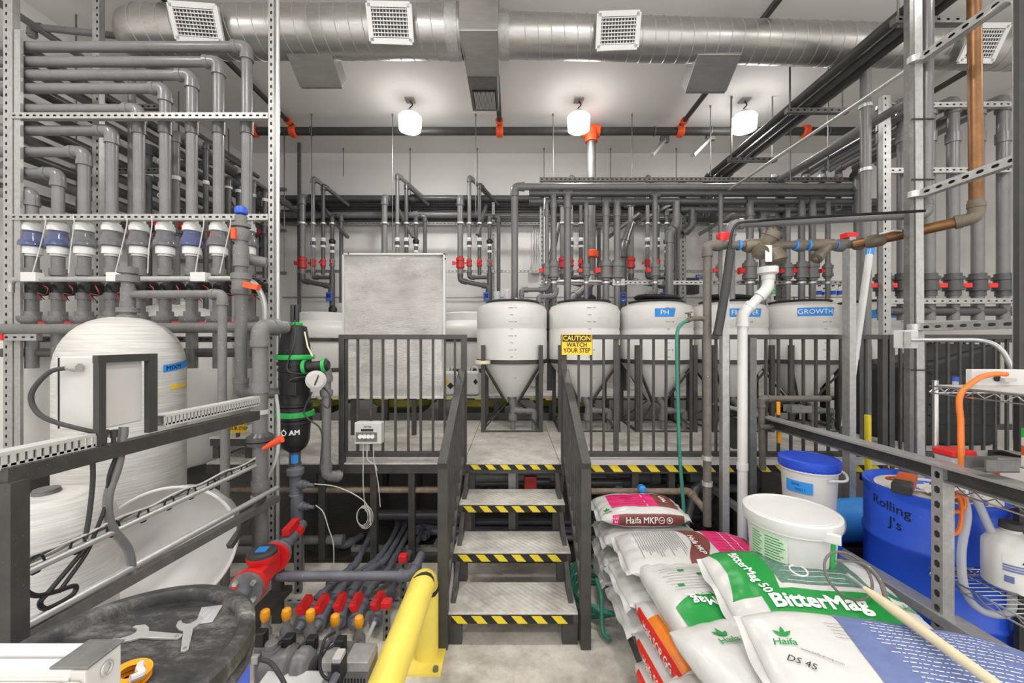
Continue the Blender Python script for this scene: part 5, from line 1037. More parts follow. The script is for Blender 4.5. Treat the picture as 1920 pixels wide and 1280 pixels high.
# ---------------------------------------------------------------- floor piping and pumps
zf = .075
def fl(pts, z=zf): return [G(u, v, z) for (u, v) in pts]
runs = [('first', [(566, 1168), (597, 1122), (627, 1089), (668, 1056), (690, 1012), (700, 985)]), ('second', [(599, 1166), (633, 1111), (655, 1084), (706, 1052), (733, 1013), (752, 972)]),
        ('third', [(637, 1162), (664, 1103), (690, 1070), (722, 1050), (742, 1018), (766, 976)]), ('fourth', [(667, 1162), (695, 1100), (724, 1078), (738, 1050), (755, 1018), (776, 980)]), ('fifth', [(706, 1160), (730, 1118), (744, 1084), (765, 1040), (785, 1010), (800, 980)])]
for i, (o, pts) in enumerate(runs):
    p = fl(pts); t = pipe('floor_pipe', o+' grey dosing pipe along the floor with red valve, counted from the black-lidded drum', p, .023, 'pvc_blue', group='dosing pipes on the floor', fr=.06, elbows=False)
    for k in (1, 2): d = (p[k+1]-p[k]).normalized(); b = MB(); b.turn(p[k]-d*.05, d, [(0, .033), (.1, .033)], 14); b.build('coupling', 'pvc_blue', t)
    for k in (2, 3): elbow(t, p[k-1], p[k], p[k+1], .023, 'pvc_blue')
    d = (p[1]-p[0]).normalized(); b = MB(); b.turn(p[0]-d*.02, d, [(-.05, .018), (-.02, .02), (0, .028), (0, .044), (.03, .044), (.03, .038), (.13, .038), (.13, .044), (.17, .044), (.17, .03)], 16, smooth=False); vb = b.build('ball_valve', 'pvc_blue', t)
    c = p[0]+d*.08+V((-.02, 0, .062)); MB().obox(c, d*.075, d.cross(V((0, 0, 1)))*.018, V((-.1, 0, .2)).normalized()*.02).build('handle', 'red', vb); MB().obox(c+V((0, 0, .021)), d*.05, d.cross(V((0, 0, 1)))*.009, V((0, 0, .002))).build('handle_inlay', 'red_dark', vb)
    MB().turn(p[1]-d*.02, d, [(0, .03), (.03, .03)], 12).build('pipe_clamp', 'galv_bright', t)
# where the runs turn away under the stairs
for i, (v, z) in enumerate(((962, .12), (975, .09), (988, .075), (1000, .075), (1010, .075))):
    p0 = G((757, 770, 792, 806, 830)[i], (970, 972, 985, 996, 1008)[i], zf); Y = p0.y
    pipe('under_stair_pipe', ORD[i+1]+' grey pipe from the back passing under the stairs', [p0+V((-.03, -.12, 0)), p0, p0+V((.12, -.08 if i < 3 else 0, 0)), V((1.4, Y-.08 if i < 3 else Y, zf))], .028, 'pvc_blue', group='pipes passing under the stairs')
for i, (ua, ub, v) in enumerate(((535, 752, 1131), (660, 832, 1028))):
    a, b_ = G(ua, v, .02), G(ub, v, .02); t = thing('floor_strut', a, ['nearer steel channel clamping the dosing pipes to the floor', 'farther steel channel clamping the dosing pipes to the floor'][i], 'strut'); MB().slot(a, b_, .045, .04, (0, 0, 1), .06).build('channel', 'galv', t)
pipe('cross_pipe', 'straight grey pipe crossing above the dosing pipes from the red flow meter', [P(520, 1080, 2.55), P(772, 1079, 2.66), P(790, 1040, 2.85)], .031, 'pvc_blue')
pipe('loose_elbow', 'short grey pipe with elbow lying behind the dosing pipes', [G(628, 1018, .06), G(648, 1022, .06), G(678, 1004, .06)], .028, 'pvc_blue')
for i, (u, v0, v1, Y) in enumerate(((560, 992, 1112, 2.86), (756, 1042, 1130, 2.78), (725, 1128, 1200, 2.42))):
    x = X_(u, Y); t = thing('strut_stub', (x, Y, 0), ['short steel stub post with red cap beside the red flow meter', 'short steel stub post with red cap at the cross pipe end', 'short steel stub post with red cap among the floor valves'][i], 'strut')
    MB().slot((x, Y, 0), (x, Y, Z_(v0+8, Y)), .045, .045, (.3, -1, 0), .05).build('channel', 'galv_dark', t); MB().box(x-.028, x+.028, Y-.028, Y+.028, Z_(v0+9, Y), Z_(v0-3, Y)).build('cap', 'red', t, .004)
# red flow meter lying along the floor
c = G(492, 1062, .2); c.y = 2.40; c.x = X_(492, 2.40); c.z = .42; d = V((-.13, 1, .0)).normalized(); sd = V((1, .13, 0)).normalized(); up = V((0, 0, 1))
t = thing('flow_meter', (c.x, c.y, 0), 'bright red flanged flow meter on a grey pipe', 'flow meter')
MB().obox(c, d*.12, sd*.055, up*.06).build('body', 'red', t, .012)
b = MB(); b.turn(c+up*.05, up, [(0, .07), (.03, .085), (.05, .085)], 24); b.build('register_base', 'red', t)
b = MB(); b.turn(c+up*.10, up, [(0, .082), (.02, .08), (.026, .07)], 24); dl_ = b.build('register_lid', 'iron', t); MB().obox(c+up*.128, d*.03, sd*.03, up*.002).build('display', 'blue_light', dl_)
for s_ in (-1, 1):
    b = MB(); b.turn(c+d*s_*.15-d*.02, d, [(0, .095), (.025, .095)], 24); b.build('flange', 'red', t)
    b = MB(); b.turn(c+d*s_*.18-d*.015, d, [(0, .09), (.03, .09)], 24); b.build('pipe_flange', 'pvc', t)
    for k in range(4):
        q = c+sd*math.cos(PI/4+k*PI/2)*.065+up*math.sin(PI/4+k*PI/2)*.065; b = MB(); b.cyl(q+d*s_*.185, q+d*s_*.215, .014, n=6); b.build('bolt', 'galv_bright', t)
    p = c+d*s_*.19; b = MB(); b.turn(p, d*s_, [(0, .04), (.05, .036), (.08, .036), (.08, .05), (.12, .05), (.12, .044), (.3, .044), (.3, .05), (.34, .05), (.34, .036), (.42 if s_ > 0 else .5, .036)], 16, smooth=False); vb = b.build('ball_valve', 'pvc_blue', t)
    q = p+d*s_*.22+up*.075; MB().obox(q, d*.09, sd*.024, up*.022).build('handle', 'red', vb)
MB().box(c.x-.05, c.x+.06, 2.2, 2.62, .16, .2).build('channel', 'iron', t); 
for y in (2.22, 2.56): MB().box(c.x-.03, c.x+.03, y-.02, y+.02, 0, .37).build('saddle', 'iron', t)
# dosing pumps and injectors
inj = [(497, 1157), (537, 1155), (582, 1157), (628, 1166), (673, 1169)]
for i, (u, v) in enumerate(inj):
    Y = 2.2; x = X_(u, Y); z = Z_(v, Y); t = thing('injector', (x, Y, 0), ORD[i+1]+' orange-knobbed injector from the black-lidded drum', 'injector', 'orange-knobbed injectors')
    b = MB(); b.turn((x, Y, z-.02), (0, 0, 1), [(0, .017), (.02, .024), (.04, .026), (.058, .022), (.066, .01)], 14); b.build('knob', 'orange', t)
    b = MB(); b.turn((x, Y, 0), (0, 0, 1), [(0, .03), (.04, .03), (.05, .022), (.1, .022), (.11, .034), (z-.07, .034), (z-.05, .02), (z-.015, .018)], 14, smooth=False); b.build('stem', 'pvc', t)
    b = MB(); b.turn((x+.01, Y-.02, z-.1), (.7, -.5, -.25), [(0, .026), (.06, .026), (.06, .02), (.14, .02)], 12, smooth=False); b.build('side_union', 'pvc_blue', t)
for i, (u, v) in enumerate(((500, 1182), (551, 1190), (593, 1193), (646, 1195))):
    Y = 2.1; x = X_(u, Y); z = Z_(v, Y); t = thing('dosing_pump', (x, Y, 0), ORD[i+1]+' small dosing pump with black connector from the drum', 'pump', 'dosing pumps on the floor')
    MB().box(x-.04, x+.035, Y-.05, Y+.05, 0, z-.05).build('body', 'pvc', t, .01); MB().box(x-.03, x+.02, Y-.06, Y-.01, z-.045, z+.025).build('connector', 'black', t, .006)
    b = MB(); b.turn((x+.03, Y+.01, z-.12), (0, -1, .2), [(0, .045), (.05, .045), (.06, .03)], 16); b.build('pump_head', 'pvc_blue', t)
    MB().box(x-.035, x+.0, Y-.075, Y-.04, z-.12, z-.08).build('plug', 'grey_light', t, .004)
    one_pipe('cable', '', smooth_path([(x-.02, Y-.05, z+.01), (x-.06, Y-.08, z-.01), (x-.09, Y-.1, z-.07), (x-.1, Y-.09, z-.2)], 5), .006, 'black', n=6, parent=t)
    b = MB(); p0 = V((x+.03, Y+.02, z-.08)); p1 = V((X_(inj[i+1][0], 2.2)-.01, 2.24, .12)); b.tube(smooth_path([p0, (p0+p1)/2+V((0, 0, .02)), p1], 5), .014, 10); b.build('tube', 'pvc_blue', t)
Y = 2.02; t = thing('strainer_housing', P(545, 1265, Y), 'fat grey cylindrical strainer housing beside the blue drum', 'strainer'); s = Y/F; c = P(500, 1238, Y); c.z = .17
b = MB(); b.turn(c, (1, -.08, 0), [(0, 24*s), (38*s, 24*s), (38*s, 30*s), (42*s, 30*s), (56*s, 30*s), (58*s, 26*s), (64*s, 26*s), (64*s, 31*s), (78*s, 31*s), (86*s, 24*s), (90*s, 16*s)], 26, smooth=False); b.build('body', 'pvc', t)
for k in range(6): MB().turn(c+V(((43+2.2*k)*s, -.003*k, 0)), (1, -.08, 0), [(0, 31.2*s), (1.1*s, 31.2*s)], 26).build('rib', 'pvc_dust', t)
b = MB(); b.turn(c+V((9*s, 0, 18*s)), (0, 0, 1), [(0, 15*s), (10*s, 15*s), (10*s, 11*s), (20*s, 11*s), (22*s, 9*s)], 20, smooth=False); b.build('cap', 'pvc', t)
MB().box(c.x+.05, c.x+.18, 1.98, 2.05, 0, .1).build('saddle', 'black', t)
Y = 1.95; t = thing('pump_motor', P(650, 1280, Y), 'grey pump motor with cooling slots and steel top plate', 'motor'); x0, x1 = X_(600, Y), X_(688, Y)
MB().box(x0, x1, Y, Y+.16, 0, .19).build('case', 'galv_dark', t, .006)
for a, b_ in ((x0, x0+.06), (x0+.12, x1+.01)): MB().box(a, b_, Y-.01, Y+.12, .19, .235).build('top_plate', 'galv', t, .004)
for k in range(14): x = x0+.012+k*.0155; MB().box(x, x+.007, Y-.004, Y, .09, .15).build('cooling_slot', 'ink', t)
MB().box(X_(627, 1.9), X_(645, 1.9), 1.86, 1.94, .19, .29).build('connector', 'black', t, .006); MB().box(X_(628, 1.9), X_(644, 1.9), 1.865, 1.93, .29, .315).build('plug', 'grey_light', t, .004)
one_pipe('tube', '', [P(634, 1258, 1.88), P(622, 1282, 1.82), P(612, 1330, 1.8)], .018, 'pvc_blue', parent=t)
one_pipe('cable', '', smooth_path([P(628, 1185, 1.98), P(608, 1200, 1.92), P(600, 1250, 1.88), P(612, 1272, 1.86), P(626, 1268, 1.87)], 6), .007, 'black', parent=t)
Y = 1.86; t = thing('pump_case', P(545, 1285, Y), 'low white pump case with blue base beside the drum', 'pump'); MB().box(X_(478, Y), X_(598, Y), Y, Y+.1, .10, .185).build('case', 'white', t, .008); MB().box(X_(478, Y), X_(598, Y), Y, Y+.1, 0, .10).build('base', 'blue_drum', t)
one_pipe('drum_cable', 'dark cable curving out beside the blue drum', smooth_path([P(490, 1236, 1.85), P(510, 1245, 1.85), P(535, 1285, 1.8), P(545, 1330, 1.78)], 6), .01, 'rubber', 'cable')
one_pipe('suction_tube', 'pale clear tube rising to the valve among the red handles', smooth_path([P(668, 1245, 2.2), P(682, 1212, 2.25), P(703, 1165, 2.32)], 5), .012, 'tube_clear', 'tube')
# yellow guard rail
t = thing('guard_rail', (-.49, 2.3, 0), 'yellow painted bent pipe guard rail bolted to the floor', 'guard rail')
b = MB(); b.tube(fillet([(-.49, 2.28, 0), (-.49, 2.28, .47), (-.49, 1.2, .47)], .12, 8), .068, 24); b.build('rail', 'yellow', t)
MB().box(-.62, -.385, 2.14, 2.40, 0, .012).build('base_plate', 'yellow', t)
for x in (-.59, -.415):
    for y in (2.165, 2.37): b = MB(); b.cyl((x, y, .012), (x, y, .03), .016, n=6); b.build('bolt', 'galv_dark', t)
for (q, a) in (((-.49, 2.16, .47), 0), ((-.49, 2.27, .40), 1)):
    b = MB(); b.tube([V(q)+(V((math.cos(k)*.0695, .016*math.sin(k*2), math.sin(k)*.0695)) if a == 0 else V((math.cos(k)*.0695, math.sin(k)*.0695, .014*math.sin(2*k)))) for k in [j*PI/10+(.3 if a == 0 else -1.6) for j in range(7)]], [.002, .006, .010, .012, .010, .006, .002], 6); b.build('black_stripe', 'ink', t)
# pipes lying in the dark under the platform
for i, (ua, ub, v, Y, r, m) in enumerate(((890, 1052, 893, 3.5, .045, 'pvc_dust'), (880, 1040, 905, 3.6, .03, 'pvc_dark'), (1108, 1230, 895, 3.6, .05, 'pvc_dust'), (1108, 1180, 905, 3.45, .035, 'pvc_dark'), (1108, 1190, 908, 3.9, .03, 'pvc'), (1190, 1330, 897, 3.8, .05, 'pvc_dark'), (1290, 1340, 893, 3.5, .05, 'pvc'), (1310, 1400, 915, 3.55, .04, 'pvc'), (700, 880, 965, 3.6, .045, 'pvc_dark'), (420, 640, 1012, 3.3, .035, 'pvc'), (1110, 1330, 970, 3.9, .05, 'pvc_dark'))):
    t = thing('under_deck_pipe', P(ua, v, Y), ORD[i+1]+' dusty pipe lying in the dark under the platform', 'pipe', 'pipes under the platform'); MB().cyl(P(ua, v, Y), P(ub, v, Y), r, n=14).build('pipe', m, t)
    b = MB(); b.turn(P(ub, v, Y)-V((.06, 0, 0)), (1, 0, 0), [(0, r*1.25), (.08, r*1.25), (.08, r*.8)], 14, smooth=False); b.build('coupling', m, t)
pipe('under_deck_branch', 'grey branch pipe bending down under the platform', [P(1330, 893, 3.5), P(1302, 915, 3.5), P(1285, 985, 3.4)], .035, 'pvc')
t = thing('under_deck_valve', P(1000, 900, 3.5), 'dull red valve under the top stair tread', 'valve'); MB().box(X_(982, 3.5), X_(1006, 3.5), 3.42, 3.52, Z_(912, 3.5), Z_(888, 3.5)).build('body', 'red_dark', t, .01); MB().cyl(P(1004, 902, 3.45), P(1030, 902, 3.45), .03).build('port', 'pvc_dark', t)
b = MB(); b.turn(P(1202, 914, 3.15), (0, -1, 0), [(0, .03), (.04, .03), (.05, .015)], 14); tag(b.build('blue_cap_valve', 'blue_light'), 'small bright blue knob on the platform post', 'valve')
for i, (a, b_) in enumerate((((1165, 925, 3.3), (1186, 945, 3.25)), ((1345, 925, 3.4), (1400, 965, 3.2)))):
    t = thing('under_deck_strut', P(*a), ['angled steel channel behind the top fertiliser bag', 'angled steel channel behind the white oval bucket'][i], 'strut'); MB().bar(P(*a)+V((-.1, .4, .1)), P(*b_), .05, .045).build('channel', 'galv', t)
t = thing('garden_hose_coil', (.62, 2.75, 0), 'green garden hose coiled on the floor beside the pallet', 'hose')
for k in range(4): b = MB(); b.tube([V((.60+math.cos(a*PI/9)*(.16+.02*k), 2.75+math.sin(a*PI/9)*(.2+.03*k), .03+.035*k+.02*math.sin(a+k))) for a in range(19)], .014, 8); b.build('hose_loop', 'hose_green', t)
b = MB(); b.tube(smooth_path([(.55, 2.6, .25), (.56, 2.5, .2), (.55, 2.42, .05), (.58, 2.36, .03)], 6), .014, 8); b.build('hose_end', 'hose_green', t)
# ---------------------------------------------------------------- blue drum with black lid, lower corner
DX, DY, DZ, DR = -1.05, 1.05, .975, .30
t = thing('blue_drum', (DX, DY, 0), 'pale blue drum under a dusty black lid beside the floor valves', 'drum')
b = MB(); b.turn((DX, DY, 0), (0, 0, 1), [(0, DR-.03), (.03, DR), (.3, DR), (.31, DR+.012), (.34, DR+.012), (.35, DR), (.62, DR), (.63, DR+.012), (.66, DR+.012), (.67, DR), (.84, DR), (.93, DR-.02)], 64); b.build('body', 'blue_drum_pale', t)
b = MB(); b.turn((DX, DY, .885), (0, 0, 1), [(0, DR-.012), (0, DR+.012), (.02, DR+.014), (.024, DR+.004), (.04, DR+.004), (.044, DR+.014), (.08, DR+.014), (.09, DR+.004), (.09, DR-.02), (.082, DR-.028), (.055, DR-.032), (.055, .02), (.055, .005)], 72, True, True); b.build('lid', 'lid_black', t)
zl_ = .9405
def flat_shape(pts, z, h, name, m, label, cat, parent=None):
    n = len(pts); b = MB(); b.add([(p[0], p[1], z) for p in pts]+[(p[0], p[1], z+h) for p in pts], [tuple(range(n, 2*n)), tuple(reversed(range(n)))]+[(i, (i+1) % n, (i+1) % n+n, i+n) for i in range(n)])
    o = b.build(name, m, parent, .0008); return o if parent else tag(o, label, cat)
def wrench(a, c, w_, label):
    a, c = V((a.x, a.y)), V((c.x, c.y)); d = (c-a); L = d.length; d.normalize(); n = V((-d.y, d.x)); Q = lambda x, y: a+d*x*L+n*y*w_
    pts = [Q(1, -.45), Q(1.03, 0), Q(1, .45), Q(.32, .62), Q(.24, 1.25), Q(.1, 1.75), Q(-.06, 1.55), Q(-.07, 1.1), Q(.06, .85), Q(.12, .2), Q(.1, -.3), Q(.0, -.95), Q(-.12, -1.15), Q(-.1, -1.6), Q(.05, -1.7), Q(.22, -1.2), Q(.32, -.62)]
    t = thing('spanner', (a.x, a.y, zl_), label, 'spanner'); flat_shape(pts, zl_, .006, 'blade', 'galv_bright', '', '', t)
    b = MB(); h = Q(.94, 0); b.turn((h.x, h.y, zl_+.006), (0, 0, 1), [(0, w_*.25), (.0008, w_*.25)], 14); b.build('hang_hole', 'rust', t)
wrench(G(240, 1190, zl_), G(337, 1196, zl_), .021, 'flat open-ended steel spanner lying across the black lid')
wrench(G(356, 1166, zl_), G(346, 1222, zl_), .019, 'flat open-ended steel spanner pointing at the plastic bag')
b = MB(); q = [G(378, 1140, zl_), G(418, 1135, zl_), G(398, 1168, zl_), G(366, 1172, zl_)]
b.grid(lambda a, c: q[0].lerp(q[1], a).lerp(q[3].lerp(q[2], a), c)+V((0, 0, .003+.006*abs(math.sin(a*9+c*5))*math.sin(PI*a)*math.sin(PI*c))), 10, 10); tag(b.build('plastic_bag', 'tube_clear'), 'small clear plastic bag lying on the black lid', 'bag')
c = G(243, 1276, zl_); t = thing('thread_seal_roll', (c.x, c.y, zl_), 'yellow roll with white sealing tape on the black lid', 'tape roll')
b = MB(); b.turn((c.x, c.y, zl_), (.12, 0, 1), [(0, .022), (0, .043), (.006, .043), (.006, .03), (.018, .03), (.018, .043), (.024, .043), (.024, .022)], 24, False, False, smooth=False); b.build('spool', 'orange', t)
b = MB(); b.tube(smooth_path([c+V((.01, .02, .026)), c+V((.025, .0, .03)), c+V((.04, -.01, .026)), c+V((.03, -.03, .03))], 5), .009, 8); b.build('loose_tape', 'white', t)
# beige control enclosure in the very corner
t = thing('control_enclosure', (-1.0, .7, .95), 'beige control enclosure with ribbed top in the bottom corner', 'enclosure')
xr = -.75; MB().box(-1.5, xr-.03, .70, .765, 1.0, 1.208).build('case', 'white', t, .004)
for (ya, yb) in ((.735, .765), (.702, .728)): MB().box(-1.5, xr-.02, ya, yb, 1.205, 1.222).build('top_rail', 'white', t, .003)
MB().box(xr-.065, xr+.004, .70, .768, 1.2225, 1.227).build('end_plate', 'galv_dark', t, .002); MB().box(xr-.028, xr, .70, .765, 1.0, 1.221).build('end_cap', 'cabinet', t, .003)
MB().box(-1.5, xr-.035, .672, .70, 1.0, 1.206).build('front_panel', 'beige', t, .008); MB().box(xr-.03, xr-.004, .68, .70, 1.0, 1.206).build('front_corner', 'beige', t, .006)
o = MB().box(-.885, -.815, .6712, .672, 1.165, 1.199).build('name_card', 'paper', t); text(o, 'Pump 1 Room 1', .0085, flat((-.85, .6708, 1.187), (1, 0, 0), (0, 0, 1)), 'ink_grey') 
o = MB().box(-1.0, -.915, .6712, .672, 1.165, 1.194).build('name_card', 'paper', t)
b = MB(); b.tube([V((xr+.003, .735+.009*math.cos(a*PI/8), 1.198+.011*math.sin(a*PI/8))) for a in range(17)], .0025, 8); b.build('ring', 'galv_bright', t)
# ---------------------------------------------------------------- fertiliser bags on the low pallet
t = thing('pallet', (1.3, 2.1, 0), 'low dark slatted pallet under the fertiliser bags', 'pallet')
for x in (.70, 1.3, 1.9): MB().box(x, x+.05, 1.0, 3.05, 0, .085).build('bearer', 'black_steel', t)
for k in range(15): MB().box(.70, 1.98, 1.02+.137*k, 1.11+.137*k, .085, .105).build('slat', 'wood', t)
class Bag:
    """filled plastic sack; pt(s, a) is the surface: s along the length -1..1, a round the girth (0 top, +-.5 sides, 1 bottom)"""
    def __init__(s, loc, rot, L, W, T, label, seed=0, e=.62, tilt=(0, 0), m='bag', grp=None, wr=1.0):
        s.L, s.W, s.T, s.e, s.sd, s.wr = L, W, T, e, seed, wr
        s.mx = Matrix.Translation(V(loc)) @ Euler((tilt[0], tilt[1], rot)).to_matrix().to_4x4()
        sg = lambda x, p: math.copysign(abs(x)**p, x); N = 240; P_ = []
        for i in range(N+1): q = PI*i/N; P_.append((sg(math.sin(q), e)*W/2, sg(math.cos(q), e)*T/2))
        acc = [0]
        for i in range(N): acc.append(acc[-1]+math.hypot(P_[i+1][0]-P_[i][0], P_[i+1][1]-P_[i][1]))
        s.tot = acc[-1]; s.tab = []; j = 0
        for k in range(201):
            tt = s.tot*k/200
            while j < N-1 and acc[j+1] < tt: j += 1
            f = (tt-acc[j])/max(1e-9, acc[j+1]-acc[j]); s.tab.append((P_[j][0]+(P_[j+1][0]-P_[j][0])*f, P_[j][1]+(P_[j+1][1]-P_[j][1])*f))
        s.t = thing('fertiliser_bag', loc, label, 'bag', grp)
        b = MB(); ns, na = 44, 48
        b.grid(lambda x, y: s.pt(math.sin((x*2-1)*PI/2*.999), y*2-1), ns, na); b.build('sack', m, s.t)
        for sg_ in (-1, 1):
            b = MB(); ww = W*.5*.93
            b.grid(lambda x, y: s.mx @ V((sg_*(L/2-.006+.028*x), (y*2-1)*ww, -.005+.010*math.sin(y*13+seed+sg_)*(.4+x)-.015*x)), 2, 24); b.build('end_seam', m, s.t)
    def pt(s, q, a, off=0.0):
        k = abs(a)*200; i = min(199, int(k)); f = k-i; y, z = s.tab[i]; y2, z2 = s.tab[i+1]; y += (y2-y)*f; z += (z2-z)*f
        if a < 0: y = -y
        tk = max(0.0, 1-abs(q)**3.6)**.62; wk = 1-.10*abs(q)**5
        n = noise.noise(V((q*3.1+s.sd*7.3, a*4+s.sd, 1.7)))*.5+noise.noise(V((q*9+s.sd*3.1, a*9, s.sd)))*.22
        rid = abs(math.sin(a*17+s.sd+2*n))**3*abs(q)**3
        h = (n*.10+rid*.10*-1)*s.T*s.wr
        r = math.hypot(y/(s.W), z/(s.T))+1e-6
        d = 1+ (h*1.0+off)/ (s.T*.5)
        return s.mx @ V((q*s.L/2*(1+off*.0), y*wk*(1+(h*.3+off)/(s.W*.5)), z*tk*d+(off*.3 if z > 0 else -off*.3)))
    def patch(s, s0, s1, a0, a1, m, name='printed_band', nu=18, nv=14, off=.0025, shape=None):
        b = MB()
        def fn(x, y):
            if shape: return s.pt(*shape(x, y), off)
            return s.pt(s0+(s1-s0)*x, a0+(a1-a0)*y, off)
        b.grid(fn, nu, nv); return b.build(name, m, s.t)
    def text(s, sv, size, q0, a0, m='ink_white', rot=0, bold=.012, off=.006, sq=1.0):
        ca, sa = math.cos(rot), math.sin(rot)
        return text(s.t, sv, size, lambda x, y: s.pt(q0+(x*ca-y*sa)/(s.L/2), a0-(x*sa+y*ca)/s.tot, off), m, bold, sq)
    def lines(s, s0, s1, a0, a1, n, m='ink_grey', across=False, w_=.004, rag=1, words=False):
        b = MB(); rnd = random.Random(s.sd+n)
        for k in range(n):
            e0 = rnd.uniform(0, .12)*rag; e1 = 1-rnd.uniform(0, .3)*rag
            if words:
                a = a0+(a1-a0)*(k+.5)/n; da = w_/s.tot/2; x0 = s0+(s1-s0)*e0*.6+.18*(k/n)*(1-k/n); x1 = s0+(s1-s0)*e1
                while x0 < x1:
                    x2 = min(x1, x0+rnd.uniform(.015, .06)); b.grid(lambda x, y: s.pt(x0+(x2-x0)*x, a-da+2*da*y, .0035), 2, 1); x0 = x2+.012
            elif across:
                q = s0+(s1-s0)*(k+.5)/n; dq = w_/s.L; b.grid(lambda x, y: s.pt(q-dq+2*dq*x, a0+(a1-a0)*(e0+(e1-e0)*y), .0035), 1, 8)
            else:
                a = a0+(a1-a0)*(k+.5)/n; da = w_/s.tot/2; b.grid(lambda x, y: s.pt(s0+(s1-s0)*(e0+(e1-e0)*x), a-da+2*da*y, .0035), 10, 1)
        return stuff(b.build('small_print', m, s.t))
    def leaf(s, q0, a0, sz, rot=0, m='bag_green', word=True):
        ca, sa = math.cos(rot), math.sin(rot); b = MB()
        for (an, l) in ((2.3, 1), (1.57, 1.15), (.75, .9)):
            pts = [(0, 0), (.25*l, .18), (.6*l, .16), (l, 0), (.6*l, -.16), (.25*l, -.18)]
            pts = [(x*math.cos(an)-y*math.sin(an), x*math.sin(an)+y*math.cos(an)) for x, y in pts]
            b.add([s.pt(q0+(x*ca-y*sa)*sz/(s.L/2), a0-(x*sa+y*ca)*sz/s.tot, .0045) for x, y in pts], [tuple(range(6))])
        b.build('leaf_emblem', m, s.t)
        if word: s.text('Haifa', sz*.85, q0+(0*ca+.55*sa)*sz/(s.L/2), a0-(0*sa-.55*ca)*sz/s.tot, m, rot)
FR = -1   # side of the girth that faces the camera for bags lying along x: a<0 is y<0
# bag length axis = local x. For a = 0..-.5 we go from the top to the side nearest the camera. Text upright for the viewer: a decreasing downwards -> flip
class BagX(Bag):
    """bag whose printed side faces -y: girth runs downwards towards the camera with increasing a"""
    def pt(s, q, a, off=0.0): return Bag.pt(s, q, -a, off)
def mkp(loc, rot, label, seed, L=.62, W=.38, T=.145, top=True, vis=True, num='0.52'):
    B = BagX(loc, rot, L, W, T, label, seed)
    if vis:
        B.patch(-.62, .84, .40, .58, 'bag_maroon'); B.patch(-.76, -.62, .40, .58, 'bag_pink')
        B.text('Haifa MKP', .052, -.12, .49); B.text(num, .02, -.69, .46); B.text('34', .02, -.69, .515)
        for q in (.32, .5):
            b = MB(); b.tube([B.pt(q+.085*math.cos(k*PI/8)*.75, .49+.042*math.sin(k*PI/8), .004) for k in range(17)], .0022, 5); b.build('round_mark', 'ink_white', B.t)
        B.text('haifa', .014, .32, .49); B.leaf(.5, .505, .02, 0, 'ink_white', False)
    if top:
        B.patch(-.72, .36, -.22, .24, 'bag_pink'); B.patch(.36, .82, -.22, .24, 'bag_maroon')
        B.lines(-.66, .3, -.2, .2, 6, 'bag_maroon', w_=.003); B.patch(.1, .115, -.22, .24, 'ink_white', nu=2); B.text('MKP', .05, .58, .0, rot=PI/2)
        B.leaf(-.84, .28, .035)
    return B
mkp((.93, 2.93, .565), .0, 'top fertiliser bag of the far stack, maroon band reading Haifa MKP', 3)
mkp((.97, 2.88, .425), .03, 'second fertiliser bag from the top of the far stack, pink label mostly covered', 5, L=.68, top=False, num='177')
for i, z in enumerate((.29, .165)): Bag((.97, 2.86+.02*i, z), .02*i, .70, .42, .14, ['third white bag from the top of the far stack', 'bottom white bag of the far stack'][i], 11+i)
# middle stack
B = BagX((1.10, 2.42, .50), -.04, .86, .46, .15, 'white bag with small print and a pink mesh panel behind the green bags', 21)
B.lines(-.78, -.12, -.34, .30, 20, 'ink_grey', across=True, w_=.003); B.patch(-.10, .16, -.36, .42, 'bag_maroon', shape=lambda x, y: (-.10+.26*x+.10*math.sin(y*5), -.36+.78*y)); B.text('Haifa MKP', .05, .03, .03, rot=-PI/2)
B.patch(.26, .80, -.34, .34, 'bag_pink'); B.patch(.80, .92, -.34, .34, 'bag_maroon'); B.lines(.28, .78, -.3, .3, 9, 'bag_maroon', w_=.003); B.patch(.5, .51, -.34, .34, 'ink_white', nu=1); B.patch(.64, .65, -.34, .34, 'ink_white', nu=1)
for i, z in enumerate((.355, .22)):
    B = Bag((1.05, 2.40-.02*i, z), .05, .84, .46, .14, ['white bag directly under the small print bag', 'lowest white bag under the small print bag'][i], 31+i); B.patch(-.93, -.86, -.6, -.45, 'bag_pink', nu=4, nv=4)
# near stacks along the left edge: bags lie along y, their outer side is a < 0
B = BagX((.95, 1.99, .50), PI/2+.06, .66, .46, .15, 'white bag with green panel reading BitterMag heptahydrate', 41)
B.patch(-.72, -.1, -.4, .4, 'bag_green', shape=lambda x, y: (-.80+.66*x*(1-.35*(2*y-1)**2), -.36+.76*y))
B.text('BitterMag', .075, -.34, .06, rot=PI/2, sq=.9, bold=.02); B.text('magnesium Sulfate heptahydrate', .027, -.20, .06, rot=PI/2, m='ink_white', sq=.85)
B.lines(-.06, .55, -.30, .36, 9, 'ink_grey', across=True, w_=.0022)
for (q, a) in ((.06, -.2), (.28, .05), (.18, .27), (.42, -.1)): B.patch(q, q+.06, a, a+.06, 'bag_green', nu=3, nv=3)
for i, (z, y, x) in enumerate(((.375, 1.86, .90), (.25, 1.80, .88), (.145, 1.74, .86))):
    B = BagX((x, y, z), PI/2+.10, .66, .44, .135, ['upper of the white bags with red Haifa SOP side bands', 'middle white bag with a red Haifa SOP side band', 'lowest white bag with a red Haifa SOP side band'][i], 51+i)
    B.patch(-.60, .80, -.575, -.42, 'bag_red'); B.patch(-.55, .45, -.415, -.30, 'bag_orange') if i == 0 else None
    B.text('Haifa SOP GG', .05, .08, -.50, rot=PI); B.patch(-.76, -.62, -.575, -.40, 'bag_orange', nu=4, nv=4); B.text('8724', .022, -.69, -.48, rot=PI); B.leaf(-.86, -.42, .06, PI)
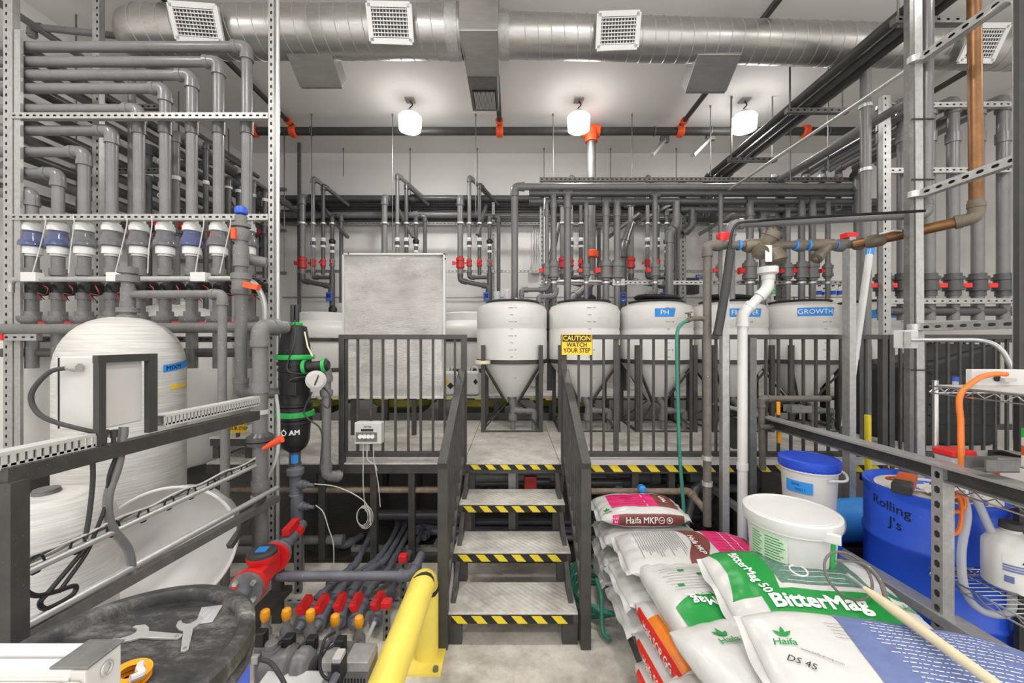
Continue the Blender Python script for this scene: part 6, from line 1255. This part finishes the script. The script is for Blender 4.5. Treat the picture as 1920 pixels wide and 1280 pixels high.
B = BagX((.95, 1.46, .545), PI/2+.26, .64, .44, .14, 'plain white bag with small green leaf mark behind the blue bag', 61); B.leaf(.52, -.10, .05, -PI/2); B.lines(.34, .48, -.12, .12, 3, 'bag_green', across=True, w_=.0018)
B = BagX((.85, 1.36, .40), PI/2+.32, .66, .44, .14, 'plain white bag with leaf mark under the blue bag', 62); B.leaf(.42, -.26, .05, -PI/2); B.lines(.2, .34, -.3, -.1, 3, 'bag_green', across=True, w_=.0018)
for i, z in enumerate((.28, .17)): Bag((.83+.02*i, 1.28, z), PI/2+.25, .68, .46, .14, ['white bag third down under the blue bag', 'lowest white bag under the blue bag'][i], 63+i)
# green bag
B = BagX((1.36, 1.83, .63), -.10, .78, .50, .17, 'bright green BitterMag bag lying across the stack', 71, tilt=(.12, .0))
B.patch(-.80, -.40, -.42, .30, 'bag_green', shape=lambda x, y: (-.93+.5*x+.08*math.sin(y*3.4), -.46+.64*y)); B.patch(-.36, .62, -.46, .06, 'bag_greenmesh', nu=26)
B.patch(-.66, .72, .12, .40, 'bag_green', nu=26); B.text('BitterMag', .095, -.12, .235, bold=.03); B.text('BitterMag 50', .055, -.62, -.08, rot=-PI/2+.15, bold=.02)
b = MB(); b.tube([B.pt(-.05+.09*math.cos(k*PI/8), -.08+.06*math.sin(k*PI/8), .004) for k in range(17)], .004, 5); b.build('round_mark', 'ink_white', B.t)
B.lines(-.28, .55, -.42, .06, 9, 'ink_white', w_=.0025); B.patch(.12, .18, -.2, -.14, 'orange_paint', nu=4, nv=4, off=.005, name='stain')
B.leaf(.86, .12, .06, .4); 
for i, z in enumerate((.47, .33, .20)): Bag((1.45, 1.86, z), .05*i, .80, .48, .15, ['white bag directly under the green BitterMag bag', 'second white bag under the green BitterMag bag', 'lowest white bag under the green BitterMag bag'][i], 81+i)
# the blue bag in front, lying over the others
B = BagX((1.36, 1.25, .632), -.16, 1.0, .60, .19, 'large blue printed bag lying nearest, with DS 45 stamp', 91, tilt=(.16, .05), wr=.6)
B.patch(-.42, .93, -.40, .52, 'bag_blue', nu=34, nv=24, shape=lambda x, y: (-.36+1.28*x-.10*math.sin(PI*y)*(1-x)+.16*y*(1-x), -.40+.96*y))
B.lines(-.24, .82, -.36, .48, 34, 'ink_white', w_=.0032, words=True); B.leaf(-.82, -.20, .042, -.2); B.text('www.haifa-group.com', .013, -.66, -.08, 'ink_grey', rot=-.55); B.text('DS 45', .034, -.80, -.05, 'ink', rot=-.65, bold=0.0)
B.patch(.18, .22, .0, .05, 'bag_green', nu=3, nv=3); B.lines(-.50, -.34, -.30, -.18, 5, 'ink_grey', w_=.002)
for i, (x, z) in enumerate(((1.4, .44), (1.42, .31), (1.40, .19))): Bag((x, 1.27, z), -.1+.06*i, .86, .5, .15, ['white bag directly under the large blue bag', 'second white bag under the large blue bag', 'lowest white bag under the large blue bag'][i], 95+i)
# dipper lying over the bags
t = thing('pole_dipper', P(1620, 1105, 1.72), 'cream pole with steel hoop lying over the bags', 'dipper')
b = MB(); c0, c1 = P(1622, 1112, 1.66), P(1870, 1295, 1.16); c0.z += .02; c1.z += .015; b.tube([c0, c0.lerp(c1, .12), c0.lerp(c1, .3), c0.lerp(c1, .6), c1], [.010, .017, .021, .018, .017], 14); b.build('pole', 'pole_cream', t)
b = MB(); h = P(1590, 1078, 1.72); b.tube([h+V((math.cos(k*PI/14)*.095, math.sin(k*PI/14)*.05, math.sin(k*PI/14)*.075)) for k in range(29)], .0055, 8); b.build('hoop', 'old_pipe', t)
b = MB(); b.tube([c0, P(1600, 1085, 1.72), P(1588, 1076, 1.73)], .007, 8); b.build('neck', 'galv', t)
b = MB(); b.tube(smooth_path([P(1565, 1052, 1.74), P(1615, 1055, 1.74), P(1648, 1085, 1.7), P(1662, 1125, 1.62)], 6), [.004]*6+[.009]*13, 8); b.build('bracket', 'old_pipe', t)
# ---------------------------------------------------------------- shelf frame at the edge of the bags
XS_ = 2.06
def R_(u, v, X=XS_): Y = X*F/(u-960); return V((X, Y, H-(v-640)/F*Y))
t = thing('storage_frame', (XS_, 1.9, 0), 'heavy galvanised frame with slotted post and dark top rail', 'frame')
pz = R_(1762, 1162).z; yp = R_(1762, 1000).y
MB().slot((XS_-.005, 1.9, 0), (XS_-.005, 1.9, 1.2), .052, .055, (-1, 0, 0), .072, .036, .024).build('post', 'galv', t)
for a, b_ in ((1345, 1960),):
    p0, p1 = R_(a, 757), R_(b_, 922); MB().bar(p0, p1, .10, .012).build('top_rail', 'galv', t); MB().bar(p0-V((.0, 0, .035)), p1-V((.0, 0, .035)), .02, .06).build('top_rail_web', 'black_steel', t); MB().bar(p0-V((0, 0, .07)), p1-V((0, 0, .07)), .06, .010).build('top_rail_flange', 'galv_dark', t)
p0, p1 = R_(1555, 1025), R_(1960, 1275); MB().bar(p0, p1, .09, .05).build('lower_rail', 'galv', t, .004)
p = R_(1378, 770); MB().box(p.x-.03, p.x+.03, p.y-.03, p.y+.03, 0, p.z-.03).build('leg', 'black_steel', t)
MB().bar(p-V((0, 0, .55)), V((p.x-.42, p.y-.1, .02)), .05, .05).build('brace', 'black_steel', t)
for i, (u, v) in enumerate(((1497, 772), (1862, 880))):
    c = R_(u, v); t = thing('channel_offcut', c, ['short dark channel offcut lying on the rail above the blue-lidded bucket', 'short dark channel offcut lying on the rail near the shelf'][i], 'channel')
    MB().box(c.x-.07, c.x+.07, c.y-.035, c.y-.028, c.z+.0, c.z+.05).build('web', 'galv_dark', t); MB().box(c.x-.07, c.x+.07, c.y-.035, c.y+.03, c.z-.003, c.z+.002).build('flange', 'galv_dark', t); MB().box(c.x-.09, c.x+.05, c.y+.024, c.y+.03, c.z, c.z+.05).build('flange', 'galv_dark', t)
# buckets
def bucket(x, y, z0, z1, r, lid, label, name='bucket'):
    t = thing(name, (x, y, z0), label, 'bucket'); h = z1-z0
    b = MB(); b.turn((x, y, z0), (0, 0, 1), [(0, r*.84), (.01, r*.86), (h*.82, r*.95), (h*.82, r*1.02), (h*.86, r*1.02), (h*.86, r*.96), (h*.95, r*.97)], 44); b.build('pail', 'white', t)
    b = MB(); b.turn((x, y, z1-h*.16), (0, 0, 1), [(0, r*1.02), (h*.06, r*1.06), (h*.15, r*1.05), (h*.16, r*1.02), (h*.16, r*.975), (h*.148, r*.965), (h*.148, r*.90), (h*.156, r*.885), (h*.156, .005)], 48, False, True); b.build('lid', lid, t)
    return t
bx, by, bz, br_ = 1.44, 2.06, .935, .205
t = bucket(bx, by, .575, bz, br_, 'white', 'large white lidded bucket with green printed label on the bags')
a_ = math.atan2(-by, -bx)
c = lambda x, y, k=1: V((bx+br_*(.905+.04*(y-.6)/.35+.012*k)*math.cos(a_+x), by+br_*(.905+.04*(y-.6)/.35+.012*k)*math.sin(a_+x), y))
b = MB(); b.grid(lambda p, q: c(-1.0+.95*p, .62+.235*q), 14, 4); o = b.build('printed_label', 'label_green', t)
b = MB()
for k in range(16):
    for (p0, p1) in ((-.98, -.62), (-.58, -.08)): b.grid(lambda p, q: c(p0+(p1-p0)*p*(.7+.3*((k*7) % 5)/5), .632+.0135*k+.0045*q, 1.6), 5, 1)
b.build('small_print', 'bag_green', o)
b = MB(); b.grid(lambda p, q: c(.95+.22*p, .60+.25*q), 5, 3); b.build('green_band', 'green', t)
MB().obox(V((bx, by, bz-.02))+V((math.cos(a_+.75), math.sin(a_+.75), 0))*br_*1.04+V((0, 0, -.025)), (.035, -.03, 0), (.008, .01, 0), (0, 0, .022)).build('lid_tab', 'white', t, .004)
b = MB(); b.turn((bx, by, bz-.05+.001), (0, 0, 1), [(0, .02), (.004, .02), (.005, .01)], 14); b.build('lid_emblem', 'beige', t)
bx2, by2 = 1.90, 2.55
t = bucket(bx2, by2, .68, 1.06, .158, 'blue_lid', 'white bucket with blue lid and blue tape on the drum')
a2 = math.atan2(-by2, -bx2); c2 = oncyl(bx2, by2, .153, a2-.35, .90)
b = MB(); b.grid(lambda p, q: c2(-.075+.15*p, -.035+.07*q), 8, 2); b.build('blue_tape', 'blue_tape', t); c3 = oncyl(bx2, by2, .155, a2-.35, .90); text(t, '2018 -', .022, lambda x, y: c3(x-.01, y+.014), 'ink', 0); text(t, 'DO11', .022, lambda x, y: c3(x+.01, y-.014), 'ink', 0)
b = MB(); b.turn((bx2+.03, by2-.02, 1.012), (0, 0, 1), [(0, .018), (.003, .018)], 12); b.build('red_smear', 'bag_pink', t)
b = MB(); b.tube(smooth_path([(bx2+.16, by2-.05, .99), (bx2+.19, by2-.06, .965), (bx2+.12, by2-.14, .955), (bx2, by2-.172, .965)], 6), .008, 8); b.build('handle', 'white', t)
t = thing('small_blue_drum', (1.93, 2.66, 0), 'small blue drum with white lid under the blue-lidded bucket', 'drum')
b = MB(); b.turn((1.93, 2.66, 0), (0, 0, 1), [(0, .2), (.02, .215), (.58, .215), (.61, .2)], 40); b.build('body', 'blue_drum', t)
b = MB(); b.turn((1.93, 2.66, .605), (0, 0, 1), [(0, .23), (.03, .235), (.06, .232), (.072, .22), (.072, .2), (.055, .19), (.055, .01)], 44, True, True); b.build('lid', 'white', t)
b = MB(); b.obox((1.72, 2.62, .69), (.035, 0, 0), (0, .02, 0), (0, 0, .016)); tag(b.build('red_clip', 'red'), 'small red clip on the white drum lid', 'clip')
c = V((2.62, 3.0, .46)); t = thing('light_blue_carboy', (c.x, c.y, .2), 'light blue round-ended container lying behind the buckets', 'container')
b = MB(); d = V((1, -.15, .12)); b.turn(c-d*.3, d, [(0, .1), (.03, .14), (.08, .155), (.36, .155), (.42, .145), (.46, .12), (.485, .08), (.49, .01)], 36); b.build('body', 'blue_light', t)
MB().box(c.x-.25, c.x+.15, c.y-.12, c.y+.12, 0, .30).build('cradle', 'black', t)
# big blue drum with handwriting
gx, gy, gr, gz = 2.50, 2.36, .315, .945
t = thing('blue_drum', (gx, gy, 0), 'big blue drum with handwritten black words Rolling J\'s', 'drum')
b = MB(); b.turn((gx, gy, 0), (0, 0, 1), [(0, gr-.04), (.05, gr), (.28, gr), (.29, gr+.009), (.31, gr+.009), (.32, gr), (.62, gr), (.63, gr+.009), (.65, gr+.009), (.66, gr), (.88, gr), (.9, gr-.004), (.92, gr+.006), (gz, gr+.006), (gz, gr-.012), (gz-.03, gr-.03), (gz-.03, .01)], 72); b.build('body', 'blue_drum', t)
b = MB(); b.grid(lambda p, q: V((gx+(gr-.05)*math.cos(2*PI*p)*q, gy+(gr-.05)*math.sin(2*PI*p)*q, gz-.027+.004*math.sin(9*p+5*q))), 40, 4); b.build('spilled_powder', 'beige', t)
a3 = math.atan2(-gy, -gx); 
for sv, da, z, sz in (('Rolling', -.60, .845, .075), ("J's", -.50, .755, .08)):
    cc = oncyl(gx, gy, gr+.003, a3+da, z); text(t, sv, sz, lambda x, y: cc(x, y-.12*x), 'ink', .004, 1.0)
c = V((gx-.21, gy-.04, gz-.0)); tt = thing('orange_tool', c, 'orange handheld tool lying on the big blue drum', 'tool')
MB().obox(c+V((0, 0, .035)), V((.075, .06, .01)), V((-.025, .035, 0)), (0, 0, .03)).build('body', 'orange_paint', tt, .012); MB().obox(c+V((-.075, -.06, .03)), V((.035, .028, .005)), V((-.026, .034, 0)), (0, 0, .028)).build('grip', 'iron', tt, .008)
b = MB(); b.tube(smooth_path([c+V((.05, .05, .05)), c+V((.0, .1, .03)), c+V((-.06, .05, .04)), c+V((-.05, -.01, .05))], 6), .006, 6); b.build('cord', 'orange_paint', tt)
b = MB(); rn = random.Random(4); c = V((gx-.02, gy-.1, gz-.02)); b.grid(lambda p, q: c+V(((p-.5)*.22, (q-.5)*.16, .02+.05*math.sin(PI*p)*math.sin(PI*q)+.022*noise.noise(V((p*6, q*6, 3))))), 22, 18); tag(b.build('white_rag', 'rag'), 'crumpled white rag on the big blue drum', 'rag')
t = thing('far_blue_drum', (3.2, 2.25, 0), 'blue drum mostly hidden behind the white jug', 'drum')
b = MB(); b.turn((3.2, 2.3, 0), (0, 0, 1), [(0, .28), (.04, .31), (.84, .31), (.9, .28)], 40); b.build('body', 'blue_drum', t)
b = MB(); b.turn((3.2, 2.3, .895), (0, 0, 1), [(0, .285), (.02, .285), (.02, .26)], 40); b.build('lid', 'blue_lid', t)
# ---------------------------------------------------------------- chrome wire shelving
wx, wy = 2.16, 2.05; wz = [1.57, 1.10, .63]
t = thing('wire_shelf', (wx+.3, wy-.2, 0), 'chrome wire shelving unit with three shelves at the edge', 'shelf')
for (x, y) in ((wx+.02, wy), (wx+.75, wy), (wx+.75, 1.3), (wx+.02, 1.3)): MB().cyl((x, y, 0), (x, y, 1.60), .0125, n=12).build('post', 'chrome', t)
for z in wz:
    sh = MB(); sh.bar((wx, wy+.01, z), (wx+.78, wy+.01, z), .006, .006); sh.bar((wx, 1.28, z), (wx, wy+.01, z), .006, .006); sh.bar((wx, 1.28, z-.035), (wx, wy+.01, z-.035), .006, .006); sh.bar((wx, wy+.01, z-.035), (wx+.78, wy+.01, z-.035), .006, .006); o = sh.build('shelf_frame', 'chrome', t)
    for k in range(26): y = 1.29+k*.0302; MB().cyl((wx, y, z), (wx+.78, y, z), .0024, n=6).build('wire', 'chrome', o)
    for k in range(4): x = wx+.12+k*.18; MB().cyl((x, 1.28, z-.004), (x, wy+.01, z-.004), .0035, n=6).build('wire', 'chrome', o)
    b = MB(); b.tube([V((wx, 1.28+.0385*k, z-.004 if k % 2 else z-.031)) for k in range(21)], .003, 6); b.build('zigzag_wire', 'chrome', o)
    b = MB(); b.tube([V((wx+.0385*k, wy+.01, z-.004 if k % 2 else z-.031)) for k in range(21)], .003, 6); b.build('zigzag_wire', 'chrome', o)
z = wz[0]+.005
MB_ = MB().box(wx+.02, wx+.75, 1.3, wy-.01, z, z+.004); tag(MB_.build('shelf_liner', 'grey_light'), 'grey sheet lying on the top wire shelf', 'sheet')
t = thing('power_board', (2.55, 1.95, z), 'white plastic board with black socket on the top shelf', 'power strip'); MB().box(2.30, 2.62, 1.99, 2.02, z+.004, z+.085).build('plate', 'white', t, .003); b = MB(); b.turn((2.42, 1.988, z+.042), (0, -1, 0), [(0, .016), (.004, .016)], 16); b.build('socket', 'ink', t); MB().obox((2.46, 1.975, z+.035), (.03, 0, 0), (0, .012, 0), (0, 0, .008)).build('plug', 'grey_light', t)
t = thing('blue_bottle', (2.22, 1.98, z), 'small jar with blue lid on the corner of the top shelf', 'jar'); c = V((wx+.09, wy-.03, z+.004)); b = MB(); b.turn(c, (0, 0, 1), [(0, .012), (.02, .012)], 12); b.build('jar', 'tube_clear', t); b = MB(); b.turn(c+V((0, 0, .02)), (0, 0, 1), [(0, .013), (.022, .013)], 12); b.build('lid', 'blue_box', t)
b = MB(); b.tube(smooth_path([(2.42, 1.95, z+.065), (2.35, 1.94, z+.066), (2.26, 1.93, z+.045), (wx-.02, 1.9, z-.03), (wx-.03, 1.89, z-.16), (wx-.05, 1.87, z-.3), (wx-.045, 1.87, z-.4)], 8), .012, 10); tag(b.build('extension_cord', 'cord_orange'), 'orange extension cord hanging from the top wire shelf', 'cord')
# things on the middle shelf
z = wz[1]+.005
t = thing('white_case', (2.45, 1.75, z), 'long white storage case on the middle wire shelf', 'case'); MB().box(wx+.12, wx+.7, 1.55, wy-.02, z, z+.13).build('body', 'white', t, .012); MB().box(wx+.12, wx+.7, 1.55, wy-.02, z+.13, z+.142).build('lid', 'grey_light', t, .005); MB().box(wx+.11, wx+.12, 1.86, 1.9, z+.07, z+.1).build('latch', 'red', t, .003)
t = thing('red_lid_tub', (wx+.03, 2.0, z), 'small tub with bright red lid beside the dusty posts', 'tub'); MB().box(wx+.0, wx+.11, 1.95, 2.04, z-.0, z+.125).build('tub', 'tube_clear', t, .008); MB().box(wx-.005, wx+.115, 1.945, 2.045, z+.125, z+.16).build('lid', 'red', t, .008)
b = MB(); zz = z+.148
for k in range(4): b.tube(smooth_path([(2.3, 1.92, zz+.006*k), (2.36, 1.95-.01*k, zz+.006*k), (2.42, 1.9, zz), (2.5, 1.86+.01*k, zz), (2.56, 1.84, zz)], 6), .006, 6)
tag(b.build('black_cable', 'black'), 'black cable and adapter lying on the white case', 'cable')
t = thing('seasoning_pouch', (2.35, 1.75, z), 'green and orange printed pouch standing at the shelf edge', 'pouch'); c = V((2.26, 1.74, z+.142))
for (m_, z0, z1, wd) in (('tank_white', 0, .05, .05), ('orange_paint', .05, .09, .051), ('grey_light', .09, .13, .05), ('green', .13, .17, .05)): MB().box(c.x, c.x+wd, c.y-.03, c.y+.03, c.z+z0, c.z+z1).build('printed_panel', m_, t, .004)
# under the middle shelf: clear hose loop and orange cord loop
b = MB(); b.tube(smooth_path([(wx+.06, 1.97, wz[1]-.04), (wx+.08, 1.96, .95), (wx+.03, 1.94, .78), (wx+.02, 1.92, .62), (wx+.06, 1.9, .53), (wx+.14, 1.88, .51), (wx+.2, 1.88, .55), (wx+.2, 1.9, .72), (wx+.15, 1.95, .95), (wx+.12, 1.97, wz[1]-.04)], 8), .017, 12); tag(b.build('clear_hose', 'tube_clear'), 'clear plastic hose looping below the wire shelf', 'hose')
b = MB(); b.tube(smooth_path([(wx-.02, 1.96, 1.07), (wx+.05, 1.95, 1.04), (wx+.05, 1.95, .98), (wx-.02, 1.94, .97), (wx-.08, 1.93, .99), (wx-.06, 1.93, 1.03), (wx+.0, 1.93, 1.05), (wx+.03, 1.94, .97), (wx+.0, 1.93, .88), (wx-.09, 1.92, .86)], 8), .009, 8); tag(b.build('extension_cord', 'cord_orange'), 'orange cord looped in front of the big blue drum', 'cord')
# lower shelf
z = wz[2]+.005; c = V((wx+.17, 1.9, z)); t = thing('white_jug', c, 'white jug with blue striped label on the lowest wire shelf', 'jug')
b = MB(); b.turn(c+V((.05, -.0, 0)), (0, 0, 1), [(0, .085), (.01, .095), (.2, .095), (.24, .07), (.26, .035), (.28, .035)], 30); b.build('body', 'tank_white', t)
b = MB(); b.turn(c+V((.05, 0, .275)), (0, 0, 1), [(0, .04), (.03, .038)], 18); b.build('cap', 'rubber', t)
cj = oncyl(c.x+.05, c.y, .0965, math.atan2(-c.y, -c.x)+.25, z+.14); b = MB(); b.grid(lambda p, q: cj(-.05+.12*p, -.03+.07*q), 10, 2); b.build('label_panel', 'paper', t)
cj2 = oncyl(c.x+.05, c.y, .098, math.atan2(-c.y, -c.x)+.25, z+.14); text(t, 'A', .035, lambda x, y: cj2(x+.02, y+.015), 'ink')
for k in range(3): b = MB(); b.grid(lambda p, q: cj2(-.05+.12*p, -.015-.012*k+.008*q), 8, 1); b.build('stripe', 'bag_blue', t)
b = MB(); b.grid(lambda p, q: cj2(-.045+.03*p, -.09+.03*q), 3, 1); b.build('barcode_patch', 'bag_blue', t)
b = MB(); c = V((wx+.16, 1.72, z)); b.grid(lambda p, q: c+V((p*.22, q*.14, .01+.02*math.sin(PI*p)*math.sin(PI*q)+.012*noise.noise(V((p*5, q*5, 1))))), 16, 14); tag(b.build('paper_towel', 'rag'), 'crumpled white paper towel on the lowest wire shelf', 'paper')
